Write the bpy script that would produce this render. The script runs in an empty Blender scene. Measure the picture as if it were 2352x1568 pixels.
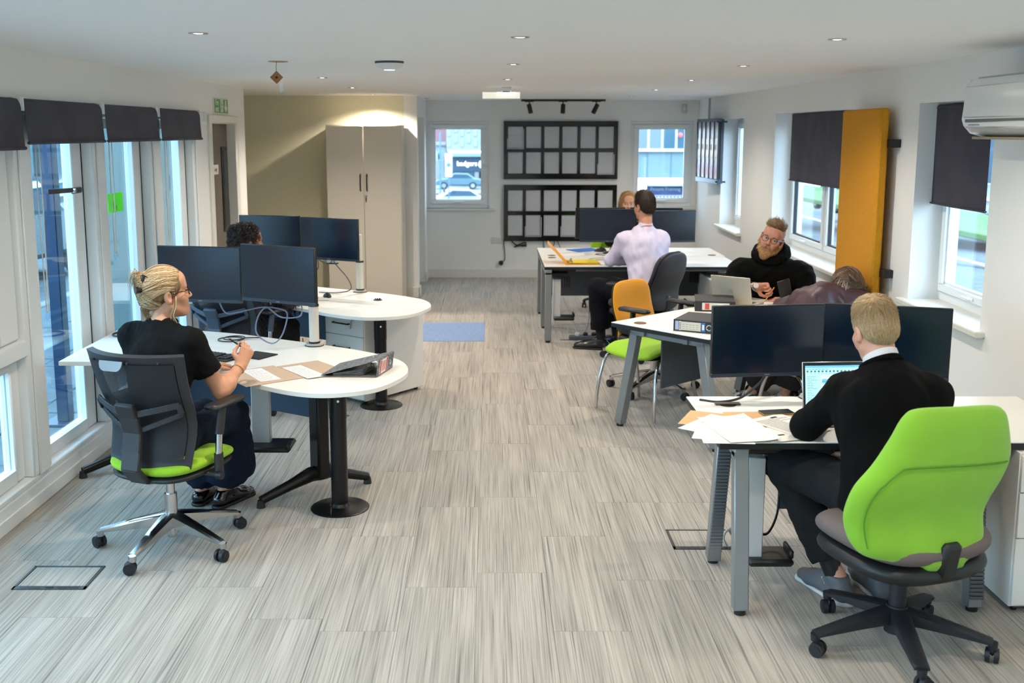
import bpy, math, random
import numpy as np
from mathutils import Matrix, Vector
PI = math.pi
D2R = PI / 180
random.seed(7)
SC = bpy.context.scene
COL = SC.collection

# ---------------------------------------------------------------- camera, sky, exposure
cam_data = bpy.data.cameras.new('camera')
cam = bpy.data.objects.new('camera', cam_data)
COL.objects.link(cam)
F_PX, CX, CY, HZ = 2400.0, 1125.0, 688.0, 302.0
cam_data.sensor_width = 36.0
cam_data.lens = 36.0 * F_PX / 2352.0
cam_data.shift_x = (1176 - CX) / 2352.0
cam_data.shift_y = -(784 - CY) / 2352.0
cam_data.clip_start = 0.05
cam_data.clip_end = 300
cam.location = (0, 0, 2.0)
cam.rotation_euler = (PI / 2 - math.atan((CY - HZ) / F_PX), 0, 0)
cam_data.dof.use_dof = True
cam_data.dof.focus_distance = 5.6
cam_data.dof.aperture_fstop = 3.2
SC.camera = cam

world = bpy.data.worlds.new('overcast_sky')
SC.world = world
world.use_nodes = True
wn = world.node_tree.nodes
wl_ = world.node_tree.links
bg = wn['Background']
tc = wn.new('ShaderNodeTexCoord')
sep = wn.new('ShaderNodeSeparateXYZ')
rmp = wn.new('ShaderNodeValToRGB')
rmp.color_ramp.elements[0].position = 0.0
rmp.color_ramp.elements[0].color = (0.68, 0.86, 1.0, 1)
rmp.color_ramp.elements[1].position = 0.6
rmp.color_ramp.elements[1].color = (0.55, 0.78, 1.0, 1)
wl_.new(tc.outputs['Generated'], sep.inputs[0])
wl_.new(sep.outputs['Z'], rmp.inputs[0])
wl_.new(rmp.outputs[0], bg.inputs[0])
bg.inputs[1].default_value = 7.0

vs = SC.view_settings
vs.view_transform = 'Standard'
vs.look = 'None'
vs.gamma = 1.0
vs.use_curve_mapping = False
vs.exposure = 0.27
LAMP_W = 58.0
LAMP_COL = (1.0, 0.87, 0.72)
try:
    SC.cycles.max_bounces = 9
    SC.cycles.diffuse_bounces = 5
    SC.cycles.glossy_bounces = 4
    SC.cycles.transmission_bounces = 6
    SC.cycles.transparent_max_bounces = 16
    SC.cycles.sample_clamp_indirect = 6.0
    SC.cycles.caustics_reflective = False
    SC.cycles.caustics_refractive = False
    SC.cycles.use_denoising = True
except Exception:
    pass

# ---------------------------------------------------------------- materials
def lin(h):
    if isinstance(h, str):
        h = h.lstrip('#')
        c = [int(h[i:i + 2], 16) / 255 for i in (0, 2, 4)]
        return tuple(((x / 12.92) if x <= 0.04045 else ((x + 0.055) / 1.055) ** 2.4) for x in c) + (1,)
    return tuple(h[:3]) + (1,)

MATS = {}
def mat(name, col='#808080', rough=0.5, metal=0.0, col2=None, scale=20, stretch=(1, 1, 1), bump=0.0, bscale=None, spec=0.5,
        lo=0.35, hi=0.65, emit=0.0, coat=0.0, sheen=0.0, detail=4, obj_rand=False, sss=0.0):
    if name in MATS:
        return MATS[name]
    m = bpy.data.materials.new(name)
    m.use_nodes = True
    nt = m.node_tree
    N, L = nt.nodes, nt.links
    b = N['Principled BSDF']
    c = lin(col)
    b.inputs['Base Color'].default_value = c
    b.inputs['Roughness'].default_value = rough
    b.inputs['Metallic'].default_value = metal
    b.inputs['Specular IOR Level'].default_value = spec
    if coat:
        b.inputs['Coat Weight'].default_value = coat
        b.inputs['Coat Roughness'].default_value = 0.08
    if sheen:
        b.inputs['Sheen Weight'].default_value = sheen
        b.inputs['Sheen Roughness'].default_value = 0.5
    if sss:
        b.inputs['Subsurface Weight'].default_value = sss
        b.inputs['Subsurface Radius'].default_value = (1.0, 0.35, 0.2)
        b.inputs['Subsurface Scale'].default_value = 0.006
    if emit:
        b.inputs['Emission Color'].default_value = c
        b.inputs['Emission Strength'].default_value = emit
    if col2 or bump:
        t = N.new('ShaderNodeTexCoord')
        mp = N.new('ShaderNodeMapping')
        mp.inputs['Scale'].default_value = stretch
        L.new(t.outputs['Object'], mp.inputs[0])
        if obj_rand:
            oi = N.new('ShaderNodeObjectInfo')
            cmb = N.new('ShaderNodeCombineXYZ')
            mul = N.new('ShaderNodeMath'); mul.operation = 'MULTIPLY'; mul.inputs[1].default_value = 91.7
            L.new(oi.outputs['Random'], mul.inputs[0])
            L.new(mul.outputs[0], cmb.inputs[0]); L.new(mul.outputs[0], cmb.inputs[1])
            L.new(cmb.outputs[0], mp.inputs['Location'])
    if col2:
        nz = N.new('ShaderNodeTexNoise')
        nz.inputs['Scale'].default_value = scale
        nz.inputs['Detail'].default_value = detail
        L.new(mp.outputs[0], nz.inputs['Vector'])
        r = N.new('ShaderNodeValToRGB')
        r.color_ramp.elements[0].position = lo
        r.color_ramp.elements[1].position = hi
        r.color_ramp.elements[0].color = c
        r.color_ramp.elements[1].color = lin(col2)
        L.new(nz.outputs['Fac'], r.inputs[0])
        L.new(r.outputs[0], b.inputs['Base Color'])
    if bump:
        nb = N.new('ShaderNodeTexNoise')
        nb.inputs['Scale'].default_value = bscale or scale
        nb.inputs['Detail'].default_value = 3
        L.new(mp.outputs[0], nb.inputs['Vector'])
        bp = N.new('ShaderNodeBump')
        bp.inputs['Strength'].default_value = bump
        bp.inputs['Distance'].default_value = 0.004
        L.new(nb.outputs['Fac'], bp.inputs['Height'])
        L.new(bp.outputs[0], b.inputs['Normal'])
    MATS[name] = m
    return m

def glass_mat(name, tint=(0.86, 0.96, 1.0), ior=1.5, refl=1.0):
    if name in MATS:
        return MATS[name]
    m = bpy.data.materials.new(name)
    m.use_nodes = True
    N, L = m.node_tree.nodes, m.node_tree.links
    N.remove(N['Principled BSDF'])
    out = N['Material Output']
    tr = N.new('ShaderNodeBsdfTransparent'); tr.inputs[0].default_value = tint + (1,)
    gl = N.new('ShaderNodeBsdfGlossy'); gl.inputs['Roughness'].default_value = 0.0
    gl.inputs['Color'].default_value = (0.95, 0.98, 1, 1)
    # Schlick reflectance, the same on both faces of the pane
    ge = N.new('ShaderNodeNewGeometry')
    dt = N.new('ShaderNodeVectorMath'); dt.operation = 'DOT_PRODUCT'
    L.new(ge.outputs['Normal'], dt.inputs[0]); L.new(ge.outputs['Incoming'], dt.inputs[1])
    def mth(op, a_, b_=None):
        q = N.new('ShaderNodeMath'); q.operation = op
        for i_, x_ in enumerate((a_, b_)):
            if x_ is None: continue
            if isinstance(x_, (int, float)): q.inputs[i_].default_value = x_
            else: L.new(x_, q.inputs[i_])
        return q.outputs[0]
    r0 = ((ior - 1) / (ior + 1)) ** 2
    one = mth('SUBTRACT', 1.0, mth('ABSOLUTE', dt.outputs['Value']))
    fr = mth('MULTIPLY', mth('ADD', mth('MULTIPLY', mth('POWER', one, 5.0), 1 - r0), r0), refl)
    mx = N.new('ShaderNodeMixShader')
    L.new(mth('MINIMUM', fr, 1.0), mx.inputs[0])
    L.new(tr.outputs[0], mx.inputs[1]); L.new(gl.outputs[0], mx.inputs[2])
    L.new(mx.outputs[0], out.inputs[0])
    MATS[name] = m
    return m

# ---------------------------------------------------------------- mesh builder
def frame(d):
    d = Vector(d).normalized()
    a = Vector((0, 0, 1)) if abs(d.z) < 0.95 else Vector((1, 0, 0))
    u = a.cross(d).normalized()
    return u, d.cross(u).normalized(), d

def rotz(a): return Matrix.Rotation(a * D2R, 4, 'Z')
def xf(loc=(0, 0, 0), rx=0, ry=0, rz=0):
    return Matrix.Translation(loc) @ Matrix.Rotation(rz * D2R, 4, 'Z') @ Matrix.Rotation(ry * D2R, 4, 'Y') @ Matrix.Rotation(rx * D2R, 4, 'X')

def spline(pts, n=8, closed=False):
    P = [Vector(p) for p in pts]
    if len(P[0]) == 2:
        P = [Vector((p[0], p[1], 0)) for p in P]
    out = []
    m = len(P)
    segs = m if closed else m - 1
    for i in range(segs):
        if closed:
            a, b, c, d = P[(i - 1) % m], P[i], P[(i + 1) % m], P[(i + 2) % m]
        else:
            b, c = P[i], P[i + 1]
            a = P[i - 1] if i > 0 else b * 2 - c
            d = P[i + 2] if i + 2 < m else c * 2 - b
        for k in range(n):
            t = k / n
            out.append(0.5 * ((2 * b) + (c - a) * t + (2 * a - 5 * b + 4 * c - d) * t * t + (3 * b - a - 3 * c + d) * t ** 3))
    if not closed:
        out.append(P[-1].copy())
    return out

class MB:
    def __init__(s, M=None):
        s.v = []; s.f = []; s.M = M
    def _add(s, vs, fs, M=None):
        o = len(s.v)
        for p in vs:
            p = Vector(p)
            if M is not None: p = M @ p
            if s.M is not None: p = s.M @ p
            s.v.append(p)
        s.f += [tuple(i + o for i in f) for f in fs]
        return s
    def box(s, c, size, b=0.0, M=None):
        hx, hy, hz = size[0] / 2, size[1] / 2, size[2] / 2
        b = min(b, hx * .98, hy * .98, hz * .98)
        c = Vector(c)
        if b <= 0:
            vs = [c + Vector((x * hx, y * hy, z * hz)) for x in (-1, 1) for y in (-1, 1) for z in (-1, 1)]
            return s._add(vs, [(0, 1, 3, 2), (4, 6, 7, 5), (0, 4, 5, 1), (2, 3, 7, 6), (0, 2, 6, 4), (1, 5, 7, 3)], M)
        vs = []; idx = {}
        for x in (-1, 1):
            for y in (-1, 1):
                for z in (-1, 1):
                    for a in range(3):
                        p = [x * (hx - b), y * (hy - b), z * (hz - b)]
                        p[a] = (x * hx, y * hy, z * hz)[a]
                        idx[(x, y, z, a)] = len(vs)
                        vs.append(c + Vector(p))
        fs = []
        for sg in (-1, 1):
            q = [(-1, -1), (1, -1), (1, 1), (-1, 1)]
            if sg < 0: q = q[::-1]
            fs.append(tuple(idx[(sg, y, z, 0)] for y, z in q))
            fs.append(tuple(idx[(x, sg, z, 1)] for z, x in q))
            fs.append(tuple(idx[(x, y, sg, 2)] for x, y in q))
        for p in (-1, 1):
            for q in (-1, 1):
                fs.append((idx[(-1, p, q, 1)], idx[(1, p, q, 1)], idx[(1, p, q, 2)], idx[(-1, p, q, 2)]) if p * q < 0 else (idx[(-1, p, q, 2)], idx[(1, p, q, 2)], idx[(1, p, q, 1)], idx[(-1, p, q, 1)]))
                fs.append((idx[(p, -1, q, 0)], idx[(p, 1, q, 0)], idx[(p, 1, q, 2)], idx[(p, -1, q, 2)]) if p * q > 0 else (idx[(p, -1, q, 2)], idx[(p, 1, q, 2)], idx[(p, 1, q, 0)], idx[(p, -1, q, 0)]))
                fs.append((idx[(p, q, -1, 0)], idx[(p, q, 1, 0)], idx[(p, q, 1, 1)], idx[(p, q, -1, 1)]) if p * q < 0 else (idx[(p, q, -1, 1)], idx[(p, q, 1, 1)], idx[(p, q, 1, 0)], idx[(p, q, -1, 0)]))
        for x in (-1, 1):
            for y in (-1, 1):
                for z in (-1, 1):
                    t = (idx[(x, y, z, 0)], idx[(x, y, z, 1)], idx[(x, y, z, 2)])
                    fs.append(t if x * y * z > 0 else t[::-1])
        return s._add(vs, fs, M)
    def bb(s, x0, x1, y0, y1, z0, z1, b=0.0, M=None):
        return s.box(((x0 + x1) / 2, (y0 + y1) / 2, (z0 + z1) / 2), (abs(x1 - x0), abs(y1 - y0), abs(z1 - z0)), b, M)
    def bar(s, p0, p1, w, h, b=0.0, up=None, ext=0.0):
        p0, p1 = Vector(p0), Vector(p1)
        d = (p1 - p0)
        ln = d.length
        d.normalize()
        up = Vector(up) if up else (Vector((0, 0, 1)) if abs(d.z) < .95 else Vector((0, 1, 0)))
        x = up.cross(d)
        x.normalize()
        z = d.cross(x)
        M = Matrix((x.to_4d(), d.to_4d(), z.to_4d(), (0, 0, 0, 1))).transposed()
        M[3][0] = M[3][1] = M[3][2] = 0
        M.translation = (p0 + p1) / 2
        M[0][3], M[1][3], M[2][3] = (p0 + p1) / 2
        return s.box((0, 0, 0), (w, ln + 2 * ext, h), b, M)
    def tube(s, pts, r, n=8, closed=False, M=None, cap=True, flat=1.0):
        P = [Vector(p) for p in pts]
        m = len(P)
        R = r if isinstance(r, (list, tuple)) else [r] * m
        vs = []; fs = []
        u = None
        for i in range(m):
            if closed: d = P[(i + 1) % m] - P[i - 1]
            else: d = P[min(i + 1, m - 1)] - P[max(i - 1, 0)]
            if d.length < 1e-9: d = Vector((0, 0, 1))
            d.normalize()
            if u is None: u, w, _ = frame(d)
            else:
                u = (u - d * u.dot(d))
                if u.length < 1e-6: u, w, _ = frame(d)
                u.normalize(); w = d.cross(u)
            for k in range(n):
                a = 2 * PI * k / n
                vs.append(P[i] + u * (math.cos(a) * R[i]) + w * (math.sin(a) * R[i] * flat))
        for i in range(m if closed else m - 1):
            j = (i + 1) % m
            for k in range(n):
                k2 = (k + 1) % n
                fs.append((i * n + k, i * n + k2, j * n + k2, j * n + k))
        if cap and not closed:
            fs.append(tuple(range(n))[::-1]); fs.append(tuple((m - 1) * n + k for k in range(n)))
        return s._add(vs, fs, M)
    def cyl(s, p0, p1, r0, r1=None, n=20, M=None):
        return s.tube([p0, p1], [r0, r0 if r1 is None else r1], n, False, M)
    def lathe(s, prof, n=24, M=None):
        vs = []; fs = []
        m = len(prof)
        for r, z in prof:
            for k in range(n):
                a = 2 * PI * k / n
                vs.append((r * math.cos(a), r * math.sin(a), z))
        for i in range(m - 1):
            for k in range(n):
                k2 = (k + 1) % n
                fs.append((i * n + k, i * n + k2, (i + 1) * n + k2, (i + 1) * n + k))
        if prof[0][0] > 1e-6: fs.append(tuple(range(n))[::-1])
        if prof[-1][0] > 1e-6: fs.append(tuple((m - 1) * n + k for k in range(n)))
        return s._add(vs, fs, M)
    def ell(s, c, r, n=16, M=None):
        r = r if isinstance(r, (list, tuple)) else (r, r, r)
        vs = []; fs = []
        h = max(4, n // 2)
        for i in range(h + 1):
            t = PI * i / h
            for k in range(n):
                a = 2 * PI * k / n
                vs.append((c[0] + r[0] * math.sin(t) * math.cos(a), c[1] + r[1] * math.sin(t) * math.sin(a), c[2] - r[2] * math.cos(t)))
        for i in range(h):
            for k in range(n):
                k2 = (k + 1) % n
                fs.append((i * n + k, i * n + k2, (i + 1) * n + k2, (i + 1) * n + k))
        return s._add(vs, fs, M)
    def prism(s, poly, z0, z1, b=0.0, M=None):
        P = [Vector((p[0], p[1])) for p in poly]
        n = len(P)
        area = sum(P[i].x * P[(i + 1) % n].y - P[(i + 1) % n].x * P[i].y for i in range(n))
        if area < 0: P = P[::-1]
        def inset(d):
            out = []
            for i in range(n):
                a, c, e = P[i - 1], P[i], P[(i + 1) % n]
                d1 = (c - a); d2 = (e - c)
                d1 = d1.normalized() if d1.length > 1e-9 else d2.normalized()
                d2 = d2.normalized() if d2.length > 1e-9 else d1
                n1 = Vector((-d1.y, d1.x)); n2 = Vector((-d2.y, d2.x))
                k = (n1 + n2)
                q = max(0.4, 1 + n1.dot(n2))
                out.append(c + k * (d / q))
            return out
        if b > 0:
            I = inset(b)
            L = [(I, z0), (P, z0 + b), (P, z1 - b), (I, z1)]
        else:
            L = [(P, z0), (P, z1)]
        vs = [(p.x, p.y, z) for Q, z in L for p in Q]
        fs = [tuple(range(n))[::-1], tuple((len(L) - 1) * n + i for i in range(n))]
        for l in range(len(L) - 1):
            for i in range(n):
                j = (i + 1) % n
                fs.append((l * n + i, l * n + j, (l + 1) * n + j, (l + 1) * n + i))
        return s._add(vs, fs, M)
    def grid(s, fn, nu, nv, M=None, cu=False, cv=False):
        vs = [fn(i / (nu if cu else nu - 1), j / (nv if cv else nv - 1)) for j in range(nv) for i in range(nu)]
        fs = []
        for j in range(nv if cv else nv - 1):
            for i in range(nu if cu else nu - 1):
                i2, j2 = (i + 1) % nu, (j + 1) % nv
                fs.append((j * nu + i, j * nu + i2, j2 * nu + i2, j2 * nu + i))
        return s._add(vs, fs, M)
    def sheet(s, fn, nu, nv, t, M=None):
        # a thin sheet with thickness t along its normal (approximate)
        top = [[Vector(fn(i / (nu - 1), j / (nv - 1))) for i in range(nu)] for j in range(nv)]
        vs = []; 
        nr = []
        for j in range(nv):
            for i in range(nu):
                a = top[j][min(i + 1, nu - 1)] - top[j][max(i - 1, 0)]
                c = top[min(j + 1, nv - 1)][i] - top[max(j - 1, 0)][i]
                q = a.cross(c)
                nr.append(q.normalized() if q.length > 1e-12 else Vector((0, 0, 1)))
        flat = [p for r in top for p in r]
        vs = flat + [p - q * t for p, q in zip(flat, nr)]
        o = nu * nv
        fs = []
        for j in range(nv - 1):
            for i in range(nu - 1):
                a, b_, c, d = j * nu + i, j * nu + i + 1, (j + 1) * nu + i + 1, (j + 1) * nu + i
                fs.append((a, b_, c, d)); fs.append((o + d, o + c, o + b_, o + a))
        rim = [j for j in range(nu)] + [j * nu + nu - 1 for j in range(1, nv)] + [(nv - 1) * nu + i for i in range(nu - 2, -1, -1)] + [j * nu for j in range(nv - 2, 0, -1)]
        for a, b_ in zip(rim, rim[1:] + rim[:1]):
            fs.append((a, o + a, o + b_, b_))
        return s._add(vs, fs, M)
    def pad(s, outline, t, rings=7, edge=0.35, fn=None, M=None, bulge=0.0):
        # cushion: closed 2d outline (x,z), thickness t along y, rounded rim; fn bends the points
        n = len(outline)
        cx = sum(p[0] for p in outline) / n; cz = sum(p[1] for p in outline) / n
        vs = []; fs = []
        sc = [1 - (1 - i / (rings)) ** 1.0 for i in range(rings + 1)]  # 0..1
        layers = []
        half = t / 2
        prof = []
        qs = [0, .012, .04, .08, .14] + [.14 + .86 * (i + 1) / rings for i in range(rings)]
        for q in qs:
            h = half * (1 - (1 - q / edge) ** 2) ** .5 if q < edge else half
            prof.append((1 - q, h + bulge * (1 - (1 - q) ** 2)))
        seq = [(a, h) for a, h in prof[::-1]] + [(a, -h) for a, h in prof[1:]]
        # front centre -> rim -> back centre
        for a, h in seq:
            for p in outline:
                P = (cx + (p[0] - cx) * a, h, cz + (p[1] - cz) * a)
                vs.append(fn(P) if fn else P)
        for i in range(len(seq) - 1):
            for k in range(n):
                k2 = (k + 1) % n
                fs.append((i * n + k, i * n + k2, (i + 1) * n + k2, (i + 1) * n + k))
        return s._add(vs, fs, M)
    def mesh(s, name, m=None, smooth=40, recalc=True, inv=None):
        me = bpy.data.meshes.new(name)
        vs = s.v if inv is None else [inv @ p for p in s.v]
        me.from_pydata([tuple(p) for p in vs], [], s.f)
        if recalc:
            import bmesh
            bm = bmesh.new(); bm.from_mesh(me)
            bmesh.ops.remove_doubles(bm, verts=bm.verts, dist=1e-6)
            bmesh.ops.recalc_face_normals(bm, faces=bm.faces)
            bm.to_mesh(me); bm.free()
        if smooth:
            me.polygons.foreach_set('use_smooth', [True] * len(me.polygons))
            me.set_sharp_from_angle(angle=smooth * D2R)
        if m: me.materials.append(m)
        return me

# ---------------------------------------------------------------- objects
def obj(name, data, parent=None):
    o = bpy.data.objects.new(name, data)
    COL.objects.link(o)
    if parent is not None: o.parent = parent
    return o

def tag(o, label=None, cat=None, group=None, kind=None):
    if label: o['label'] = label
    if cat: o['category'] = cat
    if group: o['group'] = group
    if kind: o['kind'] = kind
    return o

class Thing:
    """An Empty at the thing's base; parts are authored in world space (w=True) or in its own space."""
    def __init__(s, name, label, cat, loc=(0, 0, 0), rz=0, group=None):
        s.o = bpy.data.objects.new(name, None)
        s.o.empty_display_size = 0.1
        COL.objects.link(s.o)
        s.o.location = loc
        s.o.rotation_euler = (0, 0, rz * D2R)
        s.inv = (Matrix.Translation(loc) @ rotz(rz)).inverted()
        tag(s.o, label, cat, group)
    def add(s, name, mb, m, parent=None, w=True, smooth=40, label=None, kind=None, recalc=True):
        me = mb if isinstance(mb, bpy.types.Mesh) else mb.mesh(name, m, smooth, recalc, s.inv if w else None)
        o = obj(name, me, parent or s.o)
        if label: o['label'] = label
        if kind: o['kind'] = kind
        return o
    def light(s, name, kind, loc, energy, col, **kw):
        ld = bpy.data.lights.new(name, kind)
        ld.energy = energy; ld.color = col
        for k, v in kw.items(): setattr(ld, k, v)
        o = obj(name, ld, s.o)
        o.location = loc
        return o

def single(name, mb, m, label, cat, group=None, smooth=40, base=None):
    """a thing that is one mesh; origin put at its base"""
    if base is None:
        xs = [p.x for p in mb.v]; ys = [p.y for p in mb.v]; zs = [p.z for p in mb.v]
        base = ((min(xs) + max(xs)) / 2, (min(ys) + max(ys)) / 2, min(zs))
    me = mb.mesh(name, m, smooth, True, Matrix.Translation(base).inverted())
    o = obj(name, me)
    o.location = base
    return tag(o, label, cat, group)

def struct(name, mb, m, parent=None, smooth=40):
    o = obj(name, mb.mesh(name, m, smooth), parent)
    if parent is None: o['kind'] = 'structure'
    return o

def text(name, s, size, m, parent, loc, rot, extrude=0.0004, align='CENTER', xs=1.0):
    c = bpy.data.curves.new(name, 'FONT')
    c.body = s; c.size = size; c.extrude = extrude
    c.align_x = align; c.align_y = 'CENTER'
    c.materials.append(m)
    c.resolution_u = 3
    tmp = bpy.data.objects.new(name, c)
    COL.objects.link(tmp)
    me = bpy.data.meshes.new_from_object(tmp.evaluated_get(bpy.context.evaluated_depsgraph_get()))
    bpy.data.objects.remove(tmp)
    o = obj(name, me, parent)
    # the lettering is authored in world space
    p, W = parent, Matrix.Identity(4)
    while p is not None:
        W = p.matrix_basis @ W; p = p.parent
    from mathutils import Euler
    o.matrix_basis = W.inverted() @ Matrix.Translation(loc) @ Euler(rot).to_matrix().to_4x4() @ Matrix.Diagonal((xs, 1, 1, 1))
    return o

def copy_tree(o, parent=None):
    c = o.copy(); COL.objects.link(c)
    if parent is not None: c.parent = parent
    for ch in list(o.children): copy_tree(ch, c)
    return c
# ================================================================ ROOM SHELL
CZ = 2.42          # ceiling
LX = -2.44         # inner face of the shopfront wall
BY = 14.38         # inner face of the back wall
def wx(y): return 2.50 + .0306 * y if y < 8 else 2.7448 + (y - 8) * .01336

WHITE = mat('white_paint', '#efeeeb', .75, bump=.06, bscale=220)
CEIL = mat('ceiling_paint', '#f8f8f7', .8, bump=.03, bscale=120)
OLIVE = mat('beige_green_paint', '#ddd8bf', .75, bump=.05, bscale=200)
UPVC = mat('white_upvc', '#eceeee', .3)
SKIRT = mat('white_gloss', '#e2e1da', .35)
WOODWHITE = mat('white_painted_timber', '#eef0ef', .4)
GASKET = mat('dark_gasket', '#2b2f33', .6)
GLASS = glass_mat('clear_glass', (0.80, 0.93, 0.97), 1.5, 1.5)
GLASS_BACK = glass_mat('window_glass', (0.95, 0.98, 1.0), 1.45, 1.0)
BLACK = mat('black_plastic', '#17181a', .45)
CHROME = mat('polished_chrome', '#d8d8da', .12, 1.0)
CONCRETE = mat('concrete', '#8a8f92', .9, col2='#767a7d', scale=3)

# --- carpet planks
CARPET = mat('striped_carpet', '#b4b1ab', .9, spec=.2, sheen=.35)
def _carpet():
    nt = CARPET.node_tree; N, L = nt.nodes, nt.links
    b = N['Principled BSDF']
    t = N.new('ShaderNodeTexCoord'); oi = N.new('ShaderNodeObjectInfo')
    mu = N.new('ShaderNodeMath'); mu.operation = 'MULTIPLY'; mu.inputs[1].default_value = 57.3
    cb = N.new('ShaderNodeCombineXYZ'); ad = N.new('ShaderNodeVectorMath'); ad.operation = 'ADD'
    L.new(oi.outputs['Random'], mu.inputs[0])
    for k in range(3): L.new(mu.outputs[0], cb.inputs[k])
    L.new(t.outputs['Object'], ad.inputs[0]); L.new(cb.outputs[0], ad.inputs[1])
    def noise(sc, detail):
        mp = N.new('ShaderNodeMapping'); mp.inputs['Scale'].default_value = sc
        nz = N.new('ShaderNodeTexNoise'); nz.inputs['Scale'].default_value = 1.0; nz.inputs['Detail'].default_value = detail
        L.new(ad.outputs[0], mp.inputs[0]); L.new(mp.outputs[0], nz.inputs['Vector'])
        return nz.outputs['Fac']
    def ramp(src, stops):
        r = N.new('ShaderNodeValToRGB'); e = r.color_ramp.elements
        e[0].position, e[0].color = stops[0][0], lin(stops[0][1])
        e[1].position, e[1].color = stops[-1][0], lin(stops[-1][1])
        for p, c in stops[1:-1]:
            q = e.new(p); q.color = lin(c)
        L.new(src, r.inputs[0]); return r.outputs[0]
    fine = ramp(noise((190, 2.0, 1), 2.5), [(.25, '#767067'), (.42, '#9b9489'), (.55, '#ada59a'), (.75, '#bbb3a8')])
    dark = ramp(noise((110, .9, 1), 2), [(.28, '#7f7b76'), (.40, '#ffffff'), (1.0, '#ffffff')])
    wide = ramp(noise((9, .8, 1), 2), [(.3, '#d8d6d2'), (.7, '#ffffff')])
    m1 = N.new('ShaderNodeMixRGB'); m1.blend_type = 'MULTIPLY'; m1.inputs[0].default_value = .8
    m2 = N.new('ShaderNodeMixRGB'); m2.blend_type = 'MULTIPLY'; m2.inputs[0].default_value = .8
    L.new(fine, m1.inputs[1]); L.new(dark, m1.inputs[2])
    L.new(m1.outputs[0], m2.inputs[1]); L.new(wide, m2.inputs[2])
    L.new(m2.outputs[0], b.inputs['Base Color'])
    bp = N.new('ShaderNodeBump'); bp.inputs['Strength'].default_value = .25; bp.inputs['Distance'].default_value = .002
    L.new(noise((330, 60, 1), 2), bp.inputs['Height']); L.new(bp.outputs[0], b.inputs['Normal'])
_carpet()
UNDER = mat('floor_joint', '#6d675e', .95)

fl = MB()
fl.bb(-2.46, 3.1, 1.38, 14.5, -.06, -.003)
fl.bb(-3.9, -2.46, 10.4, 12.8, -.06, -.003)
floor = struct('floor', fl, UNDER)
PW, PL = .3175, 1.007
offs = {-1: .95, 0: .364, 1: .511, 2: .95, 3: .43}
pm = MB().box((0, 0, -.0025), (PW - .0014, PL - .0016, .005), .0009).mesh('floor_plank', CARPET, 0)
for k in range(-8, 10):
    xc = -.058 + PW * (k - .5)
    off = offs.get(k, random.random())
    y0 = 1.4 + (off - .4) % 1.0 - 1.0
    y = y0
    while y < 14.4:
        if xc - PW / 2 < -2.7 or xc > wx(min(max(y, 3), 14)) + .2: y += PL; continue
        a, b_ = y, y + PL
        if b_ > 14.40:
            me = MB().box((0, 0, -.0025), (PW - .0014, 14.40 - a - .0016, .005), .0009).mesh('floor_plank', CARPET, 0)
            o = obj('floor_plank', me, floor); o.location = (xc, (a + 14.40) / 2, 0)
        else:
            o = obj('floor_plank', pm, floor); o.location = (xc, y + PL / 2, 0)
        y += PL
nf = MB(); nf.bb(-3.9, -2.46 - .24, 10.5, 12.7, -.003, 0.0)
struct('floor_niche', nf, CARPET, floor)
nf = MB(); nf.bb(-2.6, 2.75, -3.2, .41, -.06, 0.0)
struct('floor_behind', nf, CARPET, floor)
nf = MB(); nf.bb(-2.6, 2.75, .40, 1.42, -.06, -.004)
struct('floor_base', nf, UNDER, floor)

c = MB(); c.bb(-2.72, 3.2, -3.3, 14.7, CZ, CZ + .15)
c.bb(-4.0, -2.72, 10.4, 14.7, CZ, CZ + .15)
struct('ceiling', c, CEIL)

# --- left wall: header, plinth, solid part with the fire door
w = MB()
w.bb(LX - .2, LX, 3.0, 9.12, 2.165, CZ)
w.bb(LX - .2, LX, 9.12, 9.236, 0, CZ)
w.bb(LX - .2, LX, 9.236, 10.10, 2.085, CZ)
w.bb(LX - .2, LX, 10.10, 10.54, 0, CZ)
w.bb(LX - .2, LX, -3.2, -2.9, 0, CZ)
w.bb(LX - .2, LX, -2.9, 3.0, 2.165, CZ)
struct('wall_left', w, WHITE)
struct('wall_exterior', MB().bb(-4.0, LX - .2, 10.40, 10.54, 0, CZ), mat('exterior_render', '#6c7b7b', .9))
w = MB(); w.bb(-4.0, -3.7, 10.54, 12.75, 0, CZ)
struct('wall_niche', w, OLIVE)
w = MB(); w.bb(-3.8, -.87, 12.6, 12.75, 0, CZ)
struct('wall_cabinet_side', w, OLIVE)
w = MB()
w.bb(-1.02, -.865, 12.595, 12.78, 0, CZ)
w.bb(-1.02, -.865, 12.78, 13.95, 2.18, CZ)
w.bb(-1.02, -.865, 13.95, 14.6, 0, CZ)
struct('wall_passage', w, WHITE)
w = MB(); w.bb(-1.10, -1.02, 12.7, 14.0, 0, 2.25)
d2 = struct('door_2', w, mat('grey_white_door', '#c9c9c4', .5))
struct('door_handle', MB().tube([(-1.02, 12.9, 1.0), (-.97, 12.9, 1.0), (-.97, 13.02, 1.0)], .009), CHROME, d2)

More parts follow.
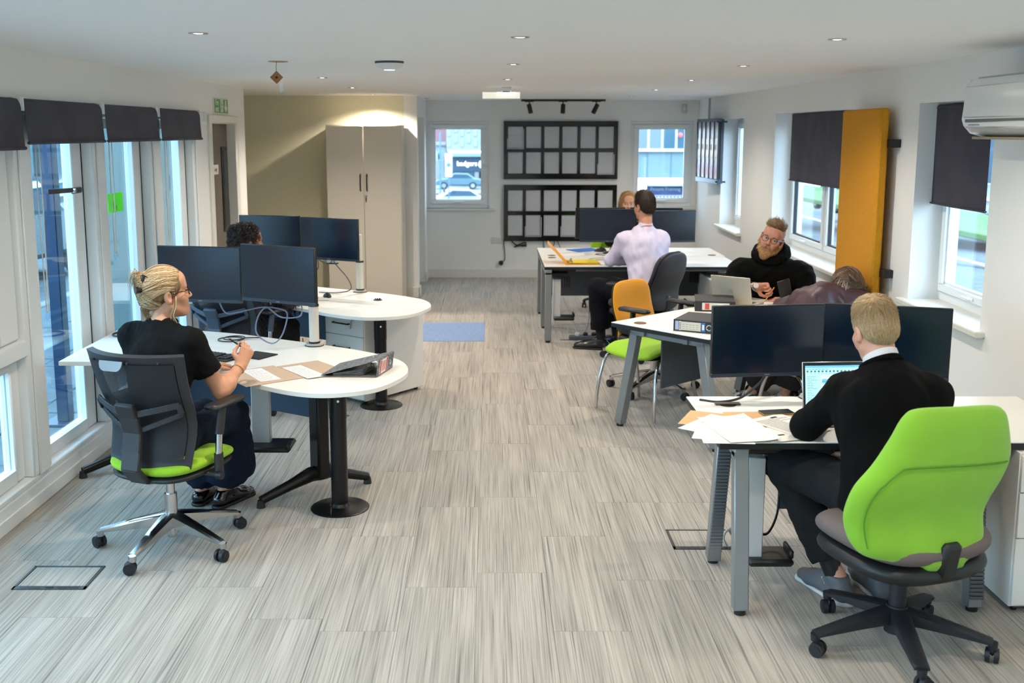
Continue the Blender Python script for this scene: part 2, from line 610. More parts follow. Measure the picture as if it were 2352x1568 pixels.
# --- back wall with two windows
W1 = (-.851, -.012, .955, 2.14)
W2 = (1.92, 2.764, .975, 2.14)
w = MB()
w.bb(-1.02, W1[0], BY, BY + .25, 0, CZ); w.bb(W1[1], W2[0], BY, BY + .25, 0, CZ); w.bb(W2[1], 3.2, BY, BY + .25, 0, CZ)
for q in (W1, W2):
    w.bb(q[0], q[1], BY, BY + .25, 0, q[2]); w.bb(q[0], q[1], BY, BY + .25, q[3], CZ)
struct('wall_back', w, WHITE)
def casement(name, x0, x1, z0, z1, y, M, lab_handle=True, fw=.045, sw=.06, glass=GLASS_BACK, bottom=.045):
    # window in the xz plane at depth y (faces -y), M maps to the wall
    f = MB(M)
    f.bb(x0, x1, y, y + .07, z0, z0 + bottom, .006); f.bb(x0, x1, y, y + .07, z1 - fw, z1, .006)
    f.bb(x0, x0 + fw, y + .0005, y + .07, z0 + bottom, z1 - fw, .0); f.bb(x1 - fw, x1, y + .0005, y + .07, z0 + bottom, z1 - fw, .0)
    return f
def sash(x0, x1, z0, z1, y, M, s=.055):
    f = MB(M)
    f.bb(x0, x1, y - .02, y + .05, z0, z0 + s, .008); f.bb(x0, x1, y - .02, y + .05, z1 - s, z1, .008)
    f.bb(x0, x0 + s, y - .0195, y + .05, z0 + s, z1 - s); f.bb(x1 - s, x1, y - .0195, y + .05, z0 + s, z1 - s)
    g = MB(M); e = .012
    for a in ((x0 + s, x1 - s, z0 + s, z0 + s + e), (x0 + s, x1 - s, z1 - s - e, z1 - s), (x0 + s, x0 + s + e, z0 + s, z1 - s), (x1 - s - e, x1 - s, z0 + s, z1 - s)):
        g.bb(a[0], a[1], y + .0, y + .03, a[2], a[3])
    p = MB(M); p.bb(x0 + s + .001, x1 - s - .001, y + .012, y + .018, z0 + s + .001, z1 - s - .001)
    h = MB(M); xm = (x0 + x1) / 2
    h.bb(xm - .05, xm + .02, y - .034, y - .02, z0 + .018, z0 + .036, .004); h.bar((xm - .04, y - .045, z0 + .03), (xm + .07, y - .045, z0 + .03), .016, .014, .004)
    h.bar((xm - .03, y - .02, z0 + .03), (xm - .03, y - .05, z0 + .03), .014, .014, .003)
    return f, g, p, h
def window(name, x0, x1, z0, z1, y, M, nsash=1, glass=GLASS_BACK, fw=.045, bottom=.06):
    wo = struct(name, casement(name, x0, x1, z0, z1, y, M, fw=fw, bottom=bottom), UPVC)
    n = nsash
    wd = (x1 - x0 - 2 * fw - (n - 1) * .05) / n
    for i in range(n):
        a = x0 + fw + i * (wd + .05)
        if i:
            struct('mullion', MB(M).bb(a - .05, a, y, y + .07, z0 + bottom, z1 - fw, .006), UPVC, wo)
        f, g, p, h = sash(a, a + wd, z0 + bottom, z1 - fw, y, M)
        so = struct('sash', f, UPVC, wo)
        struct('gasket', g, GASKET if nsash > 1 else UPVC, so); struct('window_handle', h, UPVC, so)
        struct('window_pane', p, glass, so)
    return wo
IDM = Matrix.Identity(4)
window('window_1', *W1, BY + .02, IDM)
window('window_2', *W2, BY + .02, IDM)
for i, q in enumerate((W1, W2)):
    struct(f'trim_{i + 1}', MB().bb(q[0] - .02, min(q[1] + .09, 2.80), BY - .05, BY + .03, q[2] - .03, q[2], .008), SKIRT)

# --- right wall: pieces between the openings
OPEN = [(5.60, 6.68, .93, 2.175), (8.04, 10.29, .90, 2.17), (11.65, 12.77, .88, 2.15)]
WR = []
def rw(a, b_, z0, z1, t=.3):
    w = MB()
    ys = [a] + [q for q in (8.0,) if a < q < b_] + [b_]
    for i in range(len(ys) - 1):
        p, q = ys[i], ys[i + 1]
        w.prism([(wx(p), p), (wx(p) + t, p), (wx(q) + t, q), (wx(q), q)], z0, z1)
    WR.append(struct('wall_section' if WR else 'wall_right', w, WHITE, WR[0] if WR else None))
cur = -3.2
for (a, b_, z0, z1) in OPEN:
    rw(cur, a, 0, CZ); rw(a, b_, 0, z0); rw(a, b_, z1, CZ); cur = b_
rw(cur, 14.6, 0, CZ)
w = MB(); w.bb(-2.7, 3.0, -3.4, -3.2, 0, CZ)
struct('wall_front', w, WHITE)
def rmat(y0, off):   # local x runs towards +y of the room, local -y faces the room
    ang = math.atan(.0306 if y0 < 8 else .01336)
    ex = Vector((math.sin(ang), math.cos(ang), 0)); ey = Vector((math.cos(ang), -math.sin(ang), 0))
    M = Matrix.Identity(4)
    for i in range(3): M[i][0], M[i][1], M[i][2] = ex[i], ey[i], (0, 0, 1)[i]
    M.translation = Vector((wx(y0) + off, y0, 0))
    return M
for i, (a, b_, z0, z1) in enumerate(OPEN):
    M = rmat(a, .19)
    window(f'window_{3 + i}', 0.0, (b_ - a), z0, z1, 0, M, nsash=2 if b_ - a > 1.5 else 1, glass=GLASS_BACK)
    s = MB(rmat(a, 0)); L_ = b_ - a
    n = 8
    pl = [(-.07, 0.0)] + [(-.07 + (L_ + .14) * k / n, -.055) for k in range(n + 1)] + [(L_ + .07, 0.0), (L_ - .002, 0.0), (L_ - .002, .20), (.002, .20), (.002, 0.0)]
    s.prism(pl, z0 - .032, z0 + .004, .006)
    struct(f'trim_{3 + i}', s, SKIRT)
    # reveal linings
# roller blinds of the right windows
BLIND = mat('charcoal_blind', '#3d3b46', .85, bump=.12, bscale=700, col2='#45434e', scale=4, lo=.4, hi=.6)
def blind(M, x0, x1, z0, z1, label, y=0.0, roll=True):
    t = Thing('roller_blind', label, 'blind', tuple(M @ Vector((x0, y, z0))))
    def f(u, v):
        yy = y + .004 * math.sin(u * 9 + x0) * (1 - v) + (.0)
        return (x0 + (x1 - x0) * u, yy, z0 + (z1 - z0) * v)
    t.add('fabric', MB(M).sheet(f, 13, 9, .0015), BLIND, smooth=60)
    t.add('hem_bar', MB(M).tube([(x0 - .003, y, z0 + .008), (x1 + .003, y, z0 + .008)], .010, 8, flat=.6), BLIND)
    if roll:
        t.add('roller', MB(M).tube([(x0, y + .015, z1 + .004), (x1, y + .015, z1 + .004)], .018, 12), BLIND)
        for xx in (x0, x1): t.add('bracket', MB(M).box((xx, y + .012, z1 + .008), (.008, .04, .05), .003), UPVC)
    return t
M2 = rmat(8.04, .11); M3 = rmat(5.60, .11)
blind(M3, .29, 1.09 - .10 + .15, 1.545, 2.145, 'charcoal roller blind half down in the near right window beside the air conditioner')
blind(M2, .38, 2.07, 1.535, 2.15, 'charcoal roller blind half down beside the yellow acoustic panel')

# skirtings
struct('baseboard_back', MB().bb(-.865, 2.8, BY - .018, BY, 0, .12, .004), SKIRT)
struct('baseboard_cabinet_side', MB().bb(-3.7, -.85, 12.582, 12.6, 0, .13, .004), SKIRT)
struct('baseboard_passage', MB().bb(-.865, -.847, 12.582, 12.79, 0, .13, .004).bb(-.865, -.847, 13.94, 14.37, 0, .13, .004), SKIRT)
bb = MB()
for a, b_ in ((3.0, 8.0), (8.0, 14.37)):
    bb.prism([(wx(a) - .018, a), (wx(a), a), (wx(b_), b_), (wx(b_) - .018, b_)], 0, .12)
struct('baseboard_right', bb, SKIRT)
struct('baseboard_left', MB().bb(LX, LX + .015, 9.12, 9.16, 0, .12, .003).bb(LX, LX + .015, 10.17, 10.54, 0, .12, .003), SKIRT)

# --- fire door
D = struct('door_1', MB().bb(LX - .11, LX - .07, 9.25, 10.09, .01, 2.07, .003), mat('brown_grey_door', '#655d55', .5, col2='#5d554e', scale=9, stretch=(1, 6, .4)))
fr = MB()
for y0, y1 in ((9.15, 9.25), (10.09, 10.18)): fr.bb(LX - .12, LX + .015, y0 + .02 if y0 < 9.2 else y0, y1 if y0 < 9.2 else y1 - .02, 0, 2.10, .004)
fr.bb(LX - .12, LX + .015, 9.17, 10.16, 2.07, 2.12, .004)
struct('door_lining', fr, SKIRT, D)
ar = MB(); ar.bb(LX - .0, LX + .02, 9.147, 9.236, 0, 2.14, .004); ar.bb(LX, LX + .02, 10.10, 10.19, 0, 2.14, .004); ar.bb(LX, LX + .021, 9.147, 10.19, 2.078, 2.145, .004)
struct('architrave', ar, SKIRT, D)
struct('vision_panel_frame', MB().bb(LX - .07, LX - .058, 9.84, 10.04, 1.07, 1.86, .003), BLACK, D)
struct('vision_panel', MB().bb(LX - .058, LX - .055, 9.87, 10.01, 1.10, 1.83), mat('dark_glass', '#05070a', .05), D)
struct('push_plate', MB().bb(LX - .07, LX - .065, 10.045, 10.085, 1.0, 1.35, .002), mat('satin_steel', '#9a9a98', .35, .9), D)

# --- left shopfront: plinth, sill, mullions, casement, panes
pz = MB(); pz.bb(LX - .2, LX + .0, -2.9, 9.12, 0, .13, .006)
SF = struct('window_6', pz, WOODWHITE)
struct('window_sill', MB().bb(LX - .19, LX - .005, 3.0, 9.12, .13, .165, .008), WOODWHITE, SF)
struct('head_rail', MB().bb(LX - .19, LX - .02, 3.0, 9.12, 2.09, 2.165, .005), WOODWHITE, SF)
struct('skirting_strip', MB().bb(LX - .0, LX + .012, 3.0, 9.12, 0, .075, .005), WOODWHITE, SF)
posts = [(5.39, 5.61), (6.475, 6.69), (7.57, 7.83), (8.68, 9.119)]
for a, b_ in posts:
    struct('mullion', MB().bb(LX - .17, LX - .0, a, b_, .166, 2.089, .008), WOODWHITE, SF)
    struct('mullion_cover', MB().bb(LX - .0, LX + .012, a + .05, b_ - .05, .165, 2.09, .005), WOODWHITE, SF)
for a, b_ in ((5.615, 6.47), (6.70, 7.565), (7.84, 8.675)):
    s = MB()
    y = LX - .105
    s.bb(y - .03, y + .035, b_ - .145, b_, .167, 2.085, .007); s.bb(y - .03, y + .035, a, a + .045, .167, 2.085, .007)
    s.bb(y - .03, y + .034, a + .045, b_ - .145, .167, .235, .0); s.bb(y - .03, y + .034, a + .045, b_ - .145, 2.02, 2.085, .0)
    so = struct('sash', s, WOODWHITE, SF)
    struct('gasket', MB().bb(y + .03, y + .038, b_ - .006, b_ + .004, .17, 2.085), GASKET, so)
    struct('window_pane', MB().bb(y - .004, y + .004, a + .044, b_ - .144, .234, 2.021), GLASS, so)
# near bay: opening casement over a fixed light
y = LX - .08
struct('transom', MB().bb(LX - .16, LX + .01, 4.1, 5.39, .83, .915, .008), WOODWHITE, SF)
s = MB(); s.bb(y - .03, y + .05, 5.17, 5.385, .92, 2.085, .01); s.bb(y - .03, y + .049, 4.3, 5.17, .92, 1.04); s.bb(y - .03, y + .049, 4.3, 5.17, 2.0, 2.085); s.bb(y - .03, y + .05, 4.2, 4.3, .92, 2.085, .01)
so = struct('sash', s, WOODWHITE, SF)
struct('window_pane', MB().bb(y - .004, y + .004, 4.3, 5.17, 1.04, 2.0), GLASS, so)
s = MB(); s.bb(y - .03, y + .03, 5.29, 5.385, .17, .825, .008); s.bb(y - .03, y + .029, 4.29, 5.29, .17, .24); s.bb(y - .03, y + .029, 4.29, 5.29, .77, .825); s.bb(y - .03, y + .03, 4.2, 4.29, .17, .825, .008)
so = struct('sash', s, WOODWHITE, SF)
struct('window_pane', MB().bb(y - .004, y + .004, 4.29, 5.29, .24, .77), GLASS, so)
for yy in (4.0, 2.3, .6, -1.1, -2.9):  # unseen glazing continued behind the camera, added to let in more daylight
    struct('mullion', MB().bb(LX - .17, LX, yy, yy + .2, .13, 2.165, .008), WOODWHITE, SF)
for a, b_ in ((2.5, 4.0), (.8, 2.3), (-.9, .6), (-2.7, -1.1)):
    struct('window_pane', MB().bb(LX - .10, LX - .092, a, b_, .13, 2.165), GLASS, SF)
# closer arm on the glazed leaf
arm = Thing('door_closer_arm', 'dark metal arm bolted across the glazed shopfront leaf', 'door closer', (LX - .06, 6.2, 1.64))
arm.add('plate', MB().bb(LX - .075, LX - .066, 6.30, 6.44, 1.63, 1.665, .002), mat('gunmetal', '#4a4c50', .45, .6))
arm.add('arm', MB().bar((LX - .08, 5.98, 1.66), (LX - .06, 6.42, 1.65), .012, .028, .003), mat('gunmetal', '#4a4c50', .45, .6))
arm.add('pivot', MB().cyl((LX - .07, 6.30, 1.65), (LX - .045, 6.30, 1.65), .014), CHROME)
# valance-style roller blinds on the shopfront
LB = [(4.1, 5.385, 1.91, 'charcoal roller blind nearest the camera, cut by the left picture edge'),
      (5.434, 6.506, 1.936, 'charcoal roller blind over the shopfront, second from the left edge'),
      (6.565, 7.59, 1.936, 'charcoal roller blind over the shopfront, third from the left edge'),
      (7.659, 8.699, 1.936, 'charcoal roller blind over the shopfront nearest the fire door')]
for a, b_, z, lb in LB:
    t = Thing('roller_blind', lb, 'blind', (LX + .05, (a + b_) / 2, z))
    def f(u, v, a=a, b_=b_, z=z):
        q = v
        r = .035
        if q > .85:
            th = (q - .85) / .15 * PI * .55
            return (LX + .06 - r + r * math.cos(th), a + (b_ - a) * u, 2.135 + r * math.sin(th))
        return (LX + .06 + .010 * (1 - q / .85) ** 2 + .003 * math.sin(u * 14), a + (b_ - a) * u, z + (2.135 - z) * q / .85)
    t.add('fabric', MB().sheet(f, 10, 15, .0015), BLIND, smooth=60)
    t.add('hem_bar', MB().tube([(LX + .071, a - .004, z + .006), (LX + .071, b_ + .004, z + .006)], .009, 8), BLIND)
    t.add('roller', MB().tube([(LX + .025, a, 2.135), (LX + .025, b_, 2.135)], .03, 14), mat('roller_tube', '#c8c9c6', .4, .5))
    for yy in (a - .006, b_ + .006):
        t.add('bracket', MB().box((LX + .03, yy, 2.14), (.06, .006, .07), .002), UPVC)
for yy, zz, lb in ((5.66, 1.02, 'pale cord loop hanging down the near shopfront mullion'), (6.75, 1.22, 'pale cord loop hanging down the middle shopfront mullion'), (7.9, 1.1, 'pale cord loop hanging beside the mullion near the fire door')):
    t = Thing('blind_cord', lb, 'cord', (LX + .02, yy, zz))
    t.add('cord', MB().tube([(LX + .015, yy - .02, 2.1), (LX + .012, yy - .03, 1.6), (LX + .01, yy - .012, zz), (LX + .01, yy + .012, zz), (LX + .012, yy + .03, 1.6), (LX + .015, yy + .02, 2.1)], .0035, 6), mat('cord_white', '#d9d3c8', .6))
    t.add('cord_weight', MB().box((LX + .01, yy, zz - .02), (.022, .03, .05), .006), glass_mat('clear_plastic', (.9, .95, 1), 1.4))
# sticker on the glass
st = Thing('window_sticker', 'lime green square sticker on the shopfront glass', 'sticker', (LX - .1, 7.1, 1.46))
LV = mat('lime_vinyl', '#8be05c', .5)
_n = LV.node_tree.nodes; _t = _n.new('ShaderNodeBsdfTranslucent'); _t.inputs[0].default_value = lin('#8be05c')
_m = _n.new('ShaderNodeMixShader'); _m.inputs[0].default_value = .6
LV.node_tree.links.new(_n['Principled BSDF'].outputs[0], _m.inputs[1]); LV.node_tree.links.new(_t.outputs[0], _m.inputs[2]); LV.node_tree.links.new(_m.outputs[0], _n['Material Output'].inputs[0])
st.add('sheet', MB().bb(LX - .1005, LX - .0995, 6.965, 7.25, 1.46, 1.59), LV)
for k, (dy, dz, h) in enumerate(((-.06, .02, .06), (-.02, -.01, .05), (.03, -.03, .03))):
    st.add('printed_mark', MB().bb(LX - .0993, LX - .099, 7.08 + dy, 7.10 + dy, 1.52 + dz - h / 2, 1.52 + dz + h / 2), mat('lime_print', '#66bb4a', .5))

# ================================================================ OUTSIDE
ASPH = mat('asphalt', '#565e65', .9, col2='#636b72', scale=4, bump=.3, bscale=60)
SLABM = mat('paving_stone', '#5f676e', .85, col2='#545c63', scale=5, obj_rand=True)
g = MB(); g._add([(-60, -20, -.14), (-2.64, -20, -.14), (-2.64, 16, -.14), (-60, 16, -.14)], [(0, 1, 2, 3)])
g._add([(-60, 16, -.14), (60, 16, -.14), (60, 200, -10.55), (-60, 200, -10.55)], [(0, 1, 2, 3)])
g._add([(3.05, -20, -.14), (60, -20, -.14), (60, 16, -.14), (3.05, 16, -.14)], [(0, 1, 2, 3)])
g._add([(-2.64, 14.6, -.14), (3.05, 14.6, -.14), (3.05, 16, -.14), (-2.64, 16, -.14)], [(0, 1, 2, 3)])
road = struct('ground_road', g, ASPH)
pv = struct('ground_pavement', MB().bb(-5.2, -2.65, 2, 16, -.2, -.02), mat('mortar_grey', '#5b646b', .9))
sm = MB().box((0, 0, 0), (.592, .592, .03), .006).mesh('paving_slab', SLABM, 0)
for i in range(4):
    for j in range(20):
        o = obj('paving_slab', sm, pv); o.location = (-2.97 - .6 * i, 3.4 + .6 * j + .3 * (i % 2), -.012 + .004 * math.sin(i * 5 + j * 3))
struct('ground_kerb', MB().bb(-5.35, -5.2, 2, 16, -.2, .0, .015), CONCRETE)
post = Thing('steel_post', 'navy steel column standing on the pavement just outside the shopfront', 'post', (-2.95, 7.05, 0))
post.add('column', MB().bb(-2.99, -2.91, 7.0, 7.10, .02, 3.2, .006), mat('navy_steel', '#14304f', .35, .2))
post.add('base_plate', MB().bb(-3.07, -2.83, 6.92, 7.20, .0, .02, .003), mat('navy_steel', '#14304f', .35, .2))
def facade(name, label, M, wid, hgt, body, rows, cols, z0, winm, sill=True, depth=.3, cat='building', ww=.7, wh=.6, roof=None):
    t = Thing(name, label, cat, tuple(M @ Vector((wid / 2, 0, 0))))
    t.add('wall', MB(M).bb(0, wid, 0, 6, z0, hgt), body)
    rh = (hgt - z0 - .4) / rows; cw = wid / cols
    for r in range(rows):
        for k in range(cols):
            cx, cz = (k + .5) * cw, z0 + .3 + (r + .5) * rh
            f = t.add('window_frame', MB(M).box((cx, -.02, cz), (cw * ww + .16, .12, rh * wh + .16), .02), UPVC)
            t.add('pane', MB(M).box((cx, -.085, cz), (cw * ww, .03, rh * wh)), winm, f)
        if sill: t.add('string_course', MB(M).bb(-.02, wid + .02, -.12, .02, z0 + .3 + r * rh - .08, z0 + .3 + r * rh + .06, .01), UPVC)
    if roof:
        t.add('roof', MB(M)._add([(-.3, -.4, hgt), (wid + .3, -.4, hgt), (wid + .3, 3, hgt + roof[1]), (-.3, 3, hgt + roof[1]), (-.3, 6.4, hgt), (wid + .3, 6.4, hgt)], [(0, 1, 2, 3), (3, 2, 5, 4), (0, 3, 4), (1, 5, 2), (0, 4, 5, 1)]), roof[0])
    return t
DKGL = mat('street_window', '#3c5668', .08, spec=.8)
BRICK = mat('red_brick', '#6a4440', .9, col2='#5a3835', scale=9)
CREAM = mat('cream_render', '#9aa0a2', .9)
TEAL = mat('blue_grey_cladding', '#4f717c', .7, col2='#476773', scale=2)
ROOF = mat('clay_roof', '#7d5357', .85, col2='#6e494e', scale=20, stretch=(1, 1, 8))
# opposite side of the side street (left)
ML = xf((-13.0, 0, 0), 0, 0, 90)
facade('terrace_building', 'blue-grey clad building across the street, seen through the shopfront glass', ML @ xf((8, 0, 0)), 22, 5.2, TEAL, 2, 7, -.14, DKGL, ww=.62, wh=.5)
facade('terrace_building', 'taller blue-grey building across the street, farther along the pavement', ML @ xf((31, 0, 0)), 20, 6.2, TEAL, 3, 6, -.14, DKGL)
# right side street
MR = xf((24.0, 60, 0), 0, 0, -90)
facade('terrace_building', 'white rendered building across the right-hand road', MR @ xf((0, 0, 0)), 36, 6.5, CREAM, 2, 9, -1.5, DKGL)
facade('terrace_building', 'low blue-grey building across the road, seen in the nearest right window', MR @ xf((37, 0, 0)), 22, 4.5, TEAL, 1, 5, -.3, DKGL)
gv = struct('ground_verge', MB().bb(10, 12.5, 5, 45, -.2, -.06, .02), mat('grass_green', '#5b7c4c', .9, col2='#476a3c', scale=30))
tr = Thing('street_tree', 'mossy tree trunk on the grass verge, seen in the nearest right window', 'tree', (11.5, 21.0, -.06))
tr.add('trunk', MB().tube([(11.5, 21, -.1), (11.5, 21, .1), (11.55, 21.05, .8), (11.5, 21, 2.2), (11.6, 21.1, 4)], [.55, .34, .25, .22, .16], 12), mat('mossy_bark', '#5f7257', .9, col2='#4a5145', scale=14, bump=.6))
for k in range(7):
    a = k * .9
    tr.add('branch', MB().tube([(11.55, 21.05, 3 + k * .15), (11.55 + math.cos(a) * .9, 21 + math.sin(a) * .9, 4 + k * .2), (11.5 + math.cos(a) * 1.7, 21 + math.sin(a) * 1.7, 5.2 + k * .1)], [.1, .06, .02], 7), MATS['mossy_bark'])
lw = MB().bb(-.06, .06, -1.2, 1.2, -.134, -.13).mesh('road_line', mat('road_paint', '#d8dcde', .7), 0)
for k in range(8):
    o = obj('road_line', lw, road); o.location = (8.0, 9 + k * 4.2, 0)
# signs in the street
def gz(y): return -.14 - max(0, y - 16) * .0566
def sign_post(name, label, x, y, gz, h, w, hh, mk):
    t = Thing(name, label, 'sign', (x, y, gz))
    t.add('pole', MB().cyl((x, y, gz), (x, y, gz + h), .045, n=10), mat('grey_post', '#5a7784', .5, .3))
    p = t.add('sign_plate', MB().box((x, y - .07, gz + h - hh / 2 - .1), (w, .03, hh), .02), mat('sign_white', '#e6edf2', .5))
    mk(t, p, x, y - .09, gz + h)
    return t
def _p(t, p, x, y, z):
    t.add('blue_roundel', MB().cyl((x, y, z - .75), (x, y - .01, z - .75), .13, n=20), mat('sign_blue', '#5a7fe0', .5), p)
def _n(t, p, x, y, z):
    t.add('red_ring', MB().tube([(x + .2 * math.cos(a * .5236), y, z - .35 + .2 * math.sin(a * .5236)) for a in range(12)], .03, 6, True), mat('sign_red', '#c8464a', .5), p)
sign_post('parking_sign', 'white parking sign with a blue roundel on a street pole', -2.42, 62, gz(62), 3.55, .42, 1.35, _p)
sign_post('traffic_sign', 'white road sign with a red ring across the right-hand road', 13.3, 22.2, -.1, 2.1, .55, 1.1, _n)

# --- far street seen through the back windows
YF = 100.0
struct('ground_forecourt', MB().bb(-13, 3.5, 88, 101, -6.5, -3.12), CONCRETE)
GF = -3.12
def px_x(u, y): return (u - CX) / F_PX * (y * .9873 + .15)
t = Thing('shop_building', 'white ribbed building with a dark shop fascia down the street', 'building', (-1.0, YF, GF))
bx0, bx1 = -4.1, 1.2
t.add('wall', MB().bb(bx0, bx1, YF, YF + 8, .2, 6.5), mat('pale_concrete', '#9aa3a8', .9))
for r in range(4):
    for k in range(9):
        x = bx0 + .25 + k * .62
        t.add('concrete_panel', MB().box((x, YF - .05, .95 + r * 1.0 + (.35 if k % 2 else 0)), (.34, .12, .8), .03), MATS['pale_concrete'])
t.add('canopy', MB().bb(bx0 - .1, bx1, YF - 1.0, YF, -.35, .0, .03), mat('pale_blue_band', '#7f949c', .7))
fa = t.add('fascia', MB().bb(bx0 - .2, bx1, YF - .5, YF, -1.75, -.35), mat('navy_fascia', '#24405a', .6))
LITW = mat('lit_lettering', '#ffffff', .5, emit=2.2)
text('fascia_lettering', 'badgers', .62, LITW, fa, (-2.15, YF - .53, -1.0), (PI / 2, 0, 0), .02)
t.add('fascia_disc', MB().cyl((-.66, YF - .5, -1.05), (-.66, YF - .56, -1.05), .4, n=20), LITW, fa)
t.add('shopfront_wall', MB().bb(bx0 - .2, bx1, YF + .4, YF + 1, GF, -1.75), mat('slate_brick', '#505a69', .9))  # one even blue-grey wall below the fascia
for x in (-1.45, -.75, .1):
    t.add('pilaster', MB().bb(x, x + .42, YF - .45, YF + .3, GF, -1.75, .03), mat('stone_pilaster', '#8a8988', .8))
t.add('dark_pier', MB().bb(-2.0, -1.5, YF - .45, YF + .3, GF, -1.75), mat('slate_pier', '#34495b', .7))
t = Thing('gabled_house', 'white house with a red clay roof down the street', 'building', (-8, YF + 6, GF))
t.add('wall', MB().bb(-9.0, -4.3, YF + 3, YF + 9, GF, 1.0), CREAM)
t.add('roof', MB()._add([(-9.2, YF + 2.8, .6), (-4.2, YF + 2.8, .6), (-4.2, YF + 6, 2.25), (-9.2, YF + 6, 2.25), (-9.2, YF + 9, .6), (-4.2, YF + 9, .6)], [(0, 1, 2, 3), (3, 2, 5, 4), (0, 3, 4), (1, 5, 2), (0, 4, 5, 1)]), ROOF)
w_ = t.add('window_frame', MB().bb(-5.15, -4.85, YF + 2.9, YF + 3.02, -.75, .05), UPVC)
t.add('pane', MB().bb(-5.1, -4.9, YF + 2.86, YF + 2.92, -.7, 0), DKGL, w_)
t = Thing('brick_terrace', 'red brick terrace with lit shopfronts at the left of the street', 'building', (-8, YF - 15, GF + .8))
t.add('wall', MB().bb(-9.5, -4.72, YF - 20, YF - 12, GF, -.5), BRICK)
t.add('roof', MB()._add([(-9.6, YF - 20.2, -.6), (-4.6, YF - 20.2, -.6), (-4.6, YF - 16, 1.3), (-9.6, YF - 16, 1.3), (-9.6, YF - 12, -.6), (-4.6, YF - 12, -.6)], [(0, 1, 2, 3), (3, 2, 5, 4), (0, 3, 4), (1, 5, 2), (0, 4, 5, 1)]), ROOF)
for x, z, w2, h2 in ((-5.1, -1.5, .5, .55), (-4.95, -2.2, .4, .3), (-5.15, -3.1, .35, .9)):
    t.add('lit_shop_window', MB().box((x, YF - 20.1, z), (w2, .1, h2)), mat('lit_shop', '#f4fbff', .4, emit=1.1))
lp = Thing('lamp_post', 'slim dark lamp post on the far pavement', 'lamp post', (px_x(1011, 80), 80, -3.4))
lp.add('pole', MB().cyl((px_x(1011, 80), 80, -4.0), (px_x(1011, 80), 80, 2.0), .07, .05, 8), mat('blue_post', '#4f7f9c', .5))
lp.add('bracket', MB().tube([(px_x(1011, 80), 80, .2), (px_x(1005, 80), 80, .5), (px_x(1003, 80), 80, .9)], .05, 6), MATS['blue_post'])
def car(label, loc, rz, body, lw_=4.2):
    t = Thing('car', label, 'car', loc, rz)
    k = lw_ / 4.2
    prof = [(-2.1, .35), (-2.1, .75), (-1.95, .92), (-1.45, .98), (-.85, 1.4), (.35, 1.45), (1.05, 1.0), (1.85, .86), (2.08, .7), (2.1, .35)]
    MM = xf((0, -.85 * k, 0), 90) if False else Matrix.Rotation(PI / 2, 4, 'X')
    t.add('body', MB(MM).prism([(x * k, z * k) for x, z in prof], -.85 * k, .85 * k, .08), mat('car_' + body, body, .25, .2, coat=.6), w=False)
    t.add('side_windows', MB(MM).prism([(x * k, z * k) for x, z in ((-1.3, 1.0), (-.8, 1.33), (.3, 1.37), (.9, 1.0))], -.86 * k, .86 * k), DKGL, w=False)
    t.add('windscreen', MB().box((.72 * k, 0, 1.22 * k), (.02, 1.3 * k, .55 * k), 0, Matrix.Translation((.03, 0, .0))), DKGL, w=False)
    for x in (-1.3, 1.3):
        for y_ in (-.82, .82):
            wl = t.add('wheel', MB().cyl((x * k, (y_ - .1) * k, .33 * k), (x * k, (y_ + .1) * k, .33 * k), .33 * k, n=20), mat('tyre', '#1c1d20', .8), w=False)
            t.add('hub_cap', MB().cyl((x * k, (y_ - .11) * k, .33 * k), (x * k, (y_ + .11) * k, .33 * k), .2 * k, n=14), mat('alloy', '#a9b0b5', .3, .8), wl, w=False)
    for y_ in (-.6, .6):
        t.add('tail_lamp', MB().box((-2.1 * k, y_ * k, .72 * k), (.05, .28 * k, .14 * k), .02), mat('tail_red', '#a81e2e', .3), w=False)
        t.add('headlamp', MB().box((2.05 * k, y_ * k, .66 * k), (.08, .3 * k, .13 * k), .02), mat('lamp_clear', '#dfe8ee', .15), w=False)
    return t
car('pale blue hatchback parked side-on below the shop fascia down the street', (px_x(1053, 95), 95, -3.12), 180, '#5f7f8c')
car('white car with a dark windscreen at the bottom of the left back window', (px_x(1047, 66), 66, gz(66)), 188, '#b5babd')
car('silver car parked outside behind the shopfront glass', (-7.2, 14.6, -.14), 84, '#7a868c')
car('dark blue car parked across the right-hand road', (15.0, 44, -1.3), 90, '#2a3a55')
t = Thing('shop_building', 'glazed office block over a lit shop, seen in the right back window', 'building', (8.5, 80, gz(80)))
Y8 = 80
t.add('wall', MB().bb(4, 18.2, Y8, Y8 + 8, -1.5, 8), mat('pale_blue_render', '#74898f', .85, col2='#6c8289', scale=.4))
wz0 = 2 - (345 - HZ) / F_PX * Y8
for k in range(12):
    x = 9.9 + k * 1.05
    f = t.add('window_frame', MB().bb(x, x + 1.03, Y8 - .12, Y8, .65, 3.6, .02), UPVC)
    t.add('pane', MB().bb(x + .07, x + .96, Y8 - .16, Y8 - .1, .72, 3.5), mat('blue_pane', '#40606f', .1) if k not in (1, 2) else mat('grey_pane', '#6c7a80', .2), f)
t.add('sill_band', MB().bb(9.5, 18.2, Y8 - .3, Y8, .5, .66, .02), UPVC)
for k in range(4):
    t.add('panel_joint', MB().bb(10.15 + k * 1.8, 10.19 + k * 1.8, Y8 - .03, Y8, -1.8, .5), mat('joint_blue', '#55707a', .8))
t.add('canopy', MB().bb(11.9, 18.2, Y8 - 1.2, Y8, -2.05, -1.85, .03), mat('white_canopy', '#b9bfc2', .6))
fa = t.add('fascia', MB().bb(11.9, 18.2, Y8 - .5, Y8 - .3, -2.75, -2.05), mat('blue_fascia', '#233d72', .5))
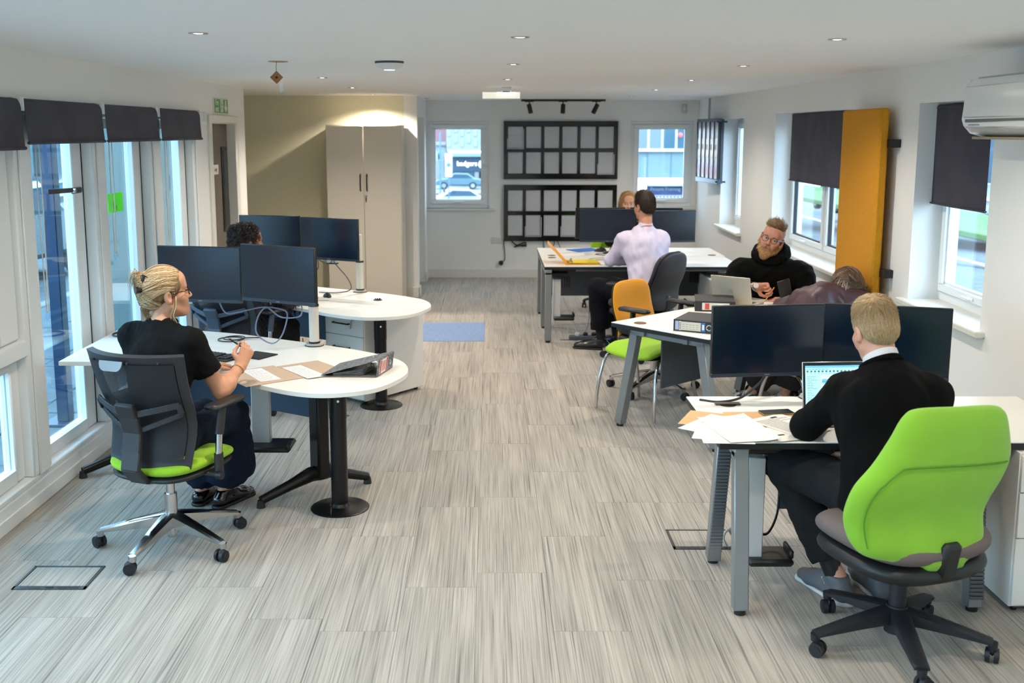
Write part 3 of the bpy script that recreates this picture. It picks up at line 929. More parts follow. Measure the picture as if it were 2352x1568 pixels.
text('fascia_lettering', 'Picture Framing', .36, mat('lettering_pale', '#b9cdd9', .6), fa, (13.3, Y8 - .53, -2.3), (PI / 2, 0, 0), .01)
t.add('shop_window', MB().bb(11.2, 18.2, Y8 - .25, Y8 - .1, gz(80), -2.75), mat('lit_shop2', '#d5dddc', .4, emit=.5))
for k in range(7):
    t.add('shop_display', MB().box((11.9 + k * .62, Y8 - .34, -4.0), (.5, .1, .7 + .2 * (k % 3)), .02), mat(('pinkish', 'sandy', 'aqua')[k % 3] + '_display', ('#8d5f75', '#9a9574', '#587b85')[k % 3], .6))
for k in range(12):
    t.add('hanging_letter', MB().bb(12.1 + k * .27, 12.22 + k * .27, Y8 - .35, Y8 - .3, -3.15 + .05 * (k % 2), -2.85), mat('dark_letter', '#4f6f8f', .6))
t.add('shop_doorway', MB().bb(10.0, 11.1, Y8 - .2, Y8 - .05, gz(80), -1.9), mat('door_blue', '#2c5674', .6))
t.add('warning_lamp', MB().ell((14.35, Y8 - .4, 1.75), .17, 10), mat('lamp_red', '#ff5a5a', .4, emit=1.5))
# ================================================================ CEILING FIXTURES
LAMP_GLOW = mat('lamp_glow', '#fff6e8', .4, emit=14)
NICKEL = mat('brushed_nickel', '#b9b6b2', .28, .9)
def downlight(x, y, label, on=True, group=None, k=1.0):
    t = Thing('downlight', label, 'downlight', (x, y, CZ), 0, group)
    t.add('ring', MB().lathe([(.024, .004), (.028, -.004), (.040, -.004), (.043, -.001), (.043, .003)], 24), NICKEL, w=False)
    t.add('lens', MB().lathe([(0, -.003), (.012, -.0032), (.026, -.001), (.026, .002)], 20), LAMP_GLOW if on else mat('lamp_off', '#d8d8d2', .3), w=False)
    if on:
        t.light('spot', 'SPOT', (0, 0, -.012), LAMP_W * k, LAMP_COL, spot_size=146 * D2R, spot_blend=.7, shadow_soft_size=.03)
    return t
ROWS = [(-1.26, 4.64, 'ceiling downlight at the left, nearest the camera'), (-1.32, 8.40, 'ceiling downlight beyond the hanging cardboard square'), (-1.33, 10.30, 'ceiling downlight in front of the beige-green wall'),
        (-1.34, 12.18, 'ceiling downlight lighting the tall white cupboard'), (.137, 4.83, 'ceiling downlight in the middle row, nearest the camera'), (.148, 6.74, 'second ceiling downlight of the middle row'),
        (.145, 8.68, 'ceiling downlight in the middle row, just before the exit light'), (1.60, 4.94, 'ceiling downlight of the right row, nearest the camera'), (1.64, 6.91, 'second ceiling downlight of the right row'),
        (1.67, 8.83, 'third ceiling downlight of the right row'), (1.69, 10.83, 'fourth ceiling downlight of the right row'), (1.71, 12.82, 'farthest ceiling downlight of the right row, near the back window')]
for x, y, lb in ROWS: downlight(x, y, lb, k=3.4 if y == 12.18 else 2.0 if y == 10.30 else 1.0)
for y in (2.85, .95, -1.0):
    for x in (-1.22, .13, 1.56): downlight(x, y, 'ceiling downlight behind the camera', True, 'downlights behind the camera', .75)
downlight(-.80, 13.6, 'unlit ceiling downlight near the left back window', False)
t = Thing('access_point', 'white domed wireless access point on the ceiling with a blue glow', 'access point', (-.61, 6.49, CZ))
t.add('mount', MB().lathe([(.088, 0), (.088, -.010), (.08, -.012)], 28), mat('mount_grey', '#4a4d52', .6), w=False)  # mount ring in one even dark grey
t.add('dome', MB().lathe([(.086, -.012), (.088, -.018), (.075, -.032), (.048, -.046), (.034, -.050)], 28), mat('white_abs', '#e6e8ec', .35), w=False)
t.add('glow_disc', MB().lathe([(.034, -.050), (.033, -.053), (0, -.053)], 24), mat('blue_glow', '#b8cdff', .4, emit=1.6), w=False)
t = Thing('ceiling_flap', 'brown cardboard square hanging on edge below a ceiling hole', 'cardboard', (-1.285, 6.49, CZ))
t.add('hole_rim', MB().lathe([(.05, -.001), (.055, -.003), (.062, -.001), (.062, .002), (.0, .002)], 20), mat('bare_plaster', '#b9926e', .9), w=False)
CARD = mat('brown_cardboard', '#a9784f', .85, col2='#96683f', scale=30)
Mx = Matrix.Translation((-.012, 0, -.095)) @ Matrix.Rotation(8 * D2R, 4, 'Z') @ Matrix.Rotation(45 * D2R, 4, 'Y')
t.add('board', MB(Mx).box((0, 0, 0), (.056, .004, .056), .001), CARD, w=False)
t.add('board_hole', MB(Mx).cyl((0, -.003, 0), (0, .003, 0), .008, n=14), BLACK, w=False)
t.add('wire', MB().tube([(-.01, .003, 0), (-.014, .004, -.03), (-.012, 0, -.06)], .0015, 5), BLACK, w=False)
t.add('paper_strip', MB().sheet(lambda u, v: (.002 + .022 * u + .006 * v, .004 * math.sin(v * 3), -.135 - .05 * v + .012 * u), 4, 5, .0006), mat('paper', '#e8e6e2', .8), w=False)
t = Thing('exit_light', 'ceiling exit luminaire with a lit horizontal acrylic blade', 'exit light', (.15, 10.2, CZ))
t.add('housing', MB().box((.01, 0, -.02), (.10, .09, .04), .008), mat('white_abs', '#e6e8ec', .35), w=False)
t.add('collar', MB().box((.01, 0, -.045), (.07, .05, .012), .003), BLACK, w=False)
t.add('blade', MB().box((-.04, 0, -.078), (.36, .012, .062), .004), mat('lit_acrylic', '#f3f1e2', .3, emit=.5), w=False)
t.add('lamp_strip', MB().box((.01, -.008, -.056), (.17, .01, .014), .003), mat('lamp_strip', '#fff8e6', .3, emit=6), w=False)
t.add('pilot_light', MB().box((-.16, -.008, -.104), (.01, .004, .008)), mat('pilot_green', '#5fd08a', .4, emit=1), w=False)
t = Thing('track_light', 'black ceiling track with three spotlights above the display frames', 'track light', (.97, 14.0, CZ))
t.add('track', MB().bb(.413, 1.525, 13.98, 14.02, CZ - .028, CZ, .003), BLACK)
for i, (x, tx) in enumerate(((.52, .02), (.965, -.005), (1.405, -.045))):
    s = t.add('stem', MB().cyl((x, 14.0, CZ - .03), (x, 14.0, CZ - .075), .009, n=10).bb(x - .06, x + .06, 13.985, 14.015, CZ - .036, CZ - .026, .002), BLACK)
    t.add('spot_head', MB().cyl((x - tx * .3, 13.99, CZ - .068), (x + tx, 13.96, CZ - .18), .030, n=18), BLACK, s)
t = Thing('motion_sensor', 'small beige motion sensor high in the back corner', 'sensor', (2.63, BY, 2.28))
t.add('body', MB().box((2.63, BY - .025, 2.305), (.065, .05, .125), .012), mat('old_ivory', '#cfc8ba', .5))
t.add('lens', MB().box((2.625, BY - .052, 2.31), (.04, .012, .06), .005), mat('lens_white', '#dcdcd6', .3))
single('cable_trunking', MB().bb(wx(13.6) - .022, wx(13.6), 13.57, 13.61, 2.14, CZ, .004), mat('trunking_grey', '#b9b4ac', .5), 'thin vertical trunking running down from the ceiling to the poster lightbox', 'trunking')
# fire exit sign
GREEN = mat('exit_green', '#5f9a5c', .5)
t = Thing('fire_exit_sign', 'green fire exit sign with running man and down arrow above the door', 'sign', (LX, 9.62, 2.15))
t.add('plate', MB().bb(LX, LX + .006, 9.36, 9.88, 2.152, 2.30, .002), mat('sign_cream', '#e0ded4', .5))
t.add('green_field', MB().bb(LX + .006, LX + .0075, 9.385, 9.86, 2.165, 2.288), GREEN)
SW = mat('sign_white_print', '#e2e6dc', .5)
for s_, z in (('Fire', 2.256), ('exit', 2.199)):
    text('lettering', s_, .075, SW, t.o, (LX + .008, 9.475, z), (PI / 2, 0, PI / 2))
t.add('doorway_symbol', MB().bb(LX + .0075, LX + .0085, 9.60, 9.69, 2.175, 2.285), SW)
rm = MB()
X = LX + .0092
rm.cyl((X - .0008, 9.645, 2.268), (X, 9.645, 2.268), .012, n=12)
for p0, p1, w_ in (((9.645, 2.255), (9.64, 2.22), .018), ((9.64, 2.22), (9.665, 2.20), .011), ((9.665, 2.20), (9.66, 2.178), .011), ((9.64, 2.22), (9.62, 2.20), .011), ((9.62, 2.20), (9.605, 2.185), .011), ((9.645, 2.25), (9.67, 2.235), .009), ((9.645, 2.25), (9.62, 2.235), .009)):
    rm.bar((X - .0004, p0[0], p0[1]), (X - .0004, p1[0], p1[1]), .0008, w_, 0, up=(0, p0[1] - p1[1], p1[0] - p0[0]))
t.add('running_figure', rm, GREEN)
t.add('down_arrow', MB(Matrix(((0, 0, 1, LX + .0075), (1, 0, 0, 0), (0, 1, 0, 0), (0, 0, 0, 1)))).prism([(9.765, 2.28), (9.765, 2.22), (9.735, 2.235), (9.735, 2.21), (9.785, 2.172), (9.835, 2.21), (9.835, 2.235), (9.805, 2.22), (9.805, 2.28)], 0, .001), SW)
t = Thing('door_sign', 'small white staff only sign on the brown-grey fire door', 'sign', (LX - .07, 9.57, 1.61))
t.add('plate', MB().bb(LX - .07, LX - .066, 9.42, 9.72, 1.612, 1.70, .001), mat('sign_cream', '#e0ded4', .5))
text('lettering', 'Staff only', .055, mat('print_dark', '#3a3a3c', .6), t.o, (LX - .0655, 9.57, 1.656), (PI / 2, 0, PI / 2))
# display frames on the back wall
GB = mat('gloss_black', '#0c0b0b', .12, coat=.3)
ACR = mat('frosted_panel', '#c3c4c8', .18, spec=.6)
EDGE = mat('clear_edge', '#cfd6dc', .2)
def display(lbl, x0, x1, z0, z1, odd):
    t = Thing('display_frame', lbl, 'display frame', ((x0 + x1) / 2, BY, z0))
    t.add('back_board', MB().bb(x0 + .01, x1 - .01, BY - .02, BY, z0 + .01, z1 - .01), GB)
    e = .058; g = .042; n = 6
    cw = (x1 - x0 - 2 * e - 5 * g) / n
    zt, zb = z1 - .075, z0 + .075
    ch = (zt - zb - .055) / 2
    y0, y1 = BY - .045, BY - .018
    for nm, a in (('top_rail', (x0, x1, zt, z1)), ('bottom_rail', (x0, x1, z0, zb)), ('middle_rail', (x0 + e, x1 - e, zb + ch, zb + ch + .055))):
        t.add(nm, MB().bb(a[0], a[1], y0, y1, a[2], a[3], .002), GB)
    for k in range(n + 1):
        a = x0 if k == 0 else x0 + e + k * cw + (k - 1) * g
        b_ = x0 + e if k == 0 else (x1 if k == n else a + g)
        t.add('stile', MB().bb(a, b_, y0 + .001, y1 + .001, zb, zt, .002), GB)
    for r in range(2):
        for k in range(n):
            a = x0 + e + k * (cw + g); z = zb + r * (ch + .055)
            p = t.add('frosted_pocket', MB().bb(a, a + cw, BY - .032, BY - .024, z, z + ch, .001), ACR)
            if (r, k) in odd:
                q = MB()
                for aa in ((a - .012, a + cw + .012, z - .012, z - .004), (a - .012, a - .004, z - .012, z + ch * .45), (a + cw + .004, a + cw + .012, z - .012, z + ch * .9)):
                    q.bb(aa[0], aa[1], BY - .052, BY - .045, aa[2], aa[3])
                t.add('acrylic_edge', q, EDGE, p)
    return t
display('upper black display frame with twelve frosted pockets on the back wall', .189, 1.74, 1.359, 2.14, {(0, 5), (1, 0)})
display('lower black display frame on the back wall, partly behind monitors', .191, 1.738, .51, 1.282, {(0, 1), (0, 3)})
# poster lightbox in the corner
pA, pB = Vector((2.635, 13.45, 0)), Vector((2.715, 12.52, 0))
t = Thing('poster_lightbox', 'black five-column poster lightbox mounted in the back right corner', 'lightbox', tuple((pA + pB) / 2 + Vector((0, 0, 1.37))))
ex = (pB - pA).normalized(); ey = Vector((-ex.y, ex.x, 0))   # ey points into the wall
ML_ = Matrix(((ex.x, ey.x, 0, pA.x), (ex.y, ey.y, 0, pA.y), (0, 0, 1, 1.375), (0, 0, 0, 1)))
LW, LH = (pB - pA).length, .78
t.add('back_box', MB(ML_).bb(0.01, LW - .01, .025, .06, 0.01, LH - .01), mat('box_grey', '#3b4046', .5))
t.add('top_rail', MB(ML_).bb(0, LW, -.005, .03, LH - .04, LH, .004), mat('rail_steel', '#5a6f80', .3, .5))
t.add('bottom_rail', MB(ML_).bb(0, LW, -.005, .03, 0, .06, .004), mat('rail_blue', '#2d4a60', .25, .4))
pw = (LW - .04) / 5
for k in range(6):
    a = .012 + k * pw
    t.add('stile', MB(ML_).bb(a - (.006 if 0 < k < 5 else .01), a + (.012 if 0 < k < 5 else .016), -.006, .02, .06, LH - .04, .002), BLACK)
PV = [mat('poster_lilac', '#b9bfd6', .25), mat('poster_white', '#eef0f4', .3), mat('poster_violet', '#a58cc6', .3), mat('poster_yellow', '#e9d64a', .4), mat('poster_ink', '#2d3550', .4)]
for k in range(5):
    a = .012 + k * pw + .012; b_ = a + pw - .024
    p = t.add('poster', MB(ML_).bb(a, b_, .004, .008, .062, LH - .042), PV[0])
    t.add('pale_figure', MB(ML_ @ Matrix.Rotation(PI / 2, 4, 'X')).prism([(a + .01, .33), (a + .03, .28), (a + .06, .34), (a + .10, .30), (b_ - .02, .36), (b_ - .01, .52), (b_ - .04, .56), (a + .05, .53), (a + .02, .55)], -.004, -.002), PV[1], p)
    t.add('violet_band', MB(ML_).bb(a, b_, .002, .004, .10, .22 + .02 * math.sin(k)), PV[2], p)
    t.add('yellow_spot', MB(ML_ @ Matrix.Rotation(PI / 2, 4, 'X')).ell((a + .03 + .02 * (k % 3), .15, -.002), (.014, .026, .002), 12), PV[3], p)
    t.add('yellow_streak', MB(ML_).bb(b_ - .03, b_ - .022, .0015, .003, .08, .13), PV[3], p)
    ink = MB(ML_)
    for i, q in enumerate((.02, .05, .075)):
        ink.bb(a + q, a + q + .014, .0015, .003, .40 + .012 * (i % 2), .47)
    t.add('dark_lettering', ink, PV[4], p)
for zz in (.03, LH - .04):
    t.add('bracket', MB().bar((pB.x - .02, pB.y + .04, 1.375 + zz), (wx(12.5) + .01, pB.y + .04, 1.375 + zz), .02, .02, .002), BLACK)
# yellow acoustic panel
MY = Matrix.Translation((wx(7.0), 7.0, 0)) @ Matrix.Rotation(-math.atan(.0306), 4, 'Z')
YEL = mat('mustard_felt', '#cf8f16', .9, col2='#c58510', scale=60, bump=.25, bscale=500, lo=.3, hi=.7)
t = Thing('acoustic_panel', 'tall mustard yellow acoustic panel standing off the right wall', 'acoustic panel', (2.6, 7.4, .55))
t.add('panel', MB(MY).bb(-.125, -.065, .02, .86, .55, 2.155, .012), YEL)
for z in (1.93, 1.06):
    t.add('standoff_bracket', MB(MY).bb(-.066, 0.0, -.035, .015, z - .035, z + .02, .003).bb(-.07, -.064, -.035, .06, z - .035, z + .02), BLACK)
# air conditioner
MA = Matrix.Translation((wx(4.2), 4.2, 0)) @ Matrix.Rotation(-math.atan(.0306), 4, 'Z')
ACW = mat('glossy_white_plastic', '#e8e9e6', .12, coat=.4)
t = Thing('air_conditioner', 'glossy white wall air conditioner above the nearest right window', 'air conditioner', (wx(4.8) - .1, 4.8, 1.96))
prof = [(0, 1.98), (-.10, 1.965), (-.19, 1.99), (-.225, 2.03), (-.235, 2.06), (-.222, 2.235), (-.20, 2.262), (0, 2.265)]
MXZ = Matrix(((1, 0, 0, 0), (0, 0, 1, 0), (0, 1, 0, 0), (0, 0, 0, 1)))
t.add('body', MB(MA @ MXZ).prism(prof, .15, 1.235, .006), ACW)
t.add('end_cap', MB(MA @ MXZ).prism([(a * 1.01, z) for a, z in prof], 1.23, 1.262, .010), ACW)
t.add('front_panel', MB(MA).bb(-.245, -.228, .16, 1.225, 2.068, 2.225, .006, ), ACW)
t.add('louvre', MB(MA).box((-.215, .69, 2.035), (.05, 1.05, .035), .008), ACW)
t.add('outlet_slot', MB(MA).bb(-.236, -.215, .17, 1.215, 2.05, 2.062), mat('slot_dark', '#6a6a66', .6))
t.add('lower_vent', MB(MA).bb(-.205, -.09, .2, 1.19, 1.962, 1.975), mat('vent_brown', '#8c7d63', .5))
t.add('top_grille', MB(MA).bb(-.19, -.02, .2, 1.2, 2.262, 2.272, .003), mat('grille_grey', '#b9bbb6', .4))
for k in range(10):
    t.add('maker_mark', MB(MA).bb(-.2405, -.2395, 1.15 - k * .013, 1.158 - k * .013, 2.030, 2.036), mat('print_grey', '#3c4450', .5))
# tall cupboard
CAB = mat('warm_white_laminate', '#dcd5c8', .45)
t = Thing('tall_cupboard', 'tall off-white double-door cupboard against the beige-green wall', 'cupboard', (-1.44, 12.3, 0))
t.add('carcass', MB().bb(-1.878, -1.012, 12.10, 12.56, 0.0, 2.075, .003), CAB)
for a, b_, hx in ((-1.872, -1.450, -1.487), (-1.444, -1.020, -1.412)):
    d = t.add('door', MB().bb(a, b_, 12.078, 12.099, .07, 2.065, .002), CAB)
    t.add('handle', MB().tube([(hx, 12.078, 1.515), (hx, 12.05, 1.50), (hx, 12.046, 1.42), (hx, 12.05, 1.34), (hx, 12.078, 1.325)], .008, 8), BLACK, d)
    if hx > -1.45:
        t.add('lock', MB().cyl((hx - .012, 12.08, 1.265), (hx - .012, 12.06, 1.265), .012, n=14), NICKEL, d)
        t.add('key', MB().box((hx - .012, 12.055, 1.225), (.014, .003, .05), .001), BLACK, d)
t.add('plinth', MB().bb(-1.87, -1.02, 12.09, 12.5, 0, .068), CAB)
# sockets
def socket(name, label, M, two=True):
    t = Thing(name, label, 'socket', tuple(M @ Vector((0, 0, 0))))
    t.add('plate', MB(M).box((0, -.006, .043), (.147 if two else .086, .012, .086), .004), mat('socket_white', '#dcdcd8', .35))
    for x in ((-.035, .035) if two else (0,)):
        t.add('rocker', MB(M).box((x * .5, -.014, .062), (.012, .006, .018), .002), mat('socket_white', '#dcdcd8', .35))
        hs = MB(M)
        for dx, dz in ((0, .048), (-.011, .026), (.011, .026)): hs.box((x + dx, -.0125, dz), (.006, .003, .008))
        t.add('pin_holes', hs, BLACK)
    return t
socket('power_socket', 'white double socket low on the back wall left of the display frames', xf((.09, BY, .475)))
t = Thing('dangling_plug', 'black plug hanging on its cable below the back wall socket', 'plug', (.15, BY - .02, .19))
t.add('cable', MB().tube(spline([(.19, BY - .02, .52), (.20, BY - .015, .42), (.21, BY - .014, .30), (.20, BY - .016, .24), (.16, BY - .02, .22)], 6), .006, 6), BLACK)
t.add('plug_body', MB().cyl((.155, BY - .045, .205), (.155, BY - .012, .205), .03, .034, n=16), BLACK)
t = Thing('cable_coil', 'black coiled cable hooked under the lower display frame', 'cable', (.4, BY - .01, .44))
t.add('cable', MB().tube(spline([(.30, BY - .02, .51), (.36, BY - .02, .46), (.46, BY - .02, .44), (.50, BY - .02, .46), (.42, BY - .03, .45), (.34, BY - .02, .43), (.40, BY - .025, .46), (.49, BY - .02, .49), (.50, BY - .02, .43)], 6), .009, 6), BLACK)
t = Thing('cable_loop', 'thin cable drooping below the lower display frame toward the desk', 'cable', (.8, BY - .01, .35))
t.add('cable', MB().tube(spline([(.74, BY - .02, .52), (.75, BY - .02, .42), (.82, BY - .02, .39), (.88, BY - .02, .45), (.89, BY - .02, .52)], 6), .006, 6), BLACK)
t.add('lead', MB().tube([(.93, BY - .02, .52), (.98, BY - .02, .40), (1.02, BY - .02, .30)], .005, 6), BLACK)
# ================================================================ DESKS
DW = mat('white_desktop', '#eceae4', .38)
DEDGE = mat('white_edge', '#e4e1d6', .4)
LEGBLK = mat('black_metal', '#151416', .3, .3)
SILV = mat('silver_grey_metal', '#8f9294', .38, .55)
SILV2 = mat('brushed_aluminium', '#d5d7d8', .45, .25)
NAVY = mat('navy_panel', '#1d3a56', .5)
GREYP = mat('dark_grey_panel', '#4c4e53', .6)
BLKEDGE = mat('black_edge', '#141518', .45)
SCREEN = mat('dark_screen', '#0a1a2b', .20, spec=.6)  # bluish window reflection is put into the navy base colour
BEZ = mat('monitor_bezel', '#191b1f', .35)
CABLE = mat('cable_black', '#1b1c1f', .5)
CABLEG = mat('cable_grey', '#77809a', .5)
PEDW = mat('white_laminate', '#e4e3df', .42)

def wave_desk(label, dx, dy, cpu):
    t = Thing('desk', label, 'desk', (-1.3 + dx, 5.9 + dy, 0))
    M = Matrix.Translation((dx, dy, 0))
    curve = spline([(-1.72, 5.66), (-1.5, 5.48), (-1.275, 5.281), (-1.158, 5.165), (-.957, 5.03), (-.781, 5.0), (-.590, 5.09), (-.482, 5.281), (-.440, 5.502), (-.515, 5.77), (-.754, 6.012), (-1.03, 6.20), (-1.311, 6.365), (-1.6, 6.53), (-1.908, 6.65)], 5)
    poly = [(-2.415, 6.668), (-2.415, 5.72), (-2.0, 5.715)] + [(p.x, p.y) for p in curve]
    t.add('tabletop', MB(M).prism(poly, .705, .730, .002), DW, smooth=30)
    ip = [(p[0] * .999 - .0, p[1]) for p in poly]
    # round pole on a disc
    p = t.add('round_leg', MB(M).cyl((-.807, 5.384, .0), (-.807, 5.384, .704), .045, n=28), LEGBLK)
    t.add('collar', MB(M).cyl((-.807, 5.384, .50), (-.807, 5.384, .704), .047, n=28), LEGBLK, p)
    t.add('leg_screw', MB(M).cyl((-.800, 5.345, .60), (-.798, 5.335, .60), .007, n=10), CHROME, p)
    t.add('base_disc', MB(M @ Matrix.Translation((-.807, 5.384, 0))).lathe([(.157, 0), (.157, .004), (.150, .008), (.055, .014), (.05, .022), (.046, .03), (.0, .03)], 40), LEGBLK)
    # T legs
    for (cx, cy), d in (((-.945, 5.60), Vector((-.8, -.6, 0))), ((-2.02, 6.22), Vector((-.72, -.69, 0)))):
        l = t.add('leg', MB(M @ Matrix.Translation((cx, cy, 0)) @ Matrix.Rotation(math.atan2(d.y, d.x), 4, 'Z')).box((0, 0, .40), (.075, .11, .61), .012), LEGBLK)
        for sg, ln in ((1, .50 if cx < -1.5 else .36), (-1, .30)):
            c0 = Vector((cx, cy, .125)); c1 = c0 + d * (sg * ln * .5) + Vector((0, 0, -.035)); c2 = c0 + d * (sg * ln) + Vector((0, 0, -.085))
            t.add('foot', MB(M).tube([c0, c0 + d * sg * .06, c1, c2], [.045, .042, .030, .024], 12), LEGBLK)
            t.add('glide', MB(M).cyl((c2.x, c2.y, 0), (c2.x, c2.y, .04), .024, .018, n=16), BLACK)
    mp = [Vector((-2.2, 6.33, 0)), Vector((-1.6, 6.28, 0)), Vector((-1.0, 5.90, 0))]
    mb = MB(M)
    for a, b_ in zip(mp, mp[1:]): mb.bar((a.x, a.y, .52), (b_.x, b_.y, .52), .018, .34, .002)
    t.add('modesty_panel', mb, NAVY)
    if cpu:
        h = t.add('computer_holder', MB(M).box((-1.262, 5.60, .50), (.10, .05, .41), .004), SILV2)
        t.add('holder_tray', MB(M).box((-1.20, 5.57, .29), (.23, .20, .03), .012), BLACK, h)
        t.add('holder_lip', MB(M).box((-1.09, 5.50, .315), (.02, .1, .03), .006), BLACK, h)
    return t
wave_desk('white wave-shaped desk with a round end, nearest the shopfront glass', 0, 0, True)
wave_desk('white wave-shaped desk with a round end, behind the nearer one', .005, 2.13, False)

def ring_path(c, r, z, n=16, a0=0, a1=360):
    return [(c[0] + r * math.cos((a0 + (a1 - a0) * k / n) * D2R), c[1] + r * math.sin((a0 + (a1 - a0) * k / n) * D2R), z) for k in range(n + 1)]

def monitor(label, L, R, z0, z1, tilt=0, back=False, stand=None, logo=True):
    """L, R: plan positions of the left/right ends of the screen, seen from its front"""
    L = Vector((L[0], L[1], 0)); R = Vector((R[0], R[1], 0))
    ex = (R - L).normalized(); ey = Vector((-ex.y, ex.x, 0)); w = (R - L).length; h = z1 - z0
    t = Thing('monitor', label, 'monitor', tuple((L + R) / 2 + Vector((0, 0, z0))))
    M = Matrix(((ex.x, ey.x, 0, L.x), (ex.y, ey.y, 0, L.y), (0, 0, 1, z0), (0, 0, 0, 1))) @ Matrix.Rotation(-tilt * D2R, 4, 'X')
    t.add('casing', MB(M).box((w / 2, .012, h / 2), (w, .022, h), .003), BEZ)
    t.add('screen', MB(M).bb(.006, w - .006, -.0012, .0015, .020, h - .006), SCREEN)
    t.add('chin_bar', MB(M).bb(.0, w, -.003, .003, 0, .018, .001), mat('chin_grey', '#2b3442', .3))
    if logo: t.add('maker_badge', MB(M).bb(w / 2 - .012, w / 2 + .012, -.0036, -.003, .006, .012), mat('badge_grey', '#6d7480', .4))
    t.add('rear_hump', MB(M).box((w / 2, .034, h * .48), (w * .55, .028, h * .6), .012), BEZ)
    t.add('mount_plate', MB(M).box((w / 2, .052, h * .5), (.11, .01, .11), .003), BLACK)
    return t, M @ Vector((w / 2, .06, h * .5))
def arm_post(label, x, y, z, htop, targets, m=None):
    PM = mat('white_arm_metal', '#e3ded2', .35)
    t = Thing('screen_stand', label, 'monitor stand', (x, y, z))
    t.add('clamp_base', MB(Matrix.Translation((x, y, z))).lathe([(.056, 0), (.056, .004), (.052, .006), (.05, .014), (.035, .016), (0, .016)], 28), mat('clamp_grey', '#b9b6ae', .4))
    t.add('base_ring', MB(Matrix.Translation((x, y, z))).lathe([(.057, 0), (.058, .003), (.055, .005), (.051, .005)], 28).lathe([(.034, .016), (.035, .024), (.03, .026)], 24), BLACK)
    zm = z + (htop - z) * .52
    t.add('lower_tube', MB().cyl((x, y, z + .015), (x, y, zm), .0295, n=24), PM)
    t.add('black_collar', MB().cyl((x, y, zm), (x, y, zm + .012), .032, n=24), BLACK)
    t.add('upper_tube', MB().cyl((x, y, zm + .01), (x, y, htop), .0235, n=24), PM)
    for i, T in enumerate(targets):
        a = Vector((x, y, htop - .06 - .035 * i)); b_ = Vector(T)
        mid = (a + b_) / 2 + Vector((.05, .10, 0)); mid.z = a.z
        s = t.add('arm_segment', MB().bar(a, mid, .04, .028, .006), PM)
        t.add('elbow_joint', MB().cyl((mid.x, mid.y, mid.z - .03), (mid.x, mid.y, mid.z + .03), .024, n=16), PM, s)
        t.add('arm_segment', MB().bar((mid.x, mid.y, mid.z), (b_.x, b_.y, mid.z), .034, .026, .006), PM)
        t.add('tilt_head', MB().bar((b_.x, b_.y, mid.z - .02), (b_.x, b_.y, b_.z), .03, .03, .005), PM)
    return t
ma, ta = monitor('blank monitor on the left of the front shopfront desk, partly behind the blonde woman', (-1.97, 6.15), (-1.452, 6.04), 1.005, 1.335)
mb_, tb = monitor('blank monitor on the front shopfront desk, beside the white post', (-1.445, 6.02), (-.975, 5.78), 1.03, 1.36)
arm_post('white double monitor post on the front shopfront desk', -1.055, 6.165, .73, 1.19, [tb, ta])
mc, tc_ = monitor('blank monitor rising behind the curly-haired woman', (-1.975, 8.22), (-1.482, 8.14), 1.025, 1.352)
md, td = monitor('blank monitor on the second shopfront desk, beside its white post', (-1.478, 8.13), (-1.002, 7.90), 1.02, 1.345)
arm_post('white double monitor post on the second shopfront desk', -1.04, 8.29, .73, 1.19, [td, tc_])
def cable_thing(label, pts, r=.0035, m=CABLE, n=6, closed=False, plug=None):
    t = Thing('cable', label, 'cable', tuple(pts[0]))
    t.add('lead', MB().tube(spline(pts, n, closed), r, 6, closed), m)
    if plug: t.add('connector', MB().bar(plug[0], plug[1], .012, .007, .001), mat('plug_metal', '#9aa0a6', .35, .7))
    return t
cable_thing('blue-black cable coiled on the far left corner of the front desk', ring_path((-2.30, 6.50), .085, .735, 12) + ring_path((-2.28, 6.49), .10, .740, 12) + [(-2.14, 6.53, .735)], .004, mat('cable_navy', '#1d3a5c', .5), 3)
cable_thing('black cable coiled on the front desk near the hand with the pen', ring_path((-1.60, 6.33), .075, .735, 12) + ring_path((-1.58, 6.34), .065, .741, 12) + [(-1.45, 6.38, .736), (-1.42, 6.37, .736)], .0035, CABLE, 3, plug=((-1.56, 6.26, .737), (-1.535, 6.255, .737)))
cable_thing('grey cable loop hanging below the two front shopfront monitors', [(-1.62, 6.14, 1.02), (-1.58, 6.16, .93), (-1.50, 6.16, .935), (-1.36, 6.15, .965), (-1.25, 6.12, .96), (-1.20, 6.1, .93), (-1.24, 6.12, .80), (-1.31, 6.15, .745), (-1.40, 6.17, .80), (-1.39, 6.16, .90), (-1.33, 6.14, .965), (-1.24, 6.10, .915), (-1.12, 6.02, .93), (-1.09, 5.98, .98), (-1.10, 5.96, 1.05)], .0045, CABLEG, 6)
cable_thing('grey cable drooping from the second desk monitors to its top', [(-1.36, 8.1, 1.03), (-1.30, 8.12, .99), (-1.25, 8.12, .985), (-1.22, 8.12, 1.02), (-1.21, 8.12, .98), (-1.12, 8.15, .86), (-1.10, 8.18, .77), (-1.20, 8.2, .738), (-1.36, 8.22, .738)], .004, mat('cable_slate', '#4a505c', .5), 6)
cable_thing('small cable loop hanging beside the second desk monitor edge', [(-1.48, 8.17, 1.02), (-1.44, 8.16, .93), (-1.38, 8.14, .915), (-1.345, 8.13, .95), (-1.35, 8.13, 1.03)], .004, MATS['cable_slate'], 6)
cable_thing('thin grey cable curving down to the floor behind the front desk', [(-1.45, 7.95, .42), (-1.40, 7.75, .10), (-1.28, 7.55, .02), (-1.15, 7.35, .006), (-1.0, 7.2, .006)], .004, MATS['cable_slate'], 6)
t = Thing('socket_block', 'white socket block hung under the second desk monitor', 'socket', (-1.24, 8.16, .97))
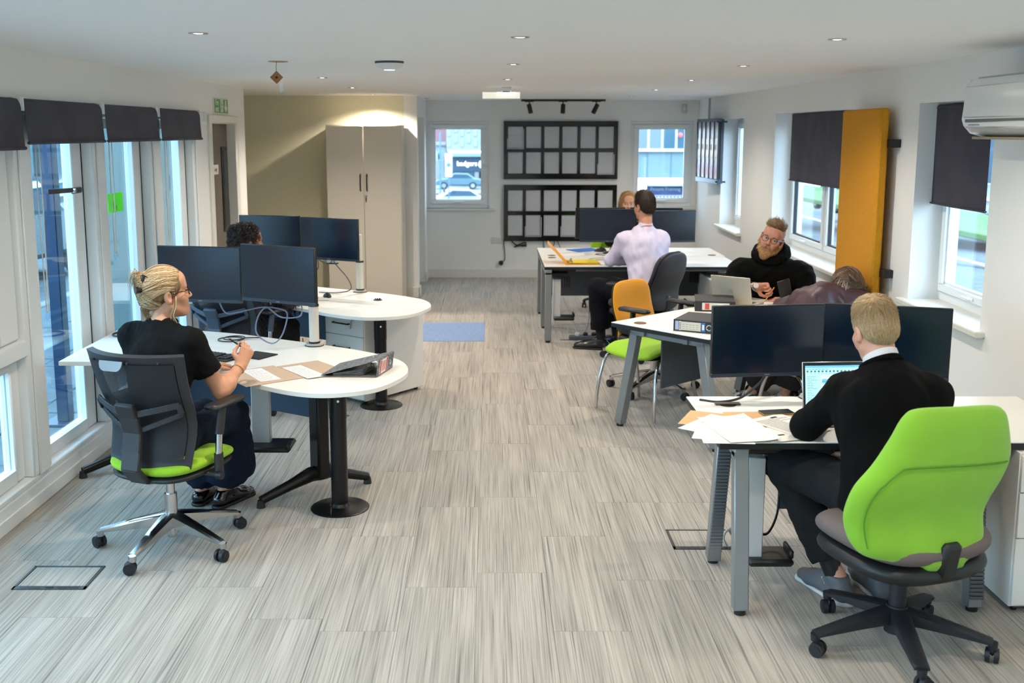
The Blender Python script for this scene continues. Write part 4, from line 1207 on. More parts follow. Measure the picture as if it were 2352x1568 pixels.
t.add('body', MB().box((-1.24, 8.19, 1.0), (.09, .05, .05), .008), mat('socket_white', '#dcdcd8', .35)); t.add('under_plate', MB().box((-1.24, 8.19, .973), (.088, .05, .008), .002), BLACK)

# keyboard and mice
def keyboard(label, x, y, z, rz):
    t = Thing('keyboard', label, 'keyboard', (x, y, z), rz)
    t.add('base', MB().box((0, 0, .008), (.44, .135, .016), .005), BLACK, w=False)
    K = mat('keycap', '#24262b', .45)
    kb = MB().box((0, 0, .0195), (.0175, .0175, .006), .002).mesh('key', K, 30)
    for r in range(5):
        for c in range(18):
            if c in (14,): continue
            o = obj('key', kb, t.o); o.location = (-.203 + c * .0236, .045 - r * .0225, 0)
    t.add('space_bar', MB().box((-.04, -.0655, .0195), (.12, .012, .005), .002), K, w=False)
    return t
keyboard('black keyboard on the front shopfront desk, before the woman', -1.63, 5.85, .73, -28)
def mouse(label, x, y, z, rz, s=1.0, c=None):
    t = Thing('mouse', label, 'mouse', (x, y, z), rz)
    def f(u, v):
        a = 2 * PI * u; q = v * PI / 2
        return (.031 * s * math.cos(a) * math.cos(q), .056 * s * math.sin(a) * math.cos(q), .034 * s * math.sin(q) * (1 - .25 * math.sin(a)))
    b_ = MB().grid(f, 20, 7, cu=True)
    t.add('shell', b_, c or BLACK, w=False)
    t.add('scroll_wheel', MB().cyl((-.004, .035, .026), (.004, .035, .026), .008, n=12), mat('wheel_grey', '#5b6a80', .4), w=False)
    return t
mouse('black mouse beside the keyboard on the front desk', -1.395, 5.79, .73, -40, 1.1)
t = Thing('mouse_mat', 'black wedge-shaped rest beside the front desk mouse', 'mouse mat', (-1.36, 5.86, .73), -30)
t.add('sheet', MB().box((.02, .02, .003), (.17, .16, .006), .002), mat('mat_black', '#1a1b1e', .8), w=False)
mouse('black mouse on the second shopfront desk', -1.265, 8.03, .73, 20)
t = Thing('note_paper', 'small sheet of paper under the second desk monitor', 'paper', (-1.33, 7.9, .731), 12)
t.add('sheet', MB().box((0, 0, .0008), (.18, .13, .0012)), mat('paper', '#e8e6e2', .8), w=False)
t.add('card_edge', MB().box((.0, -.07, .001), (.18, .012, .0016)), mat('beige_card', '#c3a890', .85), w=False)
t = Thing('cable_port', 'black crown-like cable port on the second shopfront desk', 'cable port', (-.855, 7.87, .73))
t.add('ring', MB().lathe([(.034, 0), (.034, .005), (.026, .006), (.026, .001), (0, .001)], 20), BLACK, w=False)
for k in range(7): t.add('bristle', MB().box((.02 * math.cos(k * .9), .02 * math.sin(k * .9), .008), (.006, .006, .014)), mat('port_brown', '#5b4a35', .7), w=False)
# beige folder with papers
KRAFT = mat('beige_card', '#bda593', .85)
FM = Matrix.Translation((-1.10, 5.42, .731)) @ rotz(38)
t = Thing('document_folder', 'open beige folder with printed sheets on the round desk end', 'folder', (-1.10, 5.42, .731), 38)
t.add('cover', MB().box((-.12, .02, .0015), (.33, .36, .002)).box((.17, -.01, .003), (.25, .34, .002)), KRAFT, w=False)
PAPER = mat('paper', '#e8e6e2', .8)
INK = mat('faint_ink', '#a9abb3', .8)
def sheet_of_text(t, M, w, h, lines, seed=0, parent=None, m=None):
    p = t.add('printed_sheet', MB(M).box((0, 0, .0006), (w, h, .0009)), m or PAPER, parent, w=False)
    rr = random.Random(seed)
    ink = MB(M)
    for k in range(lines):
        ln = w * (.55 + .3 * rr.random()); yy = h * .42 - k * h * .84 / max(1, lines - 1)
        x = -w * .42
        while x < -w * .42 + ln:
            q = .008 + .016 * rr.random()
            ink.bb(x, min(x + q, -w * .42 + ln), yy - .0014, yy + .0014, .0012, .0014); x += q + .004
    t.add('print_lines', ink, INK, p, w=False)
    return p
sheet_of_text(t, Matrix.Translation((-.11, .03, .003)) @ rotz(-6), .11, .30, 14, 3)
sheet_of_text(t, Matrix.Translation((.10, -.05, .0045)) @ rotz(-2), .11, .31, 14, 4)
# open lever-arch file
MARB = mat('marbled_board', '#57585c', .6, col2='#86888d', scale=55, lo=.42, hi=.6, detail=8)
t = Thing('lever_arch_file', 'marbled grey lever arch file lying half open on the round desk end', 'lever arch file', (-.74, 5.45, .73), 0)
b0, b1, b2, b3 = Vector((-.885, 5.34, .733)), Vector((-.595, 5.33, .733)), Vector((-.535, 5.56, .733)), Vector((-.825, 5.63, .733))
def slab(a, b_, c, d, th, m=MB):
    n = (b_ - a).cross(d - a).normalized() * th
    return MB()._add([a, b_, c, d, a + n, b_ + n, c + n, d + n], [(3, 2, 1, 0), (4, 5, 6, 7), (0, 1, 5, 4), (1, 2, 6, 5), (2, 3, 7, 6), (3, 0, 4, 7)])
up = Vector((.012, .005, .088))
t.add('lower_board', slab(b0, b1, b2, b3, .003), mat('file_inside', '#6b665f', .7))
t.add('upper_board', slab(b0 + Vector((.0, .0, .006)), b1 + up, b2 + up, b3 + Vector((0, 0, .006)), .003), MARB)
sp = t.add('spine', slab(b1, b2, b2 + up, b1 + up, .004), MARB)
q = (b2 - b1)
t.add('spine_label', slab(b1 + q * .12 + up * .08, b1 + q * .62 + up * .08, b1 + q * .62 + up * .92, b1 + q * .12 + up * .92, .0048), mat('label_white', '#e6e2dc', .6), sp)
for a, c in ((.14, .22), (.52, .60)):
    t.add('red_stripe', slab(b1 + q * a + up * .1, b1 + q * c + up * .1, b1 + q * c + up * .9, b1 + q * a + up * .9, .0055), mat('label_red', '#c2453f', .5), sp)
for k in range(3):
    t.add('label_writing', slab(b1 + q * (.27 + .08 * k) + up * .2, b1 + q * (.31 + .08 * k) + up * .2, b1 + q * (.31 + .08 * k) + up * .8, b1 + q * (.27 + .08 * k) + up * .8, .0055), mat('label_pink', '#b9756f', .6), sp)
t.add('finger_ring', MB().tube(ring_path((0, 0), .014, 0, 14)[:-1], .003, 6, True, M=Matrix.Translation(b1 + q * .75 + up * .5 + Vector((.006, 0, 0))) @ Matrix.Rotation(PI / 2, 4, 'Y')), CHROME, sp)
for k in range(2):
    p0 = b1 + q * (.3 + .3 * k) + Vector((-.035, 0, .004))
    t.add('ring_arch', MB().tube([p0, p0 + Vector((0, 0, .045)), p0 + Vector((-.02, 0, .06)), p0 + Vector((-.04, 0, .045)), p0 + Vector((-.045, 0, .004))], .0025, 6), CHROME)
    t.add('rivet', MB().cyl(b1 + q * (.35 + .25 * k) + up + Vector((-.05, 0, .0)), b1 + q * (.35 + .25 * k) + up + Vector((-.05, 0, .006)), .008, n=12), CHROME)
for k in range(5):
    t.add('plastic_pocket', slab(b0 + Vector((.06, .02, .004 + .002 * k)), b1 + Vector((-.07, .02, .010 + .006 * k)), b2 + Vector((-.07, -.03, .010 + .006 * k)), b3 + Vector((.05, -.03, .004 + .002 * k)), .0006), mat('plastic_sleeve', '#aeb2b3', .15, spec=.7))
# rotated three-drawer pedestal
def pedestal(label, P, rz, w, d, h, drawers, key=True, hm=BLACK, plinth=.0):
    """P: front right corner on the floor; local x to the left along the front is -x, depth +y"""
    t = Thing('pedestal', label, 'pedestal', P, rz)
    z0 = .03
    t.add('carcass', MB().bb(-w, 0, .016, d, z0, h, .003), PEDW, w=False)
    zs = [z0 + .01 + sum(drawers[:i]) / sum(drawers) * (h - z0 - .02) for i in range(len(drawers) + 1)]
    for i in range(len(drawers)):
        f = t.add('drawer_front', MB().bb(-w + .004, -.004, 0, .018, zs[i] + .002, zs[i + 1] - .002, .002), PEDW, w=False)
        zc = zs[i + 1] - .09
        t.add('handle', MB().tube([(-w * .75, 0, zc), (-w * .75, -.022, zc), (-w * .35, -.022, zc), (-w * .35, 0, zc)], .006, 8), hm, f, w=False)
        if i == len(drawers) - 1 and key:
            t.add('lock', MB().cyl((-w * .22, 0, zs[i + 1] - .04), (-w * .22, -.012, zs[i + 1] - .04), .016, n=14), BLACK, f, w=False)
            t.add('key', MB().bar((-w * .25, -.015, zs[i + 1] - .05), (-w * .28, -.018, zs[i + 1] - .12), .002, .014), NICKEL, f, w=False)
    for x in (-w + .04, -.04):
        for y in (.05, d - .05): t.add('castor', MB().cyl((x - .008, y, .015), (x + .008, y, .015), .015, n=12), BLACK, w=False)
    return t
pedestal('white three-drawer pedestal with a key under the second shopfront desk', (-.925, 7.49, 0), 52.0 - 90 + 0, .40, .66, .70, (1.6, 1, 1))
# straight desks with grey legs
def rect_desk(label, M, w, d, legs, edge=True, modesty=None, ports=(), z=.735, th=.025, beam=True):
    t = Thing('desk', label, 'desk', tuple(M @ Vector((w / 2, d / 2, 0))))
    t.add('tabletop', MB(M).bb(0, w, 0, d, z - .006, z, .002), DW)
    t.add('edge_band', MB(M).bb(0.0, w, 0, d, z - th - .006, z - .0058), BLKEDGE)
    for x, (y0b, y0t), (y1b, y1t), sp in legs:
        s = .062
        f = t.add('leg', MB(M).bar((x, y0b, .02), (x, y0t, z - th - .03), s, s, .004, up=(0, 1, .0001)), SILV)
        t.add('foot_glide', MB(M).cyl((x, y0b, 0), (x, y0b, .025), .024, n=14), BLACK, f)
        r = t.add('leg', MB(M).bar((x, y1b, .02), (x, y1t, z - th - .03), s, s, .004, up=(0, 1, .0001)), SILV)
        t.add('foot_glide', MB(M).cyl((x, y1b, 0), (x, y1b, .025), .024, n=14), BLACK, r)
        t.add('top_rail', MB(M).bar((x, y0t - s / 2, z - th - .03), (x, y1t + s / 2, z - th - .03), s, .045, .004), SILV)
        if sp:
            n = 34
            for k in range(n):
                a = k / n
                yy = (y1b + (y1t - y1b) * a) if sp == 'r' else (y0b + (y0t - y0b) * a)
                t.add('cable_riser_link', MB(M).box((x + .002, yy - .035, .07 + a * (z - .16)), (.058, .012, (z - .16) / n * .8), .002), mat('riser_grey', '#55585a', .6), r)
    if beam:
        for yy in (d * .28, d * .72):
            t.add('beam', MB(M).bb(.05, w - .05, yy - .02, yy + .02, z - th - .05, z - th - .007, .003), SILV)
    if modesty:
        x0, x1, y, z0, z1 = modesty
        t.add('modesty_panel', MB(M).bb(x0, x1, y, y + .014, z0, z1, .002), GREYP)
    for kind, x, y in ports:
        p = t.add('cable_port', MB(M @ Matrix.Translation((x, y, z))).lathe([(.040, -.001), (.042, .003), (.036, .0035), (.035, .001), (0, .001)], 24), mat('port_wood', '#6b5230', .6) if kind == 'w' else BLACK)
        if kind == 'b':
            t.add('port_lid', MB(M @ Matrix.Translation((x, y, z))).box((0, .0, .006), (.12, .035, .008), .003), mat('port_lid_grey', '#3c444c', .5), p)
            t.add('port_slot', MB(M @ Matrix.Translation((x, y, z))).box((0, -.008, .0085), (.08, .018, .004), .001), mat('port_wood', '#6b5230', .6), p)
    return t
IM = Matrix.Identity(4)
# front right desk
EM = Matrix.Translation((.950, 4.163, 0))
rect_desk('white straight desk with a black edge at the front right, under the blond man', EM, 1.60, .757,
          [(.10, (-.035 + .0, .06), (.50, .36), 'r'), (1.09, (.0, .06), (.55, .40), 'f')], modesty=(.40, 1.20, .50, .26, .66), ports=(('b', .165, .60),))
def holder(label, M, x, y, z1, z0, side=1):
    t = Thing('computer_holder', label, 'computer holder', tuple(M @ Vector((x, y, z0))))
    t.add('side_plate', MB(M).box((x, y, (z0 + z1 - .1) / 2), (.075, .09, z1 - z0 - .1), .004), SILV2)
    t.add('top_bracket', MB(M).box((x + .03 * side, y + .03, z1 - .055), (.16, .2, .05), .01), BLACK)
    t.add('slide_plate', MB(M).box((x + .07 * side, y + .02, z1 - .012), (.22, .16, .02), .004), BLACK)
    for k in range(4): t.add('clamp_tooth', MB(M).box((x + .05 * side + .024 * k * side, y, z1 - .13), (.010, .06, .11), .003), BLACK)
    t.add('bottom_tray', MB(M).box((x + .07 * side, y + .0, z0), (.2, .17, .035), .012), BLACK)
    t.add('tray_lip', MB(M).box((x + .165 * side, y, z0 + .03), (.018, .12, .04), .006), BLACK)
    return t
holder('aluminium computer holder hanging below the front right desk', IM, 1.165, 4.42, .70, .13)
pedestal('white drawer unit at the right picture edge under the front right desk', (2.60, 4.115, 0), 0, .423, .30 + .30, .70, (1.5, 1, .8), False, PEDW)
e1, te1 = monitor('blank monitor on the left of the front right desk, beside the laptop', (1.029, 4.75), (1.568, 4.81), .868, 1.206)
e2, te2 = monitor('blank monitor on the front right desk, behind the blond man', (1.549, 4.845), (2.105, 4.674), .868, 1.206)
arm_post('white monitor post on the front right desk, hidden behind the screens', 1.545, 4.893, .735, 1.12, [te1, te2])
cable_thing('black cable from the front right monitors to the desk top', [(1.31, 4.82, .95), (1.30, 4.82, .86), (1.25, 4.82, .80), (1.18, 4.82, .75), (1.08, 4.80, .739), (1.0, 4.84, .739)], .006, CABLE, 6)
cable_thing('black cable looping below the front right desk', [(1.25, 4.62, .40), (1.20, 4.50, .28), (1.215, 4.48, .22), (1.26, 4.5, .21), (1.31, 4.55, .28), (1.33, 4.6, .40)], .006, CABLE, 6)
cable_thing('white cable from below the front right desk down into the floor box', [(1.24, 4.60, .42), (1.24, 4.56, .34), (1.20, 4.52, .28), (1.15, 4.58, .22), (1.12, 4.70, .14), (1.13, 4.80, .06), (1.155, 4.835, .008)], .006, mat('cable_white', '#d5d7d8', .5), 6)
# laptop of the blond man
def laptop(label, P, rz, w, d, h, tilt, scr, lid, grey):
    t = Thing('laptop', label, 'laptop', P, rz)
    t.add('base', MB().box((0, 0, .008), (w, d, .015), .005), grey, w=False)
    t.add('keyboard_panel', MB().box((0, .03, .0162), (w * .86, d * .45, .001)), BLACK, w=False)
    t.add('touchpad', MB().box((0, -d * .32, .0162), (w * .3, d * .25, .001)), mat('touchpad', '#8c9094', .4), w=False)
    LM = Matrix.Translation((0, d / 2, .014)) @ Matrix.Rotation(-tilt * D2R, 4, 'X')
    l = t.add('lid', MB(LM).box((0, .004, h / 2), (w, .008, h), .003), grey, w=False)
    t.add('bezel', MB(LM).bb(-w / 2 + .003, w / 2 - .003, -.0008, 0, .004, h - .003), mat('bezel_navy', '#1d2836', .4), l, w=False)
    return t, LM, l
lt, LM, lid = laptop('open laptop showing an email window before the blond man', (1.578, 4.49, .735), 4, .31, .21, .225, 10, True, True, mat('laptop_silver', '#b7b6ae', .35, .5))
SCRL = mat('lit_screen', '#a9dbe6', .3, emit=.85)
SCRD = mat('lit_screen_blue', '#6fbcd6', .3, emit=.7)
SCRT = mat('lit_screen_text', '#4f7f90', .3, emit=.35)
SCRP = mat('lit_screen_pale', '#c9ecf2', .3, emit=.95)
sc = lt.add('screen', MB(LM).bb(-.142, .142, -.0014, -.0008, .014, .208), SCRL, lid, w=False)
lt.add('title_bar', MB(LM).bb(-.142, .142, -.0018, -.0014, .198, .208), SCRD, sc, w=False)
lt.add('message_pane', MB(LM).bb(-.07, .142, -.0018, -.0014, .014, .165), SCRP, sc, w=False)
lt.add('selected_message', MB(LM).bb(-.066, -.0, -.0022, -.0018, .128, .146), SCRD, sc, w=False)
tx = MB(LM); rr = random.Random(5)
def words_(x0, x1, z, hh=.0016):
    x = x0
    while x < x1:
        q = .004 + .010 * rr.random(); tx.bb(x, min(x + q, x1), -.0026, -.0022, z, z + hh); x += q + .0025
words_(-.138, -.03, .1905, .002)
for k in range(14):
    tx.bb(-.136 + k * .0175, -.128 + k * .0175, -.0026, -.0022, .178, .186)
    tx.bb(-.135 + k * .0175, -.130 + k * .0175, -.0026, -.0022, .172, .1738)
for k in range(16): words_(-.134, -.134 + .02 + .03 * rr.random(), .158 - k * .0078)
for k in range(12): words_(-.062, -.02 + .015 * rr.random(), .158 - k * .011)
for k in range(14): words_(.012, .06 + .06 * rr.random(), .158 - k * .0095)
for k in range(3): tx.bb(-.136 + k * .012, -.130 + k * .012, -.0026, -.0022, .022, .028)
lt.add('screen_text', tx, SCRT, sc, w=False)
# papers at the left of the front right desk
def paper_sheet(name, label, P, rz, w=.21, h=.297, lines=0, m=None, curl=0.0, seed=1, marks=None):
    t = Thing(name, label, 'paper', P, rz)
    def f(u, v): return ((u - .5) * w, (v - .5) * h, .0008 + curl * max(0, u - .6) ** 2 * 6 + curl * .4 * (1 - v) ** 3)
    t.add('sheet', MB().sheet(f, 7, 7, .0006), m or PAPER, w=False)
    if lines:
        ink = MB(); r_ = random.Random(seed)
        for k in range(lines):
            yy = h * .36 - k * h * .75 / lines; x = -w * .42; e = w * (.42 if r_.random() > .25 else .1)
            while x < e:
                q = .006 + .014 * r_.random(); ink.bb(x, min(x + q, e), yy - .0012, yy + .0012, .0016, .0018); x += q + .003
        t.add('print_lines', ink, mat('print_grey2', '#6d6f76', .8), w=False)
    for (x, y, a, b_) in marks or ():
        t.add('printed_mark', MB().box((x, y, .0018), (a, b_, .0006)), mat('print_dark2', '#26272c', .8), w=False)
    return t
t = Thing('document_folder', 'buff card folder under the loose papers on the front right desk', 'folder', (1.03, 4.42, .735), -24)
t.add('cover', MB().box((-.03, .05, .001), (.33, .24, .0015)).box((-.028, .046, .0035), (.33, .24, .0015)), mat('buff_card', '#cfa97c', .85), w=False)
t = Thing('document_folder', 'second buff folder lying flat between the laptop and the papers', 'folder', (1.22, 4.45, .735), 3)
t.add('cover', MB().box((0, .02, .001), (.30, .33, .0015)), MATS['buff_card'], w=False)
paper_sheet('paper_sheet', 'white sheet with one printed line at the left of the papers', (.985, 4.40, .7398), -40, lines=2, seed=2)
paper_sheet('paper_sheet', 'blank sheet fanned out under the top papers, left', (.985, 4.31, .7405), -18)
paper_sheet('paper_sheet', 'blank sheet lying lowest at the desk corner', (.99, 4.27, .7412), -4)
paper_sheet('paper_sheet', 'blank white sheet on top of the fanned papers, over the desk edge', (1.062, 4.335, .7422), 9, .22, .40, curl=.010)
paper_sheet('paper_sheet', 'small printed page partly under the top blank sheet', (1.20, 4.26, .7398), 18, .15, .2, marks=((.02, -.02, .03, .012), (-.03, .0, .02, .006)))
paper_sheet('printed_letter', 'printed letter page beside the blond man elbow', (1.30, 4.40, .7415), 32, .21, .297, lines=20, seed=8, marks=((.03, .115, .035, .014),))
t = Thing('phone', 'black mobile phone lying beside the papers and laptop', 'phone', (1.30, 4.60, .737), -80)
t.add('body', MB().box((0, 0, .005), (.072, .148, .008), .003), mat('phone_edge', '#b59c6b', .35, .6), w=False)
t.add('glass', MB().box((0, 0, .0094), (.070, .146, .001)), mat('phone_glass', '#0a0c10', .08), w=False)
# floor boxes
def floor_box(label, x0, x1, y0, y1):
    t = Thing('floor_box', label, 'floor box', ((x0 + x1) / 2, (y0 + y1) / 2, 0))
    fm = mat('floor_box_steel', '#3e4347', .4, .5)
    e = .012
    f = MB()
    for a in ((x0, x1, y0, y0 + .032), (x0, x1, y1 - e, y1), (x0, x0 + e, y0, y1), (x1 - e, x1, y0, y1)): f.bb(a[0], a[1], a[2], a[3], .0, .004, .001)
    t.add('frame', f, fm)
    t.add('carpet_insert', MB().bb(x0 + e + .003, x1 - e - .003, y0 + .036, y1 - e - .003, .0, .003, .0008), CARPET)
    for a, b_ in ((.1, .38), (.62, .9)):
        t.add('cable_slot', MB().bb(x0 + (x1 - x0) * a, x0 + (x1 - x0) * b_, y0 + .008, y0 + .024, .0035, .0048), BLACK)
    t.add('lift_handle', MB().bb(x0 + (x1 - x0) * .45, x0 + (x1 - x0) * .55, y0 + .012, y0 + .022, .004, .007, .001), fm)
floor_box('steel-edged floor box near the shopfront, left of the swivel chair', -2.118, -1.79, 4.358, 4.61)
floor_box('steel-edged floor box beside the ribbed leg of the front right desk', .892, 1.222, 4.808, 5.06)
# blue mat
t = Thing('floor_mat', 'blue-grey carpet mat flat on the floor beside the second shopfront desk', 'mat', (-.38, 10.39, 0))
t.add('carpet', MB().bb(-.70, -.052, 9.9, 10.89, .0, .003, .001), mat('blue_carpet', '#7f97bd', .95, col2='#6d87b1', scale=1, stretch=(160, 6, 1), lo=.3, hi=.7))
# rotated middle desk
DM = Matrix.Translation((1.352, 6.325, 0)) @ rotz(42)
rect_desk('white desk turned at an angle, with the bearded man behind it', DM, 1.60, .80,
          [(.10, (-.01, .12), (.79, .66), False), (1.5, (-.01, .12), (.79, .66), False)], modesty=(.24, 1.3, .55, .28, .62), ports=(('w', .11, .64),))
def box_file(label, P, rz, flat=True, red=False):
    t = Thing('lever_arch_file', label, 'lever arch file', P, rz)
    w, d, h = .28, .32, .075
    t.add('cover', MB().bb(-w / 2, w / 2, 0, .003, 0, h).bb(-w / 2, w / 2, .003, d, 0, .003).bb(-w / 2, w / 2, .003, d, h - .003, h), mat('file_black', '#1d1c1e', .5), w=False)
    t.add('page_block', MB().bb(-w / 2 + .008, w / 2 - .008, .02, d - .02, .005, h - .02), PAPER, w=False)
    if not red:
        t.add('spine_label', MB().bb(-.09, .04, -.0015, 0, .010, h - .010), mat('label_cream', '#d2cdbf', .7), w=False)
        t.add('pale_band', MB().bb(-.128, -.105, -.0015, 0, .010, h - .008), mat('label_lilac', '#aeb4d4', .6), w=False)
        b = t.add('barcode_band', MB().bb(-.102, -.088, -.0015, 0, .008, h - .008), mat('label_white', '#e6e2dc', .6), w=False)
        for k in range(5): t.add('bar', MB().bb(-.100, -.090, -.0022, -.0015, .014 + k * .010, .018 + k * .010), BLACK, b, w=False)
        bl = t.add('blue_band', MB().bb(.044, .068, -.0015, 0, .008, h - .008), mat('label_blue', '#2f6db5', .6), w=False)
        t.add('white_print', MB().bb(.049, .063, -.0022, -.0015, .02, .055), MATS['label_white'], bl, w=False)
        ink = MB()
        rr = random.Random(9)
        for k in range(5):
            for q in range(3): ink.bb(-.08 + k * .022, -.068 + k * .022 + .006 * rr.random(), -.0022, -.0015, .018 + q * .014, .0205 + q * .014)
        t.add('handwriting', ink, mat('pencil', '#8f8a80', .8), w=False)
        t.add('finger_hole', MB().tube([(.095 + .017 * math.cos(a * .4488), -.002, h / 2 + .017 * math.sin(a * .4488)) for a in range(14)], .004, 6, True), CHROME, w=False)
    else:
        l = t.add('spine_label', MB().bb(-.09, .1, -.0015, 0, .012, h - .012), mat('label_cream', '#d2cdbf', .7), w=False)
        t.add('red_label', MB().bb(-.07, -.04, -.0022, -.0015, .016, h - .016), mat('label_red', '#c2453f', .5), l, w=False)
        t.add('torn_paper', MB().bb(.02, .06, -.003, -.0015, .005, h - .02), PAPER, l, w=False)
    return t
box_file('black lever arch file with a blue-banded label lying at the front of the angled desk', (1.305, 6.545, .735), -28)
box_file('black lever arch file with a red label lying behind the laptop lid', (1.60, 7.32, .735), -10, red=True)
lt2, LM2, lid2 = laptop('silver laptop seen from behind on the angled desk', (1.86, 7.70, .735), 142, .31, .21, .215, 16, False, True, mat('laptop_cream', '#c4bbab', .4, .3))
lt2.add('lid_emblem', MB(LM2).box((0, .0085, .10), (.03, .001, .03), .0004), mat('emblem_gold', '#c9b58e', .3, .4), lid2, w=False)
# far desks
CM = Matrix.Translation((.522, 9.85, 0)); CM2 = Matrix.Translation((2.42, 11.46, 0)) @ rotz(180)
rect_desk('far white desk with a black edge, where the man in the lilac shirt sits', CM, 1.88, .797, [(.035, (.0, .0), (.75, .70), False), (1.845, (.0, .0), (.75, .70), False)], modesty=(.10, 1.78, .60, .36, .66), ports=(('w', .11, .70),))
rect_desk('far white desk facing the other way, against the first far desk', CM2, 1.898, .797, [(.035, (.0, .0), (.75, .72), False), (1.86, (.0, .0), (.75, .72), False)], modesty=None, ports=(('w', .12, .70), ('w', 1.78, .72)), beam=False)
holder('aluminium computer holder hanging below the left end of the far desk', IM, .645, 9.98, .70, .22)
holder('computer holder in shadow under the right end of the far desk', IM, 2.12, 10.3, .70, .30, -1)
pedestal('white pedestal under the right end of the far desk, behind the bearded man', (2.40, 9.62, 0), 0, .32, .62, .62, (1, 1, 1))
monitor('blank monitor on the left of the far desk, beside the man in the lilac shirt', (.872, 10.12), (1.408, 10.08), .94, 1.262)
monitor('blank monitor on the right of the far desk, behind the man in the lilac shirt', (1.47, 10.07), (2.004, 10.16), .935, 1.245)
def stub(label, x, y):
    t = Thing('screen_stand', label, 'monitor stand', (x, y, .735))
    t.add('clamp_base', MB().cyl((x, y, .735), (x, y, .75), .05, n=20), BLACK)
    t.add('pole', MB().cyl((x, y, .74), (x, y, 1.2), .018, n=14), BLACK)
    t.add('cross_arm', MB().bar((x - .38, y, 1.1), (x + .38, y, 1.1), .03, .05, .005), BLACK)
    for s in (-.3, .3): t.add('mount_head', MB().bar((x + s, y, 1.1), (x + s, y - .14, 1.1), .05, .05, .005).bar((x + s, y, 1.09), (x + s, y + .14, 1.07), .05, .05, .005) if False else MB().bar((x + s, y, 1.1), (x + s, y - .15, 1.1), .05, .05, .005), BLACK)
    return t
stub('black double monitor pole on the far desk with the man in the lilac shirt', 1.44, 10.33)
monitor('monitor seen from behind at the left of the farthest desk', (1.425, 11.02), (.895, 10.95), .885, 1.213, logo=False)
monitor('monitor seen from behind at the right of the farthest desk, near the back window', (2.02, 10.95), (1.48, 11.02), .885, 1.213, logo=False)
t = Thing('screen_stand', 'black double monitor pole on the farthest desk', 'monitor stand', (1.46, 10.78, .735))
t.add('clamp_base', MB().cyl((1.46, 10.78, .735), (1.46, 10.78, .75), .05, n=20), BLACK)
t.add('pole', MB().cyl((1.46, 10.78, .74), (1.46, 10.78, 1.15), .018, n=14), BLACK)
t.add('cross_arm', MB().bar((1.1, 10.80, 1.05), (1.8, 10.80, 1.05), .03, .05, .005), BLACK)
for x in (1.16, 1.75): t.add('mount_head', MB().bar((x, 10.80, 1.05), (x, 10.92, 1.05), .05, .05, .005), BLACK)
# things on the far desks
YC = mat('amber_card', '#e59a1c', .6); YP = mat('yellow_paper', '#d9c321', .7)
t = Thing('document_folder', 'amber folder standing open with yellow sheets on the far desk', 'folder', (.88, 10.1, .735))
t.add('base_cover', MB().box((.90, 10.12, .7365), (.34, .32, .002), 0, ), YC)
t.add('raised_cover', slab(Vector((.74, 9.97, .737)), Vector((.76, 10.26, .737)), Vector((.575, 10.33, .93)), Vector((.555, 10.04, .93)), .004), YC)
for k in range(4): t.add('yellow_sheet', MB(Matrix.Translation((.91, 10.14, .739 + .003 * k)) @ rotz(2 * k - 3)).box((0, 0, .001), (.29, .27, .0016)), YP)
t.add('clip', MB().tube([(.78, 10.06, .74), (.775, 10.06, .775), (.80, 10.16, .775), (.80, 10.16, .74)], .004, 6), CHROME)
t.add('clip_bar', MB().box((.79, 10.11, .752), (.03, .16, .006), .002), CHROME)
paper_sheet('paper_sheet', 'white sheet beside the amber folder on the far desk', (1.12, 10.08, .735), 8, .25, .30, lines=6, seed=3)
t = Thing('document_wallet', 'bright blue wallet lying on the farthest desk', 'folder', (1.02, 11.22, .735), 28)
t.add('wallet', MB().box((0, 0, .004), (.32, .24, .006), .002), mat('bright_blue', '#1f63c0', .5), w=False)
mouse('black mouse on the farthest desk beside the blue wallet', 1.18, 11.10, .735, 60, 1.3)
t = Thing('headset', 'black headset tangled with its cable on the far desk', 'headset', (1.30, 10.95, .735))
t.add('band', MB().tube(ring_path((1.28, 10.92), .085, .745, 12, 0, 250), .008, 6), BLACK)
for a in ((1.365, 10.92), (1.25, 10.84)): t.add('ear_cup', MB().cyl((a[0], a[1], .737), (a[0], a[1], .765), .034, n=16), BLACK)
t.add('cable', MB().tube(spline([(1.25, 10.84, .74), (1.18, 10.88, .738), (1.1, 10.82, .738), (1.2, 10.74, .738), (1.3, 10.78, .738)], 6), .004, 6), BLACK)
keyboard('black keyboard on the farthest desk, mostly hidden behind the man', 1.52, 11.22, .735, 3)
cable_thing('pale cable loop lying across the far desk', [(1.5, 10.45, .74), (1.3, 10.52, .74), (1.05, 10.46, .74), (1.0, 10.38, .74), (1.15, 10.33, .74), (1.4, 10.36, .74)], .004, mat('cable_pale', '#c4c2ba', .5), 6)
paper_sheet('paper_sheet', 'sheet of paper at the right of the farthest desk', (2.03, 11.15, .735), 12, .21, .297)
cable_thing('grey cable hanging from the far desk to the floor', [(1.0, 10.4, .42), (1.0, 10.35, .20), (.96, 10.2, .06), (.84, 10.0, .008), (.68, 9.95, .006)], .005, CABLEG, 6)
t = Thing('power_strip', 'dark power strip on the floor below the far desk', 'power strip', (.93, 9.98, 0))
t.add('body', MB().box((.93, 9.98, .022), (.32, .06, .042), .008), mat('strip_grey', '#555b66', .5))
for k in range(3): t.add('plug', MB().box((.85 + .08 * k, 9.98, .055), (.045, .045, .035), .008), BLACK if k else mat('socket_white', '#dcdcd8', .35))
t = Thing('junction_box', 'white cable box low on the right wall beside the yellow panel', 'junction box', (wx(8.6) - .03, 8.6, .62))
t.add('body', MB().box((wx(8.6) - .03, 8.6, .66), (.05, .2, .07), .006), mat('socket_white', '#dcdcd8', .35))
